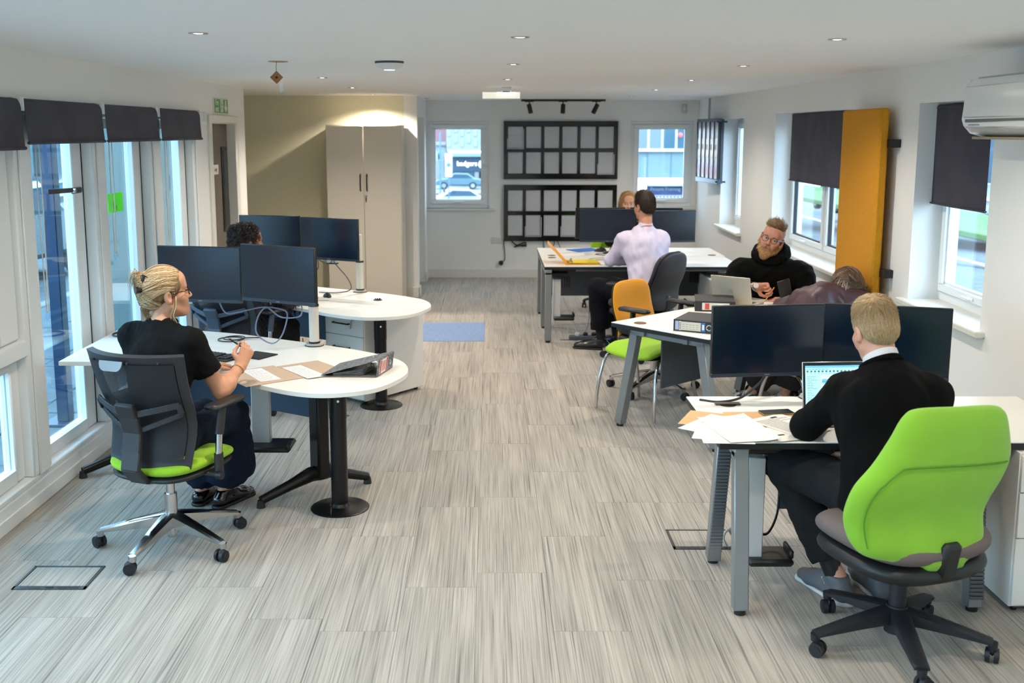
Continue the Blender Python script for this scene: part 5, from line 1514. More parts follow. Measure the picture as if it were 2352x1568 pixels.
t.add('cover', MB().box((wx(8.6) - .058, 8.6, .66), (.006, .18, .055), .002), mat('socket_white', '#dcdcd8', .35))
# ================================================================ CHAIRS
LIME = mat('lime_fabric', '#97c822', .85, col2='#8fbe20', scale=90, bump=.15, bscale=900, sheen=.1, lo=.3, hi=.7)
LIME2 = mat('lime_stretch_fabric', '#86bf2b', .8, col2='#7fb628', scale=6, bump=.12, bscale=1100, sheen=.2, lo=.3, hi=.7)
SEATG = mat('mauve_grey_fabric', '#6b5f5c', .9, bump=.15, bscale=900)
NYLON = mat('black_nylon', '#1c1d23', .5)
CHG = mat('charcoal_plastic', '#2a292d', .5)
ALU = mat('polished_aluminium', '#c9c9ca', .16, 1.0)
AMBER = mat('amber_fabric', '#e0960f', .85, bump=.15, bscale=900, sheen=.2)
LEATH = mat('black_leather', '#1b1a1c', .42, bump=.2, bscale=260)
MESHM = bpy.data.materials.new('woven_mesh'); MESHM.use_nodes = True
def _mesh_mat():
    N, L = MESHM.node_tree.nodes, MESHM.node_tree.links
    b = N['Principled BSDF']; b.inputs['Base Color'].default_value = lin('#25262b'); b.inputs['Roughness'].default_value = .6
    t = N.new('ShaderNodeTexCoord'); mp = N.new('ShaderNodeMapping'); mp.inputs['Scale'].default_value = (330, 1, 250)
    sx = N.new('ShaderNodeSeparateXYZ')
    L.new(t.outputs['Object'], mp.inputs[0]); L.new(mp.outputs[0], sx.inputs[0])
    def band(o, thr):
        f = N.new('ShaderNodeMath'); f.operation = 'FRACT'; L.new(o, f.inputs[0])
        g = N.new('ShaderNodeMath'); g.operation = 'GREATER_THAN'; g.inputs[1].default_value = thr; L.new(f.outputs[0], g.inputs[0])
        return g.outputs[0]
    m = N.new('ShaderNodeMath'); m.operation = 'MULTIPLY'
    L.new(band(sx.outputs[0], .46), m.inputs[0]); L.new(band(sx.outputs[2], .46), m.inputs[1])
    tr = N.new('ShaderNodeBsdfTransparent'); mx = N.new('ShaderNodeMixShader')
    L.new(m.outputs[0], mx.inputs[0]); L.new(b.outputs[0], mx.inputs[1]); L.new(tr.outputs[0], mx.inputs[2])
    L.new(mx.outputs[0], N['Material Output'].inputs[0])
_mesh_mat()

def star_base(t, R, a0, m, hubz=.12, slim=True, cast=.03, n=5, drop=.0):
    for k in range(n):
        a = (a0 + 72 * k) * D2R
        c, s = math.cos(a), math.sin(a)
        M = Matrix.Rotation(a, 4, 'Z')
        w0, w1 = (.036, .020) if slim else (.036, .028)
        prof = []
        nn = 9
        def ring(u):
            x = .02 + (R - .02) * u
            z = hubz + .055 - (hubz + .055 - .098) * (u ** 1.15) - drop * u
            hw = w0 + (w1 - w0) * u; hh = (.05 if slim else .045) * (1 - u) + .016
            return [(x, -hw, z - hh), (x, -hw, z - .008), (x, -hw * .6, z), (x, hw * .6, z), (x, hw, z - .008), (x, hw, z - hh)]
        rs = [ring(i / (nn - 1)) for i in range(nn)]
        vs = [p for r in rs for p in r]
        fs = []
        for i in range(nn - 1):
            for q in range(6):
                q2 = (q + 1) % 6
                fs.append((i * 6 + q, i * 6 + q2, (i + 1) * 6 + q2, (i + 1) * 6 + q))
        fs.append(tuple(range(6))); fs.append(tuple((nn - 1) * 6 + q for q in range(6)))
        mbx = MB(M)._add(vs, fs)
        mbx.cyl((R, 0, .06), (R, 0, .088), .017, .019, 14)
        arm_ = t.add('base_arm', mbx, m, w=False, smooth=35)
        ca = a0 * 7 + 50 * k
        CM_ = Matrix.Translation((c * R, s * R, 0)) @ rotz(ca) @ Matrix.Translation((.012, 0, 0))
        cs = t.add('castor', MB(CM_).cyl((-.012, 0, .045), (-.012, 0, .066), .009, n=10).box((0, 0, .045), (.04, .016, .03), .008), NYLON, arm_, w=False)
        for sd in (-1, 1):
            t.add('castor', MB(CM_).cyl((0, sd * .007, cast), (0, sd * .024, cast), cast, cast * .93, 20).cyl((0, sd * .024, cast), (0, sd * .026, cast), cast * .55, n=14), NYLON, arm_, w=False)
    t.add('hub', MB().cyl((0, 0, hubz - .05), (0, 0, hubz + .06), .034 if slim else .045, .03 if slim else .04, 20), m, w=False)

def tri_outline(pts, n=6): return [(p.x, p.y) for p in spline(pts, n, True)]

def seat_pad(t, name, w, d, z, th, m, yc=0.0, front_drop=.03, shell=None, sth=.045):
    o = []
    for i in range(44):
        a = 2 * PI * i / 44; ca, sa = math.cos(a), math.sin(a)
        ex = 2 / 3.6
        o.append((w / 2 * math.copysign(abs(ca) ** ex, ca) * (1 - .06 * (sa < 0) * abs(sa)), d / 2 * math.copysign(abs(sa) ** ex, sa)))
    def fn(P):
        x, y, zz = P
        u = zz / (d / 2)
        return (x, zz + yc, z + th / 2 - y * -1 + .018 * (x / (w / 2)) ** 2 - (front_drop * max(0, u - .4) ** 2 * 2.5))
    s = t.add(name, MB().pad(o, th, 6, .26, fn), m, w=False, smooth=60)
    if shell:
        t.add('seat_shell', MB().pad([(a * .97, b_ * .97) for a, b_ in o], sth, 5, .3, lambda P: (P[0], P[2] + yc, z + .010 - sth / 2 + P[1] + .018 * (P[0] / (w / 2)) ** 2)), shell, w=False, smooth=60)
    return s

def mesh_chair(label, P, rz, seat_m=LIME, frame_m=CHG, base_m=ALU, seat_z=.46, arm=True):
    t = Thing('office_chair', label, 'chair', P, rz)
    star_base(t, .345, 60, base_m)
    t.add('gas_column', MB().cyl((0, 0, .05), (0, 0, .16), .024, n=18).cyl((0, 0, .16), (0, 0, .27), .030, n=18).cyl((0, 0, .27), (0, 0, .40), .021, n=18), base_m, w=False)
    t.add('mechanism', MB().box((0, -.02, .395), (.17, .25, .06), .02), BLACK, w=False)
    seat_pad(t, 'seat', .50, .50, seat_z - .05, .065, seat_m, .03, shell=BLACK)
    # back
    def bend(x, z):   # lean back and wrap
        u = (z - .46) / .56
        return -.20 - .03 * (1 - u) + .0 - .13 * max(u, 0) ** 1.6 + .05 * math.exp(-((u - .35) / .25) ** 2) + .09 * (x / .25) ** 2
    outer_ = [(-.205, .455), (.205, .455), (.222, .55), (.236, .80), (.246, 1.005), (-.246, 1.005), (-.236, .80), (-.222, .55)]
    def quad(x0, x1, z0, z1, th, nu, nv, name, m, parent=None, off=0):
        def f(u, v):
            z = z0 + (z1 - z0) * v
            wdt = .228 + (.270 - .228) * (z - .455) / .55
            x = (x0 + (x1 - x0) * u) * wdt
            return (x, bend(x, z) + off, z)
        return t.add(name, MB().sheet(f, nu, nv, th), m, parent, w=False, smooth=50)
    fr_ = quad(-1, -.86, .455, 1.005, .03, 3, 12, 'back_frame', frame_m, off=.012)
    quad(.86, 1, .455, 1.005, .03, 3, 12, 'back_frame', frame_m, off=.012)
    quad(-.87, .87, .965, 1.005, .03, 14, 3, 'back_frame', frame_m, off=.012)
    quad(-.87, .87, .455, .50, .03, 14, 3, 'back_frame', frame_m, off=.012)
    quad(-.87, .87, .495, .97, .002, 14, 14, 'back_mesh', MESHM)
    quad(-.55, .55, .70, .765, .012, 12, 4, 'lumbar_pad', BLACK, off=.03)
    # lumbar yoke: two arms each side of the spine
    for sd in (-1, 1):
        a = MB()
        def yoke(z0, z1, bow):
            pts = []
            for i in range(9):
                u = i / 8; x = sd * (.05 + .17 * u); z = z0 + (z1 - z0) * u
                pts.append((x, bend(x, z) - .05 + .022 * u * bow, z))
            return pts
        pt = yoke(.735, .775, 1); pb = yoke(.655, .725, 1)
        for q in (pt, pb):
            for i in range(8): a.bar(q[i], q[i + 1], .012, .030 if q is pt else .024, .003, ext=.004)
        a.bar(pt[-1], pb[-1], .012, .03, .003)
        t.add('lumbar_yoke', a, frame_m, w=False)
    sp = MB()
    pts = [(0, bend(0, z) - .055, z) for z in (.78, .72, .64, .55, .47)] + [(0, -.215, .40), (0, -.12, .375)]
    for i in range(len(pts) - 1): sp.bar(pts[i], pts[i + 1], .10, .026, .006, up=(0, 1, .2) if i > 4 else (0, -1, 0), ext=.006)
    t.add('spine', sp, frame_m, w=False)
    t.add('grab_tab', MB(Matrix.Translation((-.03, bend(-.03, .97) - .022, .972)) @ Matrix.Rotation(PI / 2 - .24, 4, 'X')).prism([(-.062, .018), (-.0615, .002), (-.057, -.012), (-.049, -.022), (-.036, -.028), (.036, -.028), (.049, -.022), (.057, -.012), (.0615, .002), (.062, .018)], -.003, .003), mat('tab_silver', '#8d9093', .4, .5), w=False)
    for x in (-.15, .06, .19):
        t.add('frame_screw', MB().cyl((x, bend(x, .985) - .012, .985), (x, bend(x, .985) - .024, .985), .006, n=10), BLACK, w=False)
    if arm:
        for sd in (-1, 1):
            x = sd * .285
            b_ = t.add('armrest_bracket', MB().bar((sd * .14, -.02, .41), (x, -.0, .40), .06, .02, .006).tube([(x, -.0, .39), (x, -.0, .50)], .027, 14, flat=.7), frame_m, w=False)
            t.add('adjuster_knob', MB().cyl((x, -.02, .40), (x + sd * .03, -.02, .40), .02, n=16), BLACK, b_, w=False)
            t.add('chrome_sleeve', MB().tube([(x, 0, .49), (x, .012, .60)], .020, 14, flat=.7), CHROME, b_, w=False)
            t.add('arm_upright', MB().tube([(x, .010, .59), (x, .04, .715)], .027, 14, flat=.7), frame_m, b_, w=False)
            t.add('arm_pad', MB().box((x - sd * .005, .075, .728), (.085, .24, .026), .011), BLACK, b_, w=False)
    return t
mesh_chair('mesh-back swivel chair with a lime seat and chrome base, under the blonde woman', (-1.550, 4.86, 0), -20)
mesh_chair('blue-grey mesh swivel chair behind the front desk, under the curly-haired woman', (-1.84, 7.42, 0), -20, mat('dark_seat', '#1d1f24', .8), mat('slate_plastic', '#3d4a5a', .45), ALU)
# big lime task chair
def task_chair(label, P, rz, back_m, seat_m, base_m, base_slim, a0, H=1.01, zb=.42, outline=None, arms=False, arm_m=BLACK, seat_z=.50, tilt=6, roll=0.0, wrap=.55, thick=.085, shell=None, seat_w=.52, seam=True, R=.34, off=-.215, seat_shell=None):
    t = Thing('office_chair', label, 'chair', P, rz)
    star_base(t, R, a0, base_m, .115, base_slim)
    t.add('gas_column', MB().cyl((0, 0, .10), (0, 0, .27), .033, n=18).cyl((0, 0, .26), (0, 0, .41), .022, n=18), NYLON if not base_slim else ALU, w=False)
    t.add('mechanism', MB().box((0, -.03, .415), (.18, .26, .055), .02), BLACK, w=False)
    t.add('tilt_lever', MB().tube([(.08, -.02, .41), (.19, -.05, .40), (.24, -.06, .37), (.25, -.06, .33)], [.010, .010, .012, .014], 8), BLACK, w=False)
    seat_pad(t, 'seat', seat_w, .52, seat_z - .06, .10, seat_m, .0, shell=seat_shell or BLACK, sth=.09)
    h = H - zb
    o = tri_outline([(x, z * h) for x, z in outline], 6)
    def fn(P):
        x, y, z = P
        return (x + roll * z, off - .02 + y - math.tan(tilt * D2R) * z + wrap * x * x + .035 * math.exp(-((z / h - .32) / .2) ** 2), zb + z)
    bk = t.add('backrest', MB().pad(o, thick, 8, .32, fn), back_m, w=False, smooth=70)
    if seam:
        pts = [fn((x, -thick / 2 - .004 + .006 * (abs(x) > .27), z * h)) for x, z in [(p.x, p.y) for p in spline(seam, 4)]]
        t.add('seam', MB().tube(pts, .003, 6), mat('seam_green', '#4f8a1d', .8), bk, w=False)
    if shell is not None:
        t.add('back_shell', MB().pad([(x * .97, z * .98) for x, z in o], .03, 6, .4, lambda P: fn((P[0], P[1] - thick * .45, P[2]))), shell, w=False, smooth=70)
    t.add('back_bracket', MB().bar((0, off - .055, zb + .10), (0, off - .035, .40), .085, .045, .016, up=(0, -1, .1), ext=.02).bar((0, off - .03, .40), (0, -.06, .395), .08, .045, .014), BLACK, w=False)
    if arms:
        for sd in (-1, 1):
            x = sd * (seat_w / 2 + .03)
            b_ = t.add('armrest', MB().bar((sd * .12, 0, .42), (x, 0, .42), .05, .022, .006).bar((x, 0, .41), (x, .02, .66), .05, .022, .006, up=(0, 1, 0)), arm_m, w=False)
            t.add('arm_pad', MB().box((x, .03, .675), (.085, .27, .03), .013), arm_m, b_, w=False)
    return t
BACKO = [(-.105, 0), (-.19, .10), (-.225, .26), (-.218, .42), (-.175, .66), (-.150, .86), (-.115, .97), (0, 1.0), (.115, .97), (.150, .86), (.175, .66), (.218, .42), (.225, .26), (.19, .10), (.105, 0), (.06, -.05), (-.06, -.05)]
BACKL = [(x / .90, (z - .05 * x) / .62) for x, z in [(-.06, .0), (-.09, .022), (-.19, .045), (-.275, .068), (-.312, .11), (-.326, .18), (-.324, .252), (-.30, .336), (-.238, .42), (-.172, .52), (-.125, .595), (-.07, .622), (.08, .622), (.235, .615), (.292, .59), (.31, .53), (.317, .43), (.287, .353), (.235, .26), (.207, .20), (.192, .118), (.164, .064), (.09, .022), (.06, 0)]]
SEAMB = [(x / .90, (z - .05 * x) / .62) for x, z in [(.262, .410), (.16, .412), (0, .417), (-.145, .418), (-.185, .405), (-.235, .358), (-.275, .29), (-.29, .21), (-.288, .11)]]
task_chair('big lime green task chair with a black star base at the front right', (1.595, 3.85, 0), 19, LIME2, SEATG, NYLON, False, 29, H=1.03, zb=.405, outline=BACKL, tilt=1, roll=-.13, wrap=.30, thick=.10, R=.345, seam=SEAMB, seat_w=.58, seat_z=.485, off=-.20)
OVAL = [(-.16, 0), (-.215, .12), (-.235, .35), (-.235, .62), (-.20, .88), (-.10, .99), (0, 1.0), (.10, .99), (.20, .88), (.235, .62), (.235, .35), (.215, .12), (.16, 0), (0, -.02)]
task_chair('black leather swivel chair with a tall back, under the man in the lilac shirt', (1.365, 9.25, 0), 47, LEATH, mat('brown_black_fabric', '#3b3734', .9), ALU, True, 0, H=.97, zb=.46, outline=OVAL, arms=True, tilt=10, wrap=.5, thick=.075, seam=False, shell=CHG)
task_chair('amber swivel chair with black arms behind the angled desk corner', (1.28, 7.95, 0), -138, AMBER, mat('dark_seat', '#1d1f24', .8), ALU, True, 8, H=.85, zb=.36, outline=[(-.16, 0), (-.20, .10), (-.225, .5), (-.21, .85), (-.15, .98), (0, 1.0), (.15, .98), (.21, .85), (.225, .5), (.20, .10), (.16, 0), (0, -.01)], arms=True, tilt=6, wrap=.35, thick=.05, seam=False, shell=BLACK, off=-.20)
task_chair('lime swivel chair at the farthest desk, mostly hidden', (1.42, 11.95, 0), 180, LIME, LIME, NYLON, False, 12, H=.92, zb=.45, outline=OVAL, tilt=8, seam=False)
# cantilever visitor chairs
def visitor_chair(label, P, rz, back=True):
    t = Thing('visitor_chair', label, 'chair', P, rz)
    o = tri_outline([(-.20, -.22), (-.235, -.05), (-.23, .18), (-.15, .235), (.15, .235), (.23, .18), (.235, -.05), (.20, -.22)], 5)
    t.add('seat', MB().pad(o, .06, 6, .45, lambda P: (P[0], P[2], .455 + P[1] + .02 * (P[0] / .23) ** 2 - .03 * max(0, P[2] - .1) / .13)), LIME, w=False, smooth=60)
    t.add('seat_tray', MB().pad([(a * .95, b_ * .95) for a, b_ in o], .025, 4, .5, lambda P: (P[0], P[2], .425 + P[1])), BLACK, w=False, smooth=60)
    for sd in (-1, 1):
        x = sd * .235
        t.add('leg', MB().tube(spline([(sd * .20, .10, .41), (x, .17, .39), (x + sd * .015, .21, .30), (x + sd * .03, .235, .15), (x + sd * .035, .245, .0)], 5), .0125, 10), CHROME, w=False)
        t.add('leg', MB().tube(spline([(sd * .20, -.05, .41), (x, -.13, .385), (x + sd * .015, -.18, .30), (x + sd * .03, -.22, .15), (x + sd * .035, -.24, .0)], 5), .0125, 10), CHROME, w=False)
        t.add('side_rail', MB().tube([(sd * .20, .11, .41), (sd * .20, -.2, .41)], .0125, 10), CHROME, w=False)
        if back: t.add('back_post', MB().tube(spline([(sd * .19, -.16, .41), (sd * .19, -.23, .46), (sd * .185, -.26, .60), (sd * .17, -.30, .74)], 5), .0115, 10), CHROME, w=False)
    if back:
        t.add('backrest', MB().pad(tri_outline([(-.19, .0), (-.21, .1), (-.20, .28), (-.12, .33), (.12, .33), (.20, .28), (.21, .1), (.19, .0)], 5), .04, 5, .4, lambda P: (P[0], -.27 + P[1] - .12 * P[2] + .5 * P[0] ** 2, .52 + P[2])), LIME, w=False, smooth=60)
    return t
visitor_chair('lime visitor chair with thin chrome legs under the angled desk corner', (1.14, 7.40, 0), 132, False)
visitor_chair('lime visitor chair under the woman in the plum jacket', (2.18, 6.86, 0), 28, True)
# ================================================================ FIGURE ENGINE (smooth distance fields meshed by surface nets)
def V3(*a): return np.array(a if len(a) == 3 else a[0], dtype=np.float64)
def nrm(v): v = np.asarray(v, float); return v / (np.linalg.norm(v) + 1e-12)

class SDF:
    def __init__(s): s.p = []
    def cone(s, a, b, ra, rb=None, k=.02, flat=1.0, fdir=None, cut=None, op='u'):
        a, b = V3(a), V3(b); rb = ra if rb is None else rb
        s.p.append(('c', a, b, ra, rb, k, flat, None if fdir is None else nrm(fdir), cut, op)); return s
    def ell(s, c, r, R=None, k=.02, cut=None, op='u'):
        s.p.append(('e', V3(c), V3(r), np.eye(3) if R is None else R, 0, k, 1, None, cut, op)); return s
    def chain(s, pts, rs, k=.02, **kw):
        for i in range(len(pts) - 1): s.cone(pts[i], pts[i + 1], rs[i], rs[i + 1], k, **kw)
        return s
    @staticmethod
    def _d(q, P):
        if q[0] == 'c':
            _, a, b, ra, rb, k, flat, fd, cut, op = q
            X = P - a
            ab = b - a
            if fd is not None and flat != 1.0:
                X = X + np.outer(X @ fd, fd).reshape(X.shape) * (1 / flat - 1)
                ab = ab + fd * (ab @ fd) * (1 / flat - 1)
            L2 = max(ab @ ab, 1e-12)
            t = np.clip((X @ ab) / L2, 0, 1)
            d = np.sqrt(((X - t[:, None] * ab) ** 2).sum(1)) - (ra + (rb - ra) * t)
        else:
            _, c, r, R, _z, k, _f, fd, cut, op = q
            X = (P - c) @ R.T
            k0 = np.sqrt(((X / r) ** 2).sum(1)); k1 = np.sqrt(((X / (r * r)) ** 2).sum(1)) + 1e-9
            d = k0 * (k0 - 1) / k1
        if cut is not None:
            for p0, n in cut:
                d = np.maximum(d, (P - V3(p0)) @ nrm(n))
        return d
    @staticmethod
    def _mix(f, d, k, op):
        if op == 's': d = -d; h = np.maximum(k - np.abs(f - d), 0) / k; return np.maximum(f, d) + h * h * k * .25
        h = np.maximum(k - np.abs(f - d), 0) / k
        return np.minimum(f, d) - h * h * k * .25
    def at(s, P):
        f = np.full(len(P), 1.0)
        for q in s.p: f = s._mix(f, s._d(q, P), q[5], q[9])
        return f
    def grad(s, P, e=.0015):
        g = np.stack([s.at(P + V3(*(e if i == j else 0 for j in range(3)))) - s.at(P - V3(*(e if i == j else 0 for j in range(3)))) for i in range(3)], 1)
        return g / (np.linalg.norm(g, axis=1, keepdims=True) + 1e-9)
    def project(s, P, off=0.0, it=4):
        for _ in range(it):
            P = P - s.grad(P) * (s.at(P) - off)[:, None] * .9
        return P
    def bounds(s):
        lo = np.full(3, 1e9); hi = -lo
        for q in s.p:
            if q[9] == 's': continue
            if q[0] == 'c':
                r = max(q[3], q[4])
                lo = np.minimum(lo, np.minimum(q[1], q[2]) - r); hi = np.maximum(hi, np.maximum(q[1], q[2]) + r)
            else:
                r = q[2].max(); lo = np.minimum(lo, q[1] - r); hi = np.maximum(hi, q[1] + r)
        return lo - .02, hi + .02
    def mesh(s, h=.007, fine=()):
        lo, hi = s.bounds()
        ax = []
        for i in range(3):
            x = lo[i]; L = [x]
            while x < hi[i]:
                st = h
                for flo, fhi, fh in fine:
                    if flo[i] - fh <= x <= fhi[i]: st = min(st, fh)
                x += st; L.append(x)
            ax.append(np.array(L))
        nx, ny, nz = map(len, ax)
        f = np.full((nx, ny, nz), .5, np.float32)
        for q in s.p:
            m = q[5] + .02
            if q[0] == 'c':
                r = max(q[3], q[4]); a = np.minimum(q[1], q[2]) - r - m; b = np.maximum(q[1], q[2]) + r + m
            else:
                r = q[2].max(); a = q[1] - r - m; b = q[1] + r + m
            I = [slice(max(0, np.searchsorted(ax[i], a[i]) - 1), min(len(ax[i]), np.searchsorted(ax[i], b[i]) + 1)) for i in range(3)]
            if any(i.stop <= i.start for i in I): continue
            G = np.stack(np.meshgrid(ax[0][I[0]], ax[1][I[1]], ax[2][I[2]], indexing='ij'), -1)
            sh = G.shape[:3]
            d = s._d(q, G.reshape(-1, 3)).reshape(sh)
            f[I[0], I[1], I[2]] = s._mix(f[I[0], I[1], I[2]], d, q[5], q[9])
        ins = f < 0
        c = np.zeros((nx - 1, ny - 1, nz - 1), np.int8)
        for dx in (0, 1):
            for dy in (0, 1):
                for dz in (0, 1): c += ins[dx:nx - 1 + dx, dy:ny - 1 + dy, dz:nz - 1 + dz]
        act = (c > 0) & (c < 8)
        ii, jj, kk = np.nonzero(act)
        idx = np.full(act.shape, -1, np.int64); idx[ii, jj, kk] = np.arange(len(ii))
        acc = np.zeros((len(ii), 3)); cnt = np.zeros(len(ii))
        cs = [(a, b, d) for a in (0, 1) for b in (0, 1) for d in (0, 1)]
        for a in cs:
            for i in range(3):
                if a[i]: continue
                b = list(a); b[i] = 1
                fa = f[ii + a[0], jj + a[1], kk + a[2]]; fb = f[ii + b[0], jj + b[1], kk + b[2]]
                mk = (fa < 0) != (fb < 0)
                t = np.where(mk, fa / np.where(mk, fa - fb, 1), 0)
                pa = np.stack([ax[0][ii + a[0]], ax[1][jj + a[1]], ax[2][kk + a[2]]], 1)
                pb = np.stack([ax[0][ii + b[0]], ax[1][jj + b[1]], ax[2][kk + b[2]]], 1)
                acc += np.where(mk[:, None], pa + (pb - pa) * t[:, None], 0); cnt += mk
        v = acc / cnt[:, None]
        F = []
        for i in range(3):
            sl0 = [slice(1, -1)] * 3; sl0[i] = slice(0, -1); sl1 = [slice(1, -1)] * 3; sl1[i] = slice(1, None)
            a = ins[tuple(sl0)]; b = ins[tuple(sl1)]
            e = np.nonzero(a != b)
            g = [e[0] + (0 if i == 0 else 1), e[1] + (0 if i == 1 else 1), e[2] + (0 if i == 2 else 1)]
            u, w = (i + 1) % 3, (i + 2) % 3
            def cell(du, dw):
                q = [x.copy() for x in g]; q[u] = q[u] - du; q[w] = q[w] - dw
                return idx[q[0], q[1], q[2]]
            Q = np.stack([cell(1, 1), cell(0, 1), cell(0, 0), cell(1, 0)], 1)
            fl = ~a[e]
            Q[fl] = Q[fl][:, ::-1]
            F.append(Q)
        F = np.concatenate(F)
        F = F[(F >= 0).all(1)]
        return v, F

def vnormals(v, F):
    n = np.zeros_like(v)
    fn = np.cross(v[F[:, 2]] - v[F[:, 0]], v[F[:, 3]] - v[F[:, 1]])
    for i in range(4): np.add.at(n, F[:, i], fn)
    return n / (np.linalg.norm(n, axis=1, keepdims=True) + 1e-12)
def relax(v, F, it=1, w=.5):
    for _ in range(it):
        a = np.zeros_like(v); c = np.zeros(len(v))
        for i in range(4):
            np.add.at(a, F[:, i], v[F[:, (i + 1) % 4]]); np.add.at(c, F[:, i], 1)
            np.add.at(a, F[:, (i + 1) % 4], v[F[:, i]]); np.add.at(c, F[:, (i + 1) % 4], 1)
        v = v * (1 - w) + a / c[:, None] * w
    return v
def wrinkle(v, F, amp, sc, seed=0, sharp=1.0):
    r = np.random.RandomState(seed); n = vnormals(v, F); h = np.zeros(len(v))
    for i in range(7):
        k = r.normal(size=3) * sc * (1 + .55 * i); k2 = r.normal(size=3) * sc * .6
        h += np.sin(v @ k + 1.6 * np.sin(v @ k2 + r.rand() * 6) + r.rand() * 6) / (1 + .45 * i)
    h = np.sign(h) * np.abs(h / 2.6) ** sharp
    return v + n * (h * amp)[:, None]
def np_mesh(name, v, F, mats_, inv=None, mid=None):
    me = bpy.data.meshes.new(name)
    if inv is not None:
        A = np.array(inv); v = v @ A[:3, :3].T + A[:3, 3]
    k = F.shape[1]
    me.vertices.add(len(v)); me.vertices.foreach_set('co', v.astype(np.float32).ravel())
    me.loops.add(F.size); me.loops.foreach_set('vertex_index', F.astype(np.int32).ravel())
    me.polygons.add(len(F)); me.polygons.foreach_set('loop_start', np.arange(0, F.size, k, dtype=np.int32))
    for m in (mats_ if isinstance(mats_, (list, tuple)) else [mats_]): me.materials.append(m)
    if mid is not None: me.polygons.foreach_set('material_index', mid.astype(np.int32))
    me.polygons.foreach_set('use_smooth', np.ones(len(F), dtype=bool))
    me.update(calc_edges=True)
    me.validate()
    return me
def strands(paths, r0, r1, sides=4):
    """paths (S,N,3) -> tapered tubes"""
    S, N, _ = paths.shape
    t = np.gradient(paths, axis=1); t /= np.linalg.norm(t, axis=2, keepdims=True) + 1e-9
    up = np.array([.31, .52, .79])
    u = np.cross(t, up); u /= np.linalg.norm(u, axis=2, keepdims=True) + 1e-9
    w = np.cross(t, u)
    x = np.linspace(0, 1, N)
    rad = (r0 + (r1 - r0) * x ** 1.5) * np.minimum(1, .55 + 4 * x)
    ang = np.arange(sides) * 2 * np.pi / sides
    V = paths[:, :, None, :] + (u[:, :, None, :] * np.cos(ang)[None, None, :, None] + w[:, :, None, :] * np.sin(ang)[None, None, :, None]) * rad[None, :, None, None]
    base = (np.arange(S) * N * sides)[:, None, None] + (np.arange(N - 1) * sides)[None, :, None]
    q = np.arange(sides)[None, None, :]; q2 = (q + 1) % sides
    Fq = np.stack([base + q, base + q2, base + sides + q2, base + sides + q], -1).reshape(-1, 4)
    return V.reshape(-1, 3), Fq
def hair_mat(name, cols, rough=.45):
    if name in MATS: return MATS[name]
    m = bpy.data.materials.new(name); m.use_nodes = True
    N, L = m.node_tree.nodes, m.node_tree.links
    b = N['Principled BSDF']; b.inputs['Roughness'].default_value = rough; b.inputs['Specular IOR Level'].default_value = .35
    g = N.new('ShaderNodeNewGeometry'); r = N.new('ShaderNodeValToRGB')
    e = r.color_ramp.elements
    e[0].color = lin(cols[0]); e[1].color = lin(cols[-1])
    for i, c in enumerate(cols[1:-1]):
        q = e.new((i + 1) / (len(cols) - 1)); q.color = lin(c)
    L.new(g.outputs['Random Per Island'], r.inputs[0]); L.new(r.outputs[0], b.inputs['Base Color'])
    MATS[name] = m
    return m
SKIN = {}
def skin_mat(key, a, b):
    return mat('skin_' + key, a, .48, col2=b, scale=22, lo=.3, hi=.75, sss=.12, bump=.08, bscale=260)
LIPM = mat('lip_skin', '#a9615a', .4)
EYEW = mat('eye_white', '#d9d6d2', .2)
IRIS = mat('iris_dark', '#2e3a44', .1)

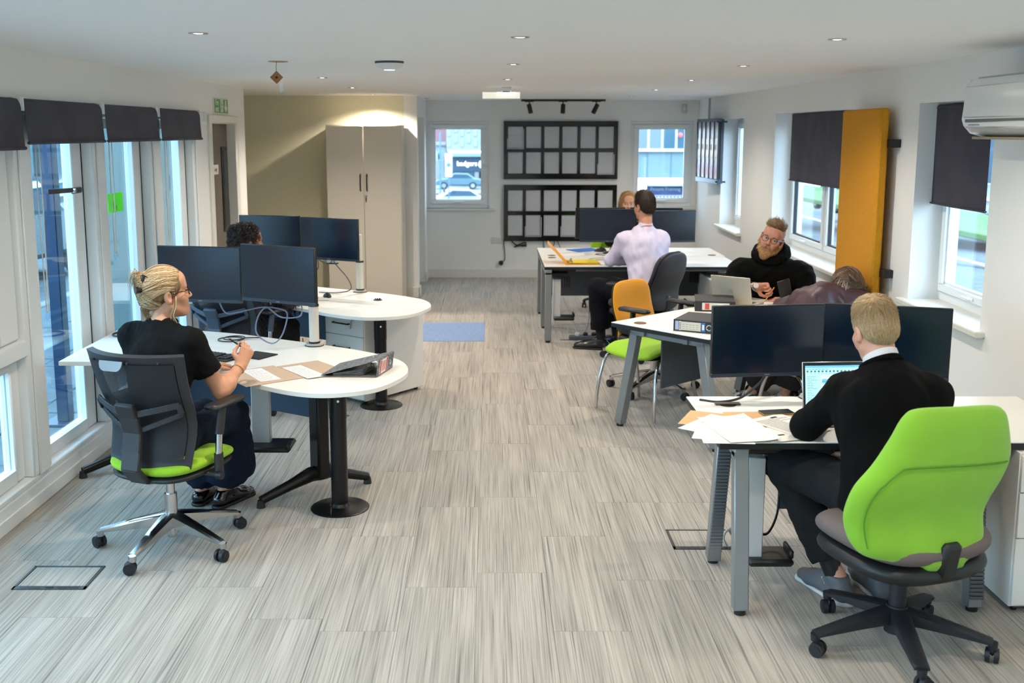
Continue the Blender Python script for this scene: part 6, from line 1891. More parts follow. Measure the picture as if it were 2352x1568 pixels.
def rot_frame(fwd, roll=0.0):
    f = nrm(fwd); r = nrm(np.cross(f, V3(0, 0, 1))); u = np.cross(r, f)
    if roll:
        c, s_ = math.cos(roll * D2R), math.sin(roll * D2R)
        r, u = r * c + u * s_, u * c - r * s_
    return np.stack([r, f, u])      # rows: right, forward, up
class Head:
    def __init__(s, c, fwd, roll=0.0, k=1.0): s.c = V3(c); s.R = rot_frame(fwd, roll); s.k = k
    def __call__(s, x, y, z): return s.c + (s.R.T @ V3(x, y, z)) * s.k
    def v(s, x, y, z): return s.R.T @ V3(x, y, z)
    def build(s, B, fem=False, jaw=1.0):
        k = s.k; R = s.R
        E = lambda c, r, kk=.015, op='u', Rl=None: B.ell(s(*c), V3(r) * k, R if Rl is None else Rl, kk, op=op)
        E((0, -.012, .034), (.0745, .094, .088), .01)
        E((0, .030, -.035), (.060 * jaw, .060, .074), .03)
        E((0, .066, -.100), (.021 * jaw, .019, .017), .035)
        for sd in (-1, 1):
            B.cone(s(sd * .052 * jaw, .002, -.066), s(sd * .012, .066, -.103), .017 * k, .014 * k, .03)
            E((sd * .043, .060, -.028), (.021, .019, .019), .025)
            E((sd * .030, .074, -.052), (.018, .017, .022), .02)
        B.cone(s(-.034, .079, .021), s(.034, .079, .021), .0115 * k, None, .02)
        B.ell(s(0, .062, .055), V3(.052, .03, .036) * k, R, .03)
        B.cone(s(0, .088, .008), s(0, .1085, -.033), .0065 * k, .0105 * k, .012)
        for sd in (-1, 1):
            E((sd * .0105, .0975, -.036), (.009, .010, .0075), .008)
            E((sd * .032, .0965, -.003), (.0165, .014, .0098), .010, 's')
            E((sd * .032, .0765, -.002), (.0145, .0105, .0105), .004)
        B.cone(s(-.017, .0855, -.0655), s(.017, .0855, -.0655), .0050 * k, None, .007)
        B.cone(s(0, .0905, -.0645), s(0, .0905, -.0655), .0052 * k, None, .007)
        B.cone(s(-.014, .085, -.0755), s(.014, .085, -.0755), .0056 * k, None, .007)
        E((0, .096, -.0704), (.022, .012, .0013), .003, 's')
        for sd in (-1, 1):
            c, n = (math.cos(.35), math.sin(.35))
            Rl = np.stack([R[0] * c + sd * R[1] * -n * -1 * 0 - R[1] * n * sd, R[1] * c + R[0] * n * sd, R[2]])
            B.ell(s(sd * .0815, -.013, -.012), V3(.0085, .020, .032) * k, Rl, .008)
            B.ell(s(sd * .0885, -.005, -.010), V3(.006, .010, .019) * k, Rl, .006, op='s')
            B.ell(s(sd * .0785, -.006, -.037), V3(.006, .009, .010) * k, Rl, .008)
    def neck(s, B, base, r=.052):
        B.cone(s(0, -.022, -.055), V3(base) + V3(0, 0, .0), r * s.k, r * 1.12, .035)
    def local(s, P): return (P - s.c) @ s.R.T / s.k
def hand(B, W, d, n, side, curl=(.5, .6, .7, .8), spread=.10, thumb=(.5, .6), L=.185, k=.0075, pinch=False):
    """wrist W, palm direction d, palm normal n (the way the palm faces), side +1 right hand / -1 left"""
    d = nrm(d); n = nrm(n - d * (n @ d)); a = np.cross(d, n) * side      # a points to the thumb side
    W = V3(W); s = L / .185
    tips = []
    pl = .088 * s
    for o, r in ((-.026, .0135), (-.009, .0150), (.009, .0155), (.026, .0145)):
        B.cone(W + a * o * .62 * s, W + d * pl + a * o * s, r * s * 1.02, r * s * .86, .014)
    B.cone(W - d * .02, W + d * .03 * s, .024 * s, .023 * s, .02, flat=.72, fdir=n)
    ln = ((.041, .025, .019), (.045, .028, .021), (.042, .026, .020), (.033, .020, .017))
    for i, o in enumerate((.027, .009, -.009, -.026)):
        p = W + d * pl * (1.0 if i < 3 else .93) + a * o * s
        ang = 0.0; dirb = nrm(d + a * spread * (1.5 - i) * .5)
        r = (.0088, .0090, .0086, .0076)[i] * s
        c = curl[i]
        pts = [p]
        for j, l in enumerate(ln[i]):
            ang += c * (.9, 1.15, .75)[j]
            v = dirb * math.cos(ang) + n * math.sin(ang)
            p = p + v * l * s; pts.append(p)
        B.cone(W + d * pl * .72 + a * o * s * .95, pts[0], r * 1.12, r * 1.06, .010)
        for j in range(3): B.cone(pts[j], pts[j + 1], r * (1 - .10 * j), r * (.92 - .10 * j), .005)
        tips.append(pts[-1])
    p0 = W + d * .022 * s + a * .020 * s + n * .006
    v1 = nrm(a * .80 + d * .62 + n * (.25 + thumb[0] * .6)); p1 = p0 + v1 * .040 * s
    v2 = nrm(d * .85 + a * (.35 - thumb[1] * .6) + n * (.2 + thumb[0] * .55)); p2 = p1 + v2 * .032 * s
    v3 = nrm(d * .9 - a * (thumb[1] * .45) + n * (.15 + thumb[0] * .4)); p3 = p2 + v3 * .026 * s
    if pinch: p3 = (p3 + tips[0]) / 2
    B.cone(p0, p1, .0165 * s, .0125 * s, .012); B.cone(p1, p2, .0115 * s, .0100 * s, .006); B.cone(p2, p3, .0098 * s, .0080 * s, .005)
    tips.append(p3)
    return tips
def limb(B, a, b, c, r, k=.02, mus=0.0):
    B.cone(a, b, r[0], r[1], k); B.cone(b, c, r[1], r[2], k)
def foot(B, ank, dr, L=.24, w=.040, k=.02):
    dr = nrm(V3(dr[0], dr[1], 0)); A = V3(ank)
    heel = V3(A[0], A[1], .045) - dr * .045; ball = V3(A[0], A[1], .036) + dr * (L * .52); toe = V3(A[0], A[1], .030) + dr * (L * .74)
    B.cone(A, heel, w * .95, w * .9, k); B.cone(heel, ball, w * .9, w, k, flat=.8, fdir=(0, 0, 1)); B.cone(ball, toe, w, w * .78, k, flat=.75, fdir=(0, 0, 1)); B.cone(A + V3(0, 0, -.01), ball, w * .9, w * .8, k)
def shoe_mesh(t, name, ank, dr, m, sole=None, L=.27, w=.046, collar=.02, label=None):
    S = SDF(); foot(S, ank, dr, L, w, .02)
    dr = nrm(V3(dr[0], dr[1], 0)); A = V3(ank)
    S2 = SDF()
    for q in S.p: S2.p.append(q[:8] + ([(A + V3(0, 0, collar), (0, 0, 1)), (V3(0, 0, .004), (0, 0, -1))],) + q[9:])
    v, F = S2.mesh(.006)
    v = relax(v, F, 1)
    o = t.add(name, np_mesh(name, v, F, m, t.inv), None, w=False, label=label)
    if sole:
        P = SDF(); heel = A - dr * .05; toe = A + dr * (L * .75)
        P.cone(V3(heel[0], heel[1], .012), V3(toe[0], toe[1], .012), w * 1.02, w * .9, .01, flat=.9, fdir=(0, 0, 1), cut=[(V3(0, 0, .018), (0, 0, 1)), (V3(0, 0, .001), (0, 0, -1))])
        v, F = P.mesh(.006)
        t.add('shoe_sole', np_mesh('shoe_sole', v, F, sole, t.inv), None, parent=o, w=False)
    return o
def put(t, name, S, m, h=.007, fine=(), wr=None, rl=1, parent=None, midf=None, label=None):
    v, F = S.mesh(h, fine)
    if rl: v = relax(v, F, rl, .4)
    if wr: v = wrinkle(v, F, *wr)
    mid = None
    if midf is not None: mid = midf(v[F].mean(1))
    return t.add(name, np_mesh(name, v, F, m, t.inv, mid), None, parent, w=False, label=label)
def put_strands(t, name, paths, r0, r1, m, sides=4, label=None):
    v, F = strands(np.asarray(paths), r0, r1, sides)
    return t.add(name, np_mesh(name, v, F, m, t.inv), None, w=False, label=label)
def grow(S, H, n, length, comb, lift=.15, npt=5, seed=1, region=None, off=.001, wave=0.0):
    """short hair: roots scattered on the field's surface (region tests local head coordinates), combed along comb(local)->local dir"""
    r = np.random.RandomState(seed)
    q = r.normal(size=(n * 4, 3)); q /= np.linalg.norm(q, axis=1, keepdims=True)
    Pw = H.c + (q * V3(.10, .12, .12)) @ H.R * H.k
    Pw = S.project(Pw, off)
    loc = H.local(Pw)
    if region is not None:
        ok = region(loc); Pw = Pw[ok]; loc = loc[ok]
    Pw = Pw[:n]; loc = loc[:n]
    nn = S.grad(Pw)
    L = length * (.7 + .6 * r.rand(len(Pw)))
    out = [Pw]
    cur = Pw
    for i in range(npt - 1):
        dl = comb(H.local(cur)) + r.normal(size=(len(Pw), 3)) * .18
        dw = dl @ H.R
        nn = S.grad(cur)
        dw = dw - nn * (dw * nn).sum(1, keepdims=True) * .9
        dw /= np.linalg.norm(dw, axis=1, keepdims=True) + 1e-9
        lf = lift(H.local(cur)) if callable(lift) else lift
        lf = np.asarray(lf).reshape(-1, 1) if np.ndim(lf) else lf
        st = (dw + nn * lf); st /= np.linalg.norm(st, axis=1, keepdims=True)
        cur = cur + st * (L / (npt - 1))[:, None]
        d = S.at(cur); cur = cur + S.grad(cur) * np.maximum(off * .5 - d, 0)[:, None]
        out.append(cur)
    return np.stack(out, 1)
def face_bits(t, H, brow_m, eyes=True, look=(0, 0)):
    if eyes:
        for sd in (-1, 1):
            c = H(sd * .032, .0780, -.002)
            e = t.add('eye', MB().ell(tuple(c), .0118 * H.k, 16), EYEW, smooth=60)
            p = c + H.v(look[0], 1.0, look[1]) / np.linalg.norm((look[0], 1, look[1])) * .0066 * H.k
            t.add('iris', MB().ell(tuple(p), .0070 * H.k, 12), IRIS, e, smooth=60)
            lid = [tuple(H(sd * (.032 + .0145 * math.cos(a)), .0895 - .006 * abs(math.cos(a)), -.0025 + .0052 * math.sin(a))) for a in np.linspace(PI, 0, 8)]
            t.add('eyelid', MB().tube(lid, .0014 * H.k, 6), mat('lid_line', '#6b4238', .6), smooth=60)
    for sd in (-1, 1):
        t.add('eyebrow', MB().tube([tuple(H(sd * .016, .0925, .017)), tuple(H(sd * .030, .0915, .0225)), tuple(H(sd * .046, .081, .019))], [.0026, .0032, .0016], 6), brow_m, smooth=60)
def glasses(t, H, rim, temple, round_=True, w=.0235, h=.020, y=.104):
    g = None
    for sd in (-1, 1):
        pts = []
        for i in range(20):
            a = 2 * PI * i / 20
            e = 2 / 2.6 if not round_ else 1
            cx, cz = math.copysign(abs(math.cos(a)) ** e, math.cos(a)), math.copysign(abs(math.sin(a)) ** e, math.sin(a))
            pts.append(tuple(H(sd * (.033 + w * cx), y - .010 * (abs(.033 + w * cx * 1.0) / .055) ** 2 * (1 if cx > 0 else .3), -.003 + h * cz)))
        r = t.add('glasses', MB().tube(pts, .0020, 7, True), rim, g, smooth=60)
        if g is None: g = r
        t.add('lens', MB()._add(pts, [tuple(range(20))]), glass_mat('spectacle_lens', (.97, .98, .98), 1.45, .8), g)
        t.add('temple', MB().tube([tuple(H(sd * .056, y - .014, .006)), tuple(H(sd * .074, .055, .006)), tuple(H(sd * .081, .0, .004)), tuple(H(sd * .080, -.025, -.008))], [.0028, .0022, .0020, .0022], 7, flat=1.6), temple, g, smooth=60)
    t.add('bridge', MB().tube([tuple(H(-.011, y - .001, .002)), tuple(H(0, y + .004, .005)), tuple(H(.011, y - .001, .002))], .0018, 7), rim, g, smooth=60)
    return g
def head_fine(H, h): return (H.c - V3(.13, .13, .15) * H.k, H.c + V3(.13, .13, .14) * H.k, h)
def lips_id(H):
    def f(P):
        q = H.local(P)
        return ((np.abs(q[:, 0]) < .021) & (np.abs(q[:, 2] + .0705) < .0085 - .10 * np.abs(q[:, 0])) & (q[:, 1] > .076)).astype(int)
    return f
# ================================================================ PEOPLE
def torso(B, J, inf=0.0, w=.150, waist=.128, flat=.70, top=True, k=.04, low=True):
    p, c, n = V3(J['pel']), V3(J['chest']), V3(J['neck']); fd = nrm(J['fwd'])
    mid = p * .55 + c * .45
    if low: B.cone(p - V3(0, 0, .02), mid, w + .012 + inf, waist + inf, k, flat=.80, fdir=fd)
    B.cone(mid, c, waist + inf, w + inf, k, flat=flat, fdir=fd)
    sl, sr = V3(J['shL']), V3(J['shR'])
    up = (sl + sr) / 2 - (n - c) * .12
    B.cone(c, up, w + inf, w * .80 + inf, k, flat=flat, fdir=fd)
    a = sl * .86 + sr * .14; b = sr * .86 + sl * .14
    B.cone(a, b, .052 + inf, None, k)
    lat = nrm(sr - sl)
    for q, sg in ((sl, -1), (sr, 1)):
        B.cone(q * .90 + c * .10 - V3(0, 0, .03), mid + lat * sg * waist * .42, .062 + inf, .066 + inf, k)
    B.cone(n + (c - n) * .12, a, .045 + inf * .7, .046 + inf, k); B.cone(n + (c - n) * .12, b, .045 + inf * .7, .046 + inf, k)
def arms(B, J, r=(.050, .040, .028), inf=0, k=.022, upto=(1, 1), flare=0.0, cuffcut=True):
    for s_ in 'LR':
        a, e, w_ = V3(J['sh' + s_]), V3(J['el' + s_]), V3(J['wr' + s_])
        if upto[0] < 1:
            q = a + (e - a) * upto[0]
            B.cone(a, a + (e - a) * (upto[0] + .15), r[0] + inf, r[0] + inf + flare, k, cut=[(q, e - a)])
        else:
            B.cone(a, e, r[0] + inf, r[1] + inf, k)
            q = e + (w_ - e) * upto[1]
            B.cone(e, e + (w_ - e) * min(1.0, upto[1] + .06), r[1] + inf, r[2] + inf + flare, k, cut=[(q, w_ - e)] if cuffcut else None)
def legs(B, J, r=(.080, .056, .040), inf=0, k=.03, hem=None, flare=0.0):
    for s_ in 'LR':
        h, kn, an = V3(J['hip' + s_]), V3(J['kn' + s_]), V3(J['an' + s_])
        B.cone(h, kn, r[0] + inf, r[1] + inf, k)
        if hem is None: B.cone(kn, an, r[1] + inf, r[2] + inf, k)
        else:
            q = kn + (an - kn) * hem
            B.cone(kn, kn + (an - kn) * (hem + .1), r[1] + inf, r[2] + inf + flare, k, cut=[(q, an - kn)])
def body(B, J, H, fem=False, hands_=True, feet=True, s=1.0, jaw=1.0, neckr=.05):
    torso(B, J, -.004, w=J.get('w', .15), waist=J.get('waist', .128))
    H.build(B, fem, jaw); H.neck(B, J['neck'], neckr)
    ra = (.044, .037, .025) if fem else (.050, .042, .029)
    arms(B, J, tuple(x * s for x in ra))
    for s_ in 'LR':
        a, e, w_ = V3(J['sh' + s_]), V3(J['el' + s_]), V3(J['wr' + s_])
        B.ell(a + (e - a) * .12, V3(.052, .052, .052) * s, None, .03)
        B.ell(e + (w_ - e) * .28, V3(ra[1] * 1.08,) * 3 if False else V3(ra[1] * 1.08, ra[1] * 1.08, ra[1] * 1.08) * s, None, .04)
    legs(B, J, (.072, .050, .034))
    if feet:
        for s_ in 'LR': foot(B, J['an' + s_], J['toe' + s_], .24, .034)

# ---------------------------------------------------------------- blonde woman at the front left desk
t = Thing('person', 'blonde woman in a black t-shirt on the mesh chair, holding a pen', 'person', (-1.575, 4.9, 0))
J = dict(pel=(-1.60, 4.84, .57), chest=(-1.583, 4.90, .90), neck=(-1.580, 4.955, 1.085), fwd=(.42, .9, 0), w=.140, waist=.118,
         shL=(-1.742, 5.015, 1.015), shR=(-1.425, 4.885, 1.01), elL=(-1.66, 5.21, .80), elR=(-1.305, 4.94, .755), wrL=(-1.49, 5.41, .772), wrR=(-1.245, 5.105, .845),
         hipL=(-1.67, 4.93, .54), hipR=(-1.52, 4.87, .54), knL=(-1.50, 5.31, .545), knR=(-1.33, 5.26, .545), anL=(-1.565, 5.47, .085), anR=(-1.43, 5.42, .11), toeL=(.25, .95), toeR=(.5, .85))
H = Head((-1.560, 4.985, 1.236), (.87, .49, .10), -3)
B = SDF(); body(B, J, H, True, jaw=.95, neckr=.045)
B.ell(H(0, .045, -.092), V3(.045, .04, .030), H.R, .03)
tipsR = hand(B, J['wrR'], (.32, .45, .85), (-.55, .75, -.15), 1, (.75, .95, 1.0, 1.0), .08, (.7, .7), pinch=True, L=.178)
hand(B, J['wrL'], (.55, .83, -.12), (.25, -.2, -.95), -1, (.25, .25, .3, .35), .12, (.1, .2), L=.175)
SK1 = skin_mat('fair', '#d9a383', '#c98f70')
hr = (V3(-1.30, 5.03, .80), V3(-1.12, 5.30, 1.02), .0035)
put(t, 'body', B, [SK1, LIPM], .0075, (head_fine(H, .0032), hr), midf=lips_id(H))
S = SDF(); torso(S, J, .010, w=.142, waist=.122, low=True)
arms(S, J, (.060, .05, .04), .004, upto=(.62, 1), flare=.003)
for s_ in 'LR': S.ell(V3(J['sh' + s_]), V3(.066, .066, .060), None, .04)
S.cone(V3(J['pel']) - V3(0, 0, .03), V3(J['pel']) + V3(0, 0, .1), .166, .15, .04, flat=.8, fdir=J['fwd'])
for q in ((-1.64, 5.00, .93), (-1.51, 4.965, .93)): S.ell(V3(*q) + V3(.03, .05, -.03), V3(.062, .062, .062), None, .04)
TEE = mat('black_tee', '#0b0b0d', .9, bump=.2, bscale=700, spec=.2)
put(t, 't_shirt', S, TEE, .007, wr=(.0045, 26, 3))
t.add('collar_rib', MB().tube([tuple(V3(J['neck']) + V3(.070 * math.cos(a), .062 * math.sin(a) + .004, .012 + .012 * math.cos(a - 2.2))) for a in np.linspace(0, 2 * PI, 25)[:-1]], .0075, 6, True), TEE, smooth=60)
S = SDF(); legs(S, J, (.084, .070, .085), .004, .04, hem=.86, flare=.025)
S.cone(J['hipL'], J['hipR'], .105, None, .04)
S.cone(V3(J['knR']) + V3(.01, .03, -.08), V3(J['anR']) + V3(.10, -.06, .14), .06, .085, .05, cut=[(V3(0, 0, .19), (0, 0, -1))])
NAVT = mat('navy_trousers', '#0f1828', .9, spec=.2, col2='#131d30', scale=12, bump=.15, bscale=500)
put(t, 'trousers', S, NAVT, .009, wr=(.008, 17, 5))
PAT = mat('black_patent', '#0e0e10', .15, coat=.5)
shoe_mesh(t, 'shoe', J['anL'], J['toeL'], PAT, BLACK, .24, .040, -.01)
shoe_mesh(t, 'shoe', J['anR'], J['toeR'], PAT, BLACK, .24, .040, -.015)
# hair swept back into a claw clip
HR = SDF()
hc = [(H(0, .086, .072), H.v(0, .80, -.60)), ]
HR.ell(H(0, -.016, .036), V3(.084, .104, .098), H.R, .02, cut=[(H(0, .070, .045), H.v(0, .86, -.51))])
HR.ell(H(0, -.075, .0), V3(.066, .055, .075), H.R, .03)
HR.ell(H(0, -.118, .035), V3(.030, .024, .062), H.R, .02)
HR.ell(H(.0, -.120, .088), V3(.032, .026, .030), H.R, .02)
HR.cone(H(0, -.105, -.035), H(.0, -.108, -.09), .026, .010, .02)
for sd in (-1, 1): HR.ell(H(sd * .090, -.006, -.016), V3(.022, .026, .034), H.R, .01, op='s')
HB = hair_mat('hair_blonde', ['#6b5238', '#b8966a', '#d9bd92', '#eed9b4', '#8f7250', '#cdae80', '#5f4933'])
put(t, 'hair', HR, mat('hair_blonde_base', '#9a7f58', .6, col2='#665036', scale=60, stretch=(1, 1, .3)), .0055)
rng = np.random.RandomState(4)
paths = []
n_ = 1100
for i in range(n_):
    a = rng.rand(); sd = rng.choice([-1, 1])
    if i % 5 == 0:      # nape, swept up
        st = V3(sd * (.01 + .05 * rng.rand()), -.055 + .02 * rng.rand(), -.075 + .03 * rng.rand())
    else:               # hairline from the crown parting to the temple
        th = a * 1.55
        st = V3(sd * (.006 + .082 * math.sin(th)), .084 - .060 * (1 - math.cos(th)) - .02 * rng.rand(), .012 + .098 * math.cos(th))
    en = V3(sd * .016 * rng.rand(), -.125 + .01 * rng.rand(), .030 + .11 * (rng.rand() - .5) + (.02 if st[2] > .06 else -.015))
    md = (st + en) / 2 + V3(0, -.0, .035 if st[2] > 0 else -.01); md[0] = st[0] * .95 + sd * .006
    u = np.linspace(0, 1, 12)[:, None]
    loc = (1 - u) ** 2 * st + 2 * u * (1 - u) * md + u ** 2 * en
    paths.append(H.c + loc @ H.R)
paths = np.stack(paths)
sh = paths.shape
P2 = HR.project(paths.reshape(-1, 3), .0006, 5).reshape(sh) + rng.normal(size=(n_, 1, 3)) * .0012
put_strands(t, 'hair_strands', P2, .0020, .0014, HB, 4)
tuft = []
for i in range(70):
    s0 = V3(.02 * (rng.rand() - .5), -.118, .085 + .02 * rng.rand()); q = rng.normal(size=3) * .010
    tuft.append(H.c + np.stack([s0, s0 + V3(0, -.004, .012) + q * .3, s0 + V3(0, -.018, .014) + q, s0 + V3(0, -.026, -.006) + q * 1.2, s0 + V3(0, -.022, -.04) + q * 1.2]) @ H.R)
for i in range(60):
    s0 = V3(.03 * (rng.rand() - .5), -.10, -.02); q = rng.normal(size=3) * .006
    tuft.append(H.c + np.stack([s0, s0 + V3(0, -.016, -.025) + q * .3, s0 + V3(0, -.020, -.05) + q, s0 + V3(0, -.012, -.075) + q * 1.3, s0 + V3(0, .0, -.095) + q * 1.5]) @ H.R)
for i in range(16):
    s0 = V3(.072, .020 + .01 * rng.rand(), -.01); q = rng.normal(size=3) * .004
    tuft.append(H.c + np.stack([s0, s0 + V3(.010, -.012, -.05) + q, s0 + V3(.006, -.03, -.09) + q, s0 + V3(0, -.025, -.13) + q * 2, s0 + V3(-.004, -.02, -.165) + q * 3]) @ H.R)
for i in range(0):
    s0 = V3(.02 * (rng.rand() - .5), .04 + .03 * rng.rand(), .118); q = rng.normal(size=3) * .005
    tuft.append(H.c + np.stack([s0, s0 + V3(0, .01, .004) + q * .3, s0 + V3(.0, .018, .006) + q, s0 + V3(0, .026, .005) + q * 1.2, s0 + V3(0, .034, .0) + q * 1.4]) @ H.R)
put_strands(t, 'loose_strands', np.stack(tuft), .0015, .0006, HB, 4)
CL = mat('claw_clip_black', '#111113', .18, coat=.4)
cl = t.add('hair_clip', MB().tube([tuple(H(.030, -.098 - .010 * math.sin(a), .035 + .075 * math.cos(a))) for a in np.linspace(.25, PI - .25, 12)], [.006] + [.011] * 10 + [.006], 8), CL, smooth=60)
t.add('clip_grip', MB().tube([tuple(H(.035, -.112, .035)), tuple(H(.038, -.135, .04)), tuple(H(.040, -.150, .042))], [.010, .014, .020], 10), CL, cl, smooth=60)
for a in np.linspace(.4, PI - .4, 9):
    t.add('clip_tooth', MB().tube([tuple(H(.030, -.098, .035 + .072 * math.cos(a))), tuple(H(.046, -.085, .033 + .068 * math.cos(a)))], [.003, .0012], 6), CL, cl)
TORT = mat('tortoiseshell', '#6b3a16', .2, col2='#170c06', scale=120, lo=.42, hi=.58, detail=2)
glasses(t, H, mat('frame_black', '#141210', .2), TORT, False, .024, .019)
face_bits(t, H, mat('brow_brown', '#6d4f33', .8))
t.add('earring', MB().ell(tuple(H(.083, -.004, -.042)), .0035, 10), mat('pearl_gold', '#e3cf9a', .2, .6))
wr_ = V3(J['wrR']); ax_ = nrm(V3(J['wrR']) - V3(J['elR']))
u_, w__, _ = frame(tuple(ax_))
t.add('bracelet', MB().tube([tuple(wr_ - ax_ * .03 + np.array(u_) * .031 * math.cos(a) + np.array(w__) * .028 * math.sin(a)) for a in np.linspace(0, 2 * PI, 22)[:-1]], .0022, 6, True), mat('gold', '#d9a94a', .2, 1.0))
rp = V3(*wr_) + nrm(V3(.32, .45, .85)) * .125
None and t.add('headset_boom', MB().tube([tuple(H(.066, .03, -.05)), tuple(H(.05, .075, -.075)), tuple(H(.03, .105, -.078))], [.0018, .0016, .0024], 6), BLACK)
pm_ = (np.array(tipsR[0]) + np.array(tipsR[4])) / 2
pd = nrm(V3(.75, .25, -.62))
pn = Thing('pen', 'black pen held in the right hand of the blonde woman', 'pen', tuple(pm_ - pd * .06))
pn.add('barrel', MB().tube([tuple(pm_ - pd * .055), tuple(pm_ + pd * .070)], .0042, 10), BLACK)
pn.add('clip', MB().bar(tuple(pm_ + pd * .03 + V3(0, 0, .005)), tuple(pm_ + pd * .072 + V3(0, 0, .005)), .003, .0015), CHROME)
pn.add('tip', MB().cyl(tuple(pm_ - pd * .055), tuple(pm_ - pd * .068), .0036, .0008, 10), CHROME)

# ---------------------------------------------------------------- blond man at the front right desk
t = Thing('person', 'short-haired blond man in a black jumper with white collar, seen from behind', 'person', (1.6, 3.95, 0))
J = dict(pel=(1.585, 3.95, .60), chest=(1.575, 4.03, .90), neck=(1.575, 4.11, 1.075), fwd=(-.33, .94, 0), w=.172, waist=.150,
         shL=(1.425, 4.10, .960), shR=(1.765, 4.06, .965), elL=(1.315, 4.215, .79), elR=(1.79, 4.08, .745), wrL=(1.43, 4.40, .785), wrR=(1.545, 4.21, .665),
         hipL=(1.50, 4.02, .56), hipR=(1.67, 4.06, .56), knL=(1.30, 4.40, .565), knR=(1.62, 4.46, .565), anL=(1.50, 4.27, .11), anR=(1.69, 4.30, .10), toeL=(-.35, .9), toeR=(-.1, .98))
H = Head((1.560, 4.165, 1.205), (-.14, .95, -.26), 2)
B = SDF(); body(B, J, H, False, neckr=.058, s=1.05)
hand(B, J['wrL'], (.62, .75, -.12), (.1, -.1, -1), -1, (.3, .3, .3, .35), .12, (.1, .2))
hand(B, J['wrR'], (-.72, .66, -.18), (-.1, -.15, -1), 1, (.35, .35, .4, .4), .10, (.1, .2))
SK3 = skin_mat('pale', '#dba58d', '#cf927a')
put(t, 'body', B, [SK3, LIPM], .008, (head_fine(H, .0035),), midf=lips_id(H))
S = SDF(); torso(S, J, .012, w=.182, waist=.168, k=.05)
arms(S, J, (.062, .053, .040), .006, upto=(1, .93), k=.035)
for s_ in 'LR': S.ell(V3(J['sh' + s_]), V3(.070, .070, .066), None, .05)
S.cone(V3(J['pel']) - V3(0, 0, .05), V3(J['pel']) + V3(0, 0, .1), .190, .175, .05, flat=.84, fdir=J['fwd'])
KNIT = mat('black_knit', '#09090a', .95, bump=.25, bscale=850, spec=.15)
put(t, 'jumper', S, KNIT, .008, wr=(.006, 17, 11))
nk = V3(J['neck']); up_ = nrm(H.c - nk + V3(0, 0, .02))
def ringpts(c, ax, fd, rx, ry, n=26, tilt=0.0):
    ax = nrm(ax); fd = nrm(fd - ax * (fd @ ax)); rt = np.cross(fd, ax)
    return [tuple(c + rt * rx * math.cos(a) + fd * ry * math.sin(a) + ax * tilt * math.sin(a)) for a in np.linspace(0, 2 * PI, n + 1)[:-1]]
fdv = V3(J['fwd'])
WSH = mat('white_shirt', '#e4e3e6', .7, bump=.1, bscale=500)
def collar(t, name, c0, ax, fd, r0, r1, h, m, th=.004, tilt=-.02):
    ax = nrm(ax); fd = nrm(V3(*fd) - ax * (V3(*fd) @ ax)); rt = np.cross(fd, ax)
    def f(u, v):
        a = 2 * PI * u + PI / 2 + .001
        r = r0 + (r1 - r0) * v
        p = c0 + ax * (h * v) + rt * r * math.cos(a) + fd * r * .95 * math.sin(a) + ax * tilt * math.sin(a)
        return tuple(p)
    return t.add(name, MB().sheet(f, 30, 5, th), m, smooth=60)
collar(t, 'shirt_collar', nk + V3(0, .0, .006), up_, J['fwd'], .077, .069, .036, WSH)
t.add('neckline_rib', MB().tube(ringpts(nk + V3(0, .0, .004), up_, fdv, .082, .076, tilt=-.02), .011, 8, True), KNIT, smooth=60)
t.add('inner_neckband', MB().tube(ringpts(nk + V3(0, .0, .013), up_, fdv, .0745, .0715, tilt=-.02), .003, 6, True), mat('plum_band', '#5a2f3c', .7), smooth=60)
S = SDF(); legs(S, J, (.105, .082, .072), .004, .04, hem=.84, flare=.004); S.cone(J['hipL'], J['hipR'], .118, None, .04)
CHT = mat('charcoal_trousers', '#1a1b1d', .9, spec=.2, col2='#1f2022', scale=14, bump=.2, bscale=420)
put(t, 'trousers', S, CHT, .009, wr=(.007, 19, 21))
for s_ in 'LR':
    t.add('sock', MB().tube([tuple(V3(J['an' + s_]) + V3(0, 0, -.03)), tuple(V3(J['an' + s_]) * .78 + V3(J['kn' + s_]) * .22)], [.040, .046], 14), BLACK, smooth=60)
    o = shoe_mesh(t, 'shoe', J['an' + s_], J['toe' + s_], mat('grey_trainer', '#5b5f66', .6), mat('white_sole', '#cfd2d4', .6), .28, .048, .0)
a_ = V3(J['anL']) + V3(-.045, .04, -.035)
t.add('shoe_stripe', MB().tube([tuple(a_ + V3(0, -.03, -.01)), tuple(a_ + V3(-.008, -.01, .012)), tuple(a_ + V3(-.004, .0, -.006)), tuple(a_ + V3(-.006, .025, .014))], .004, 6), mat('white_print', '#e9e9ea', .5))
HR = SDF()
HR.ell(H(0, -.014, .038), V3(.080, .100, .095), H.R, .02, cut=[(H(0, .075, .06), H.v(0, .88, -.48))])
HR.ell(H(0, -.062, -.004), V3(.062, .043, .055), H.R, .03)
HR.ell(H(0, -.01, .095), V3(.060, .075, .045), H.R, .03)
for sd in (-1, 1): HR.ell(H(sd * .090, -.004, -.014), V3(.022, .028, .040), H.R, .01, op='s')
HBM = hair_mat('hair_fair', ['#a98a62', '#c8a97f', '#dcc29b', '#b8986e', '#e6d0ac'])
put(t, 'hair', HR, mat('hair_fair_base', '#b6966c', .65, col2='#9a7b52', scale=70), .0055)
def comb3(l):
    o = np.zeros_like(l); top = np.clip((l[:, 2] - .03) / .08, 0, 1)
    o[:, 2] = -1.0 + .9 * top; q = np.clip((l[:, 1] + .07) / .03, -1, 1); o[:, 1] = -.12 + .9 * top * q; o[:, 0] = .5 * top * np.clip((l[:, 0] + .015) / .03, -1, 1)
    return o
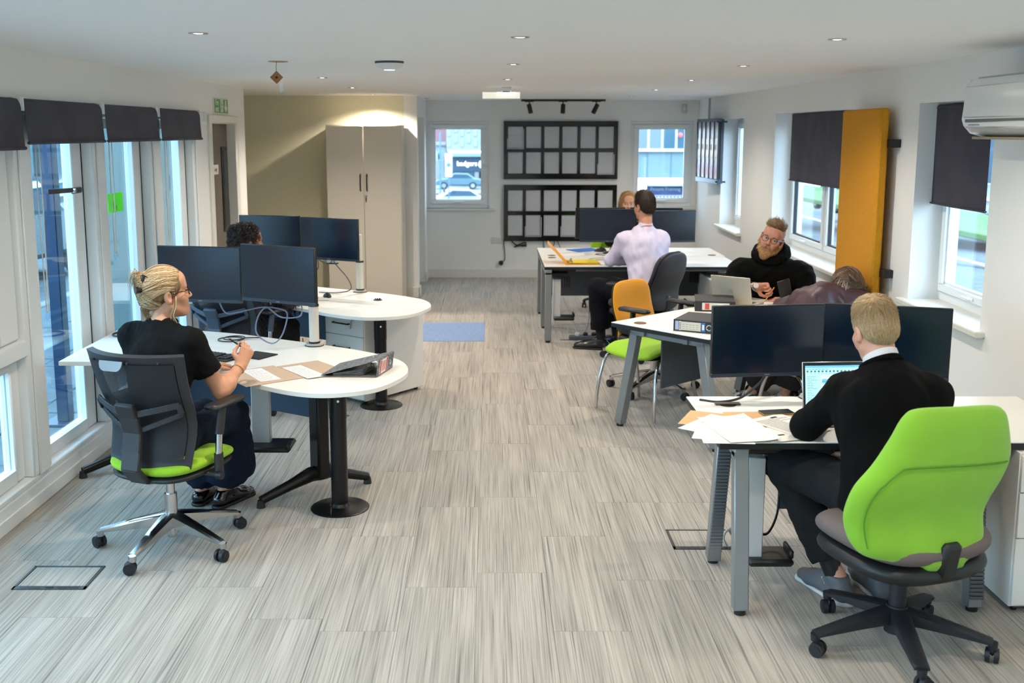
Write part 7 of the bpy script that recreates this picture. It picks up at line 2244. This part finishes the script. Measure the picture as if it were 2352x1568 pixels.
reg = lambda l: (l[:, 1] < .072 - .5 * np.clip(.07 - l[:, 2], 0, 1)) & (l[:, 2] > -.056) & ~((np.abs(l[:, 0]) > .066) & (np.abs(l[:, 1] + .004) < .024) & (l[:, 2] < .026)) & ~((l[:, 2] < -.03) & (l[:, 1] > -.03))
put_strands(t, 'hair_strands', grow(HR, H, 5200, .032, comb3, lambda l: .06 + .16 * np.clip((l[:, 2] - .05) / .07, 0, 1), 5, 3, reg), .0009, .0004, HBM, 3)
face_bits(t, H, mat('brow_fair', '#a07c50', .8))

# ---------------------------------------------------------------- man in lilac shirt
t = Thing('person', 'dark-haired man in a lilac shirt with folded arms, seen from behind', 'person', (1.40, 9.3, 0))
J = dict(pel=(1.42, 9.27, .58), chest=(1.41, 9.38, .92), neck=(1.405, 9.43, 1.165), fwd=(-.45, .89, 0), w=.168, waist=.150,
         shL=(1.225, 9.42, 1.025), shR=(1.555, 9.46, 1.03), elL=(1.115, 9.50, .845), elR=(1.60, 9.66, .85), wrL=(1.34, 9.62, .83), wrR=(1.36, 9.72, .87),
         hipL=(1.35, 9.30, .55), hipR=(1.48, 9.40, .55), knL=(.985, 9.50, .585), knR=(1.16, 9.66, .57), anL=(1.035, 9.52, .10), anR=(1.20, 9.68, .10), toeL=(-.95, .25), toeR=(-.8, .6))
H = Head((1.398, 9.465, 1.335), (-.50, .86, -.05), 0)
B = SDF(); body(B, J, H, False, neckr=.056, s=1.05)
hand(B, J['wrL'], (.75, .5, .15), (-.5, .8, 0), -1, (.5, .5, .5, .5), .08, (.3, .3))
hand(B, J['wrR'], (-.93, -.1, .3), (.0, -.9, -.2), 1, (.7, .8, .9, .9), .08, (.4, .4))
SK2 = skin_mat('rosy', '#cf9276', '#bd7e64')
put(t, 'body', B, [SK2, LIPM], .010, (head_fine(H, .005),), midf=lips_id(H))
S = SDF(); torso(S, J, .012, w=.176, waist=.164, k=.05); arms(S, J, (.068, .060, .044), .004, upto=(1, .95), k=.03)
for s_ in 'LR': S.ell(V3(J['sh' + s_]), V3(.072, .072, .066), None, .05)
LIL = mat('lilac_shirt', '#cfc6dc', .75, bump=.15, bscale=500)
put(t, 'shirt', S, LIL, .009, wr=(.013, 20, 31))
collar(t, 'shirt_collar', V3(J['neck']) - V3(0, 0, .026), H.c - V3(J['neck']), J['fwd'], .076, .064, .045, LIL)
S = SDF(); legs(S, J, (.098, .080, .070), .004, .04, hem=.80, flare=.014); S.cone(J['hipL'], J['hipR'], .115, None, .04)
DKN = mat('dark_navy_trousers', '#0d0e16', .9, spec=.2, bump=.15, bscale=400)
put(t, 'trousers', S, DKN, .011, wr=(.006, 18, 33))
for s_ in 'LR':
    t.add('sock', MB().tube([tuple(V3(J['an' + s_]) + V3(0, 0, -.03)), tuple(V3(J['an' + s_]) * .70 + V3(J['kn' + s_]) * .30)], [.042, .050], 14), mat('navy_sock', '#14151f', .9), smooth=60)
    o = shoe_mesh(t, 'shoe', J['an' + s_], J['toe' + s_], mat('black_shoe_leather', '#121214', .25, coat=.3), BLACK, .30, .048, -.005)
HR = SDF(); HR.ell(H(0, -.014, .040), V3(.081, .101, .098), H.R, .02, cut=[(H(0, .078, .065), H.v(0, .88, -.48))])
HR.ell(H(0, -.064, -.012), V3(.064, .044, .060), H.R, .03); HR.ell(H(0, .01, .105), V3(.058, .075, .042), H.R, .03)
for sd in (-1, 1): HR.ell(H(sd * .090, -.004, -.014), V3(.022, .028, .040), H.R, .01, op='s')
HDK = hair_mat('hair_dark_brown', ['#241a14', '#3a2b20', '#4d3a2b', '#2d2119'])
put(t, 'hair', HR, mat('hair_dark_base', '#33271e', .6), .0065)
put_strands(t, 'hair_strands', grow(HR, H, 1800, .028, comb3, .12, 4, 5, reg), .0012, .0006, HDK, 3)
pn = Thing('pencil', 'pencil sticking up from the folded arms of the man in the lilac shirt', 'pencil', (1.165, 9.48, .96))
pn.add('shaft', MB().cyl((1.215, 9.48, .95), (1.155, 9.47, 1.05), .0045, n=6), mat('pencil_white', '#dcd6cf', .5))
pn.add('tip', MB().cyl((1.155, 9.47, 1.05), (1.149, 9.469, 1.06), .0045, .001, 6), mat('pencil_orange', '#d98a2e', .5))
# ---------------------------------------------------------------- bearded man in a black hoodie
t = Thing('person', 'bearded man with round glasses in a black hoodie behind the angled desk', 'person', (2.23, 8.15, 0))
J = dict(pel=(2.26, 8.26, .55), chest=(2.225, 8.20, .83), neck=(2.205, 8.14, 1.02), fwd=(-.35, -.93, 0), w=.185, waist=.175,
         shL=(2.415, 8.06, .895), shR=(1.975, 8.17, .915), elL=(2.475, 7.90, .70), elR=(1.86, 8.05, .735), wrL=(2.26, 7.79, .745), wrR=(2.015, 7.86, .835),
         hipL=(2.34, 8.20, .52), hipR=(2.17, 8.26, .52), knL=(2.32, 7.82, .50), knR=(2.05, 7.92, .50), anL=(2.36, 7.86, .09), anR=(2.08, 7.98, .09), toeL=(-.2, -.98), toeR=(-.4, -.9))
H = Head((2.188, 8.065, 1.185), (-.42, -.90, .02), 19, 1.06)
B = SDF(); body(B, J, H, False, neckr=.058, s=1.06)
tR = hand(B, J['wrR'], (.80, -.30, .02), (-.25, -.75, -.45), 1, (.85, 1.0, 1.1, 1.15), .06, (.8, .7), L=.20, pinch=True)
tL = hand(B, J['wrL'], (-.90, -.10, .05), (0, 0, -1), -1, (.3, .35, .35, .4), .10, (.2, .3), L=.20)
SKM = skin_mat('ruddy', '#cf957c', '#bd7f68')
put(t, 'body', B, [SKM, LIPM], .009, (head_fine(H, .0033), (V3(1.98, 7.70, .76), V3(2.25, 7.92, .95), .0045)), midf=lips_id(H))
S = SDF(); torso(S, J, .022, w=.196, waist=.190, k=.06); arms(S, J, (.082, .078, .050), .008, upto=(1, .90), k=.05)
for s_ in 'LR':
    S.ell(V3(J['sh' + s_]), V3(.092, .090, .085), None, .06)
    e_, w_ = V3(J['el' + s_]), V3(J['wr' + s_]); S.ell(e_ + (w_ - e_) * .80, V3(.056, .056, .056), None, .03)
HOOD = mat('black_hoodie', '#080807', .95, bump=.25, bscale=600, spec=.15)
put(t, 'hoodie', S, HOOD, .0085, wr=(.011, 15, 41))
S = SDF()
nk = V3(J['neck'])
pts = []
fdv = nrm(V3(J['fwd'])); rt = np.cross(fdv, V3(0, 0, 1))
for a in np.linspace(0, 2 * PI, 17)[:-1]:
    pts.append(nk + rt * .098 * math.cos(a) + fdv * (.085 * math.sin(a) + .018) + V3(0, 0, .035 - .050 * math.sin(a)))
for i in range(16): S.cone(pts[i], pts[(i + 1) % 16], .038 + .010 * (1 - math.sin(2 * PI * i / 16)), None, .02)
S.ell(nk - fdv * .10 + V3(0, 0, .03), V3(.12, .07, .085), None, .03)
put(t, 'hood', S, HOOD, .007, wr=(.006, 30, 43))
for s_ in 'LR':
    e_, w_ = V3(J['el' + s_]), V3(J['wr' + s_]); d_ = nrm(w_ - e_)
    t.add('rib_cuff', MB().tube([tuple(w_ - d_ * .055), tuple(w_ - d_ * .02), tuple(w_ - d_ * .012)], [.044, .042, .036], 16), HOOD, smooth=60)
S = SDF(); legs(S, J, (.10, .082, .072), .004, .04, hem=.9); S.cone(J['hipL'], J['hipR'], .12, None, .04)
put(t, 'trousers', S, CHT, .014)
for s_ in 'LR': shoe_mesh(t, 'shoe', J['an' + s_], J['toe' + s_], MATS['black_shoe_leather'], BLACK, .28, .048)
# hair: cropped sides, quiff on top, beard
HR = SDF()
HR.ell(H(0, -.016, .036), V3(.0775, .097, .092), H.R, .02, cut=[(H(0, .072, .060), H.v(0, .86, -.50))])
HR.ell(H(0, -.06, -.015), V3(.062, .043, .052), H.R, .03)
for sd in (-1, 1): HR.ell(H(sd * .090, -.004, -.014), V3(.022, .028, .038), H.R, .01, op='s')
put(t, 'hair', HR, mat('hair_ash_base', '#7a6752', .7, col2='#5d5044', scale=90), .0055)
QF = SDF(); QF.ell(H(0, .020, .105), V3(.058, .080, .040), H.R, .02); QF.ell(H(0, .055, .125), V3(.050, .040, .030), H.R, .03, cut=None)
put(t, 'quiff', QF, mat('hair_quiff_base', '#7d6242', .65, col2='#5e4a33', scale=60), .0055)
HQ = hair_mat('hair_light_brown', ['#6a5138', '#8a6c48', '#a5845a', '#765b3f', '#b7966a'])
def combq(l):
    o = np.zeros_like(l); o[:, 1] = -.75; o[:, 2] = .45; o[:, 0] = .25; return o
put_strands(t, 'quiff_strands', grow(QF, H, 800, .048, combq, .45, 5, 5, lambda l: l[:, 2] > .085), .0015, .0007, HQ, 3)
combs = lambda l: np.stack([0 * l[:, 0], -.5 + 0 * l[:, 0], -.8 + 0 * l[:, 0]], 1)
put_strands(t, 'side_hair', grow(HR, H, 600, .012, combs, .35, 3, 6, reg), .0012, .0006, hair_mat('hair_ash', ['#5f574e', '#7d7468', '#8f8576', '#6a6156']), 3)
BD = SDF()
BD.ell(H(0, .058, -.104), V3(.046, .038, .042), H.R, .02)
BD.ell(H(0, .064, -.136), V3(.032, .026, .030), H.R, .03)
for sd in (-1, 1):
    BD.cone(H(sd * .066, .004, -.045), H(sd * .044, .052, -.098), .012 * H.k, .020 * H.k, .02)
    BD.cone(H(sd * .004, .096, -.056), H(sd * .030, .078, -.075), .0065 * H.k, .0085 * H.k, .012)
    BD.cone(H(sd * .030, .078, -.075), H(sd * .034, .066, -.105), .009 * H.k, .014 * H.k, .015)
BD.ell(H(0, .100, -.072), V3(.020, .02, .0085), H.R, .005, op='s')
put(t, 'beard', BD, mat('beard_base', '#b58a58', .75, col2='#94693e', scale=80), .0045)
HBD = hair_mat('beard_ginger', ['#9a6f41', '#c29460', '#d8b07c', '#ad8050'])
put_strands(t, 'beard_strands', grow(BD, H, 900, .026, lambda l: np.stack([.3 * np.sign(l[:, 0]), .15 + 0 * l[:, 0], -1 + 0 * l[:, 0]], 1), .35, 4, 7, lambda l: (l[:, 1] > -.01) & ~((np.abs(l[:, 0]) < .02) & (np.abs(l[:, 2] + .070) < .010)), off=.001), .0012, .0005, HBD, 3)
glasses(t, H, mat('frame_brown', '#2a2420', .25), mat('temple_blue', '#4c6c98', .3), True, .0225, .0215, .108)
face_bits(t, H, mat('brow_ash', '#8a6a48', .8), True, (-.25, .05))
wv = V3(J['wrR']); dv = nrm(V3(J['wrR']) - V3(J['elR'])); u_, w__, _ = frame(tuple(dv))
t.add('wristwatch', MB().tube([tuple(wv + dv * .002 + np.array(u_) * .034 * math.cos(a) + np.array(w__) * .030 * math.sin(a)) for a in np.linspace(0, 2 * PI, 22)[:-1]], .0075, 6, True), mat('watch_steel', '#b4b4b2', .25, .9), smooth=60)
cmw = Vector(wv + dv * .002) + Vector((-.0, -.030, .012))
t.add('watch_dial', MB().cyl(cmw, cmw + Vector((-.002, -.008, .003)), .020, n=20), mat('dial_grey', '#d5d4d0', .3))
for k, s_ in enumerate('ESSENTIAL'[:0]): pass
ph = Thing('card_wallet', 'black card wallet held up in the hands of the bearded man', 'wallet', (2.215, 7.80, .76))
WM = Matrix.Translation((2.215, 7.755, .828)) @ Matrix.Rotation(-.30, 4, 'Y') @ Matrix.Rotation(.25, 4, 'X')
ph.add('cover', MB(WM).box((0, 0, 0), (.095, .014, .165), .005), mat('wallet_black', '#121314', .4))
ph.add('stud', MB(WM).cyl((.018, -.007, -.05), (.018, -.010, -.05), .006, n=12), CHROME)
ph.add('fold_line', MB(WM).bb(-.0455, -.043, -.0075, -.006, -.08, .08), mat('wallet_edge', '#2b2d30', .4))
pn = Thing('pen', 'orange pen held in the right hand of the bearded man', 'pen', (2.13, 7.77, .86))
a_ = Vector(tuple((tR[0] + tR[4]) / 2)); q_ = Vector((.45, .15, .62)).normalized()
pn.add('barrel', MB().cyl(a_ - q_ * .05, a_ + q_ * .075, .0048, n=10), mat('pen_orange', '#e0951f', .4))
pn.add('tip', MB().cyl(a_ - q_ * .05, a_ - q_ * .065, .0045, .001, 10), BLACK)
pn.add('cap_end', MB().cyl(a_ + q_ * .075, a_ + q_ * .082, .0044, .003, 10), mat('pen_yellow', '#f0c04a', .4))

# ---------------------------------------------------------------- woman in plum jacket, head bowed
t = Thing('person', 'woman in a plum leather jacket bowing her head over the angled desk', 'person', (2.22, 6.9, 0))
J = dict(pel=(2.19, 6.80, .53), chest=(2.235, 6.93, .80), neck=(2.365, 7.03, .925), fwd=(.15, .99, 0), w=.150, waist=.140,
         shL=(2.150, 7.06, .855), shR=(2.455, 6.93, .865), elL=(2.055, 7.20, .775), elR=(2.50, 7.12, .765), wrL=(2.20, 7.38, .765), wrR=(2.36, 7.36, .765),
         hipL=(2.12, 6.90, .50), hipR=(2.27, 6.90, .50), knL=(2.02, 7.24, .48), knR=(2.20, 7.27, .48), anL=(1.93, 7.52, .09), anR=(2.14, 7.42, .09), toeL=(-.35, .93), toeR=(-.1, .98))
H = Head((2.455, 7.10, .945), (.30, .80, -.52), 0)
B = SDF(); body(B, J, H, True, neckr=.045)
hand(B, J['wrL'], (.6, .8, 0), (0, 0, -1), -1, (.3, .3, .3, .3)); hand(B, J['wrR'], (-.4, .9, 0), (0, 0, -1), 1, (.3, .3, .3, .3))
put(t, 'body', B, SK1, .011)
S = SDF(); torso(S, J, .020, w=.160, waist=.155, k=.06); arms(S, J, (.072, .066, .05), .008, upto=(1, .93), k=.04)
S.cone(V3(J['chest']) + V3(-.05, -.06, .0), V3(J['neck']) + V3(-.1, -.06, -.02), .09, .075, .06)
for s_ in 'LR': S.ell(V3(J['sh' + s_]), V3(.080, .078, .074), None, .05)
PLUM = mat('plum_leather', '#3a2328', .42, bump=.25, bscale=200, col2='#432a2f', scale=8)
put(t, 'jacket', S, PLUM, .009, wr=(.013, 15, 51))
t.add('jacket_seam', MB().tube([tuple(V3(J['neck']) + V3(-.06, -.05, .03)), tuple(V3(2.25, 6.86, .93)), tuple(V3(2.20, 6.80, .82))], .004, 6), mat('plum_dark', '#24161b', .5), smooth=60)
S = SDF(); legs(S, J, (.095, .085, .078), .004, .04, hem=.72, flare=.02); S.cone(J['hipL'], J['hipR'], .115, None, .04)
put(t, 'trousers', S, mat('dark_brown_trousers', '#2a1d1c', .85), .011, wr=(.006, 18, 52))
for s_ in 'LR':
    shoe_mesh(t, 'shoe', J['an' + s_], J['toe' + s_], mat('white_trainer', '#c9c8c4', .6, col2='#2b2b2b', scale=30, lo=.5, hi=.56), BLACK, .25, .042)
HR = SDF(); HR.ell(H(0, -.020, .036), V3(.085, .105, .100), H.R, .02, cut=[(H(0, .06, .05), H.v(0, .9, -.42))])
HR.cone(H(-.02, -.09, -.0), V3(2.375, 6.99, .93), .060, .045, .05); HR.cone(V3(2.375, 6.99, .93), V3(2.345, 6.96, .86), .050, .030, .04)
HR.cone(H(.05, -.04, -.02), V3(2.50, 7.02, .85), .055, .03, .05)
put(t, 'hair', HR, mat('hair_balayage_base', '#5a4638', .6, col2='#453428', scale=40), .007)
HBA = hair_mat('hair_balayage', ['#46342a', '#6a5240', '#8d6f55', '#a58a6c', '#57433a'])
HTP = hair_mat('hair_ash_tips', ['#8f7a63', '#b39d80', '#cbb9a0', '#9a8b80', '#d9cbb8'])
paths = []
for i in range(520):
    sd = rng.choice([-1, 1]); a = rng.rand()
    st = V3(sd * .004 * rng.rand(), .04 - .12 * rng.rand(), .10 + .03 * rng.rand())
    stw = H.c + st @ H.R
    md = H.c + V3(sd * (.05 + .05 * rng.rand()), -.05 - .05 * rng.rand(), .02) @ H.R
    en = (V3(2.36, 6.97, .86) if sd < 0 else V3(2.50, 7.0, .86)) + rng.normal(size=3) * .018
    u = np.linspace(0, 1, 12)[:, None]
    paths.append((1 - u) ** 2 * stw + 2 * u * (1 - u) * md + u ** 2 * en)
paths = np.stack(paths)
P2 = HR.project(paths.reshape(-1, 3), .001, 4).reshape(paths.shape) + rng.normal(size=(len(paths), 1, 3)) * .002
put_strands(t, 'hair_strands', P2, .0022, .0015, HBA, 4)
put_strands(t, 'crown_hair', grow(HR, H, 2200, .085, lambda l: np.stack([.9 * np.clip(l[:, 0] / .02, -1, 1), -.55 + 0 * l[:, 0], -.35 + 0 * l[:, 0]], 1), .02, 6, 9, lambda l: l[:, 2] > -.06), .0016, .0009, HBA, 3)
curls = []
for i in range(230):
    s0 = V3(2.385, 6.985, .965) + rng.normal(size=3) * V3(.026, .014, .020); ph_ = rng.rand() * 6; am = .010 + .010 * rng.rand()
    u = np.linspace(0, 1, 12)
    dx = -.055 - .04 * rng.rand(); dz = -.075 - .05 * rng.rand()
    curls.append(np.stack([s0[0] + dx * u + am * np.sin(u * 7 + ph_) * u, s0[1] - .055 * np.sin(u * 2.2) - .02 * u, s0[2] + dz * u + am * np.cos(u * 7 + ph_) * u], 1))
put_strands(t, 'curled_tips', np.stack(curls), .0019, .0010, HTP, 4)
pb = Thing('hair_band', 'grey band on the desk edge beside the plum-jacketed woman', 'hair band', (2.19, 7.18, .735))
pb.add('band', MB().tube(ring_path((2.19, 7.18), .03, .741, 14)[:-1], .006, 6, True), mat('band_grey', '#7d7c80', .7))
pb.add('bead', MB().ell((2.22, 7.18, .744), .008, 10), mat('band_grey', '#7d7c80', .7))

# ---------------------------------------------------------------- long-haired woman behind the far desks
t = Thing('person', 'woman with long fair hair facing us over the far monitors', 'person', (1.6, 12.1, 0))
J = dict(pel=(1.58, 12.20, .55), chest=(1.585, 12.15, .84), neck=(1.59, 12.10, 1.03), fwd=(0, -1, 0), w=.145, waist=.125,
         shL=(1.765, 12.12, .965), shR=(1.415, 12.12, .965), elL=(1.80, 11.95, .76), elR=(1.38, 11.95, .76), wrL=(1.68, 11.62, .765), wrR=(1.50, 11.62, .765),
         hipL=(1.66, 12.15, .52), hipR=(1.50, 12.15, .52), knL=(1.67, 11.75, .52), knR=(1.49, 11.75, .52), anL=(1.67, 11.85, .09), anR=(1.49, 11.85, .09), toeL=(0, -1), toeR=(0, -1))
H = Head((1.592, 12.05, 1.188), (-.06, -1, -.06), 2)
B = SDF(); body(B, J, H, True, neckr=.045)
hand(B, J['wrL'], (-.1, -1, 0), (0, 0, -1), -1, (.3, .3, .3, .3)); hand(B, J['wrR'], (.1, -1, 0), (0, 0, -1), 1, (.3, .3, .3, .3))
put(t, 'body', B, [SK1, LIPM], .012, (head_fine(H, .0048),), midf=lips_id(H))
S = SDF(); torso(S, J, .016, w=.152, waist=.14); arms(S, J, (.062, .055, .042), .006, upto=(1, .93))
put(t, 'top', S, TEE, .012, wr=(.006, 18, 61))
S = SDF(); legs(S, J, (.09, .07, .06), .004, .04, hem=.9); put(t, 'trousers', S, CHT, .014)
for s_ in 'LR': shoe_mesh(t, 'shoe', J['an' + s_], J['toe' + s_], BLACK, None, .24, .04)
HR = SDF(); HR.ell(H(0, -.016, .038), V3(.086, .104, .100), H.R, .02, cut=[(H(0, .068, .070), H.v(0, .88, -.47))])
for sd in (-1, 1): HR.chain([H(sd * .055, .01, .09), H(sd * .085, .012, .0), H(sd * .092, .0, -.12), H(sd * .085, .02, -.24)], [.030, .026, .032, .022], .03)
HR.cone(H(0, -.07, 0), H(0, -.06, -.2), .075, .07, .03)
put(t, 'hair', HR, mat('hair_honey_base', '#9a7148', .6, col2='#74522f', scale=50), .008)
HHN = hair_mat('hair_honey', ['#6f4e30', '#a57c4e', '#c89f6c', '#8a6540', '#d8b585'])
paths = []
for i in range(360):
    sd = rng.choice([-1, 1]); q = rng.rand()
    st = V3(sd * .003, .075 - .12 * q, .118 - .01 * q); m1 = V3(sd * (.075 + .01 * rng.rand()), .055 - .11 * q, .045); m2 = V3(sd * .100, .030 - .08 * q, -.06); en = V3(sd * (.088 + .02 * rng.rand()), .03 - .06 * q, -.25)
    u = np.linspace(0, 1, 14)[:, None]
    paths.append(H.c + ((1 - u) ** 3 * st + 3 * u * (1 - u) ** 2 * m1 + 3 * u ** 2 * (1 - u) * m2 + u ** 3 * en) @ H.R)
paths = np.stack(paths)
P2 = HR.project(paths.reshape(-1, 3), .001, 4).reshape(paths.shape) + rng.normal(size=(len(paths), 1, 3)) * .0022
put_strands(t, 'hair_strands', P2, .0030, .0022, HHN, 4)
face_bits(t, H, mat('brow_brown', '#6d4f33', .8))

# ---------------------------------------------------------------- curly-haired woman behind the front monitors
t = Thing('person', 'dark curly-haired woman in a furry dark jacket behind the front monitors', 'person', (-1.80, 7.5, 0))
J = dict(pel=(-1.82, 7.42, .54), chest=(-1.80, 7.50, .84), neck=(-1.79, 7.53, 1.04), fwd=(.35, .93, 0), w=.150, waist=.138,
         shL=(-1.955, 7.60, .965), shR=(-1.625, 7.48, .965), elL=(-1.95, 7.78, .77), elR=(-1.50, 7.58, .765), wrL=(-1.70, 7.95, .77), wrR=(-1.40, 7.80, .77),
         hipL=(-1.88, 7.50, .51), hipR=(-1.74, 7.46, .51), knL=(-1.72, 7.86, .53), knR=(-1.54, 7.80, .53), anL=(-1.70, 7.95, .09), anR=(-1.50, 7.88, .09), toeL=(.3, .95), toeR=(.5, .85))
H = Head((-1.755, 7.56, 1.205), (.82, .55, .02), 0)
B = SDF(); body(B, J, H, True, neckr=.045)
hand(B, J['wrL'], (.5, .85, 0), (0, 0, -1), -1, (.3, .3, .3, .3)); hand(B, J['wrR'], (.4, .9, 0), (0, 0, -1), 1, (.3, .3, .3, .3))
put(t, 'body', B, [skin_mat('olive', '#bd8a6c', '#a97758'), LIPM], .011, (head_fine(H, .0045),), midf=lips_id(H))
S = SDF(); torso(S, J, .030, w=.165, waist=.160); arms(S, J, (.078, .072, .055), .008, upto=(1, .92))
FUR = mat('dark_fur', '#24242c', .95, col2='#3a3a46', scale=60, stretch=(1, 1, .35), bump=.6, bscale=160)
put(t, 'fur_jacket', S, FUR, .009, wr=(.010, 38, 71))
v_, F_ = S.mesh(.03)
vn_ = vnormals(v_, F_)
idx_ = rng.randint(0, len(v_), 1500)
fp = []
for i in idx_:
    p = v_[i]; n = vn_[i]; d_ = nrm(n * .5 + V3(0, 0, -1) + rng.normal(size=3) * .25)
    fp.append(np.stack([p, p + n * .008 + d_ * .012, p + n * .008 + d_ * .030, p + n * .003 + d_ * .046]))
put_strands(t, 'fur_tufts', np.stack(fp), .0045, .0015, hair_mat('fur_grey', ['#17171c', '#2b2b34', '#474753', '#22222a']), 4)
S = SDF(); legs(S, J, (.10, .085, .07), .004, .04, hem=.9); S.cone(J['hipL'], J['hipR'], .115, None, .04)
put(t, 'trousers', S, mat('black_trousers', '#0e0e10', .85), .011, wr=(.006, 18, 72))
for s_ in 'LR': shoe_mesh(t, 'shoe', J['an' + s_], J['toe' + s_], BLACK, None, .24, .04)
HR = SDF(); HR.ell(H(0, -.020, .038), V3(.084, .105, .096), H.R, .02, cut=[(H(0, .062, .055), H.v(0, .88, -.47))])
HR.ell(H(0, -.085, .070), V3(.050, .045, .050), H.R, .03); HR.ell(H(0, -.085, -.02), V3(.07, .05, .07), H.R, .03)
put(t, 'hair', HR, mat('hair_espresso_base', '#241c1c', .6), .007)
cp = []
Pr = HR.project(H.c + (rng.normal(size=(520, 3)) * V3(.10, .12, .11) + V3(0, -.03, .05)) @ H.R, .002, 6)
lc = H.local(Pr); Pr = Pr[(lc[:, 1] < .06) & (lc[:, 2] > -.08)]
gn = HR.grad(Pr)
u = np.linspace(0, 1, 16)
for p, n in zip(Pr, gn):
    a1 = nrm(np.cross(n, rng.normal(size=3))); a2 = np.cross(n, a1); ph_ = rng.rand() * 6; R_ = .007 + .005 * rng.rand()
    cp.append(p + np.outer(.004 + .012 * u, n) + np.outer(R_ * np.cos(u * 11 + ph_), n * .7) + np.outer(R_ * np.sin(u * 11 + ph_), a1) + np.outer(.035 * (u - .5), a2))
put_strands(t, 'curls', np.stack(cp), .0022, .0012, hair_mat('hair_espresso', ['#17100f', '#2c2120', '#4a3833', '#201818', '#6b564e']), 4)
t.add('hair_tie', MB().tube([tuple(H(.055 * math.cos(a), -.068, .055 + .052 * math.sin(a))) for a in np.linspace(0, 2 * PI, 18)[:-1]], .006, 6, True), mat('tie_blue', '#5a6f96', .6), smooth=60)
face_bits(t, H, mat('brow_dark', '#2b2020', .8))
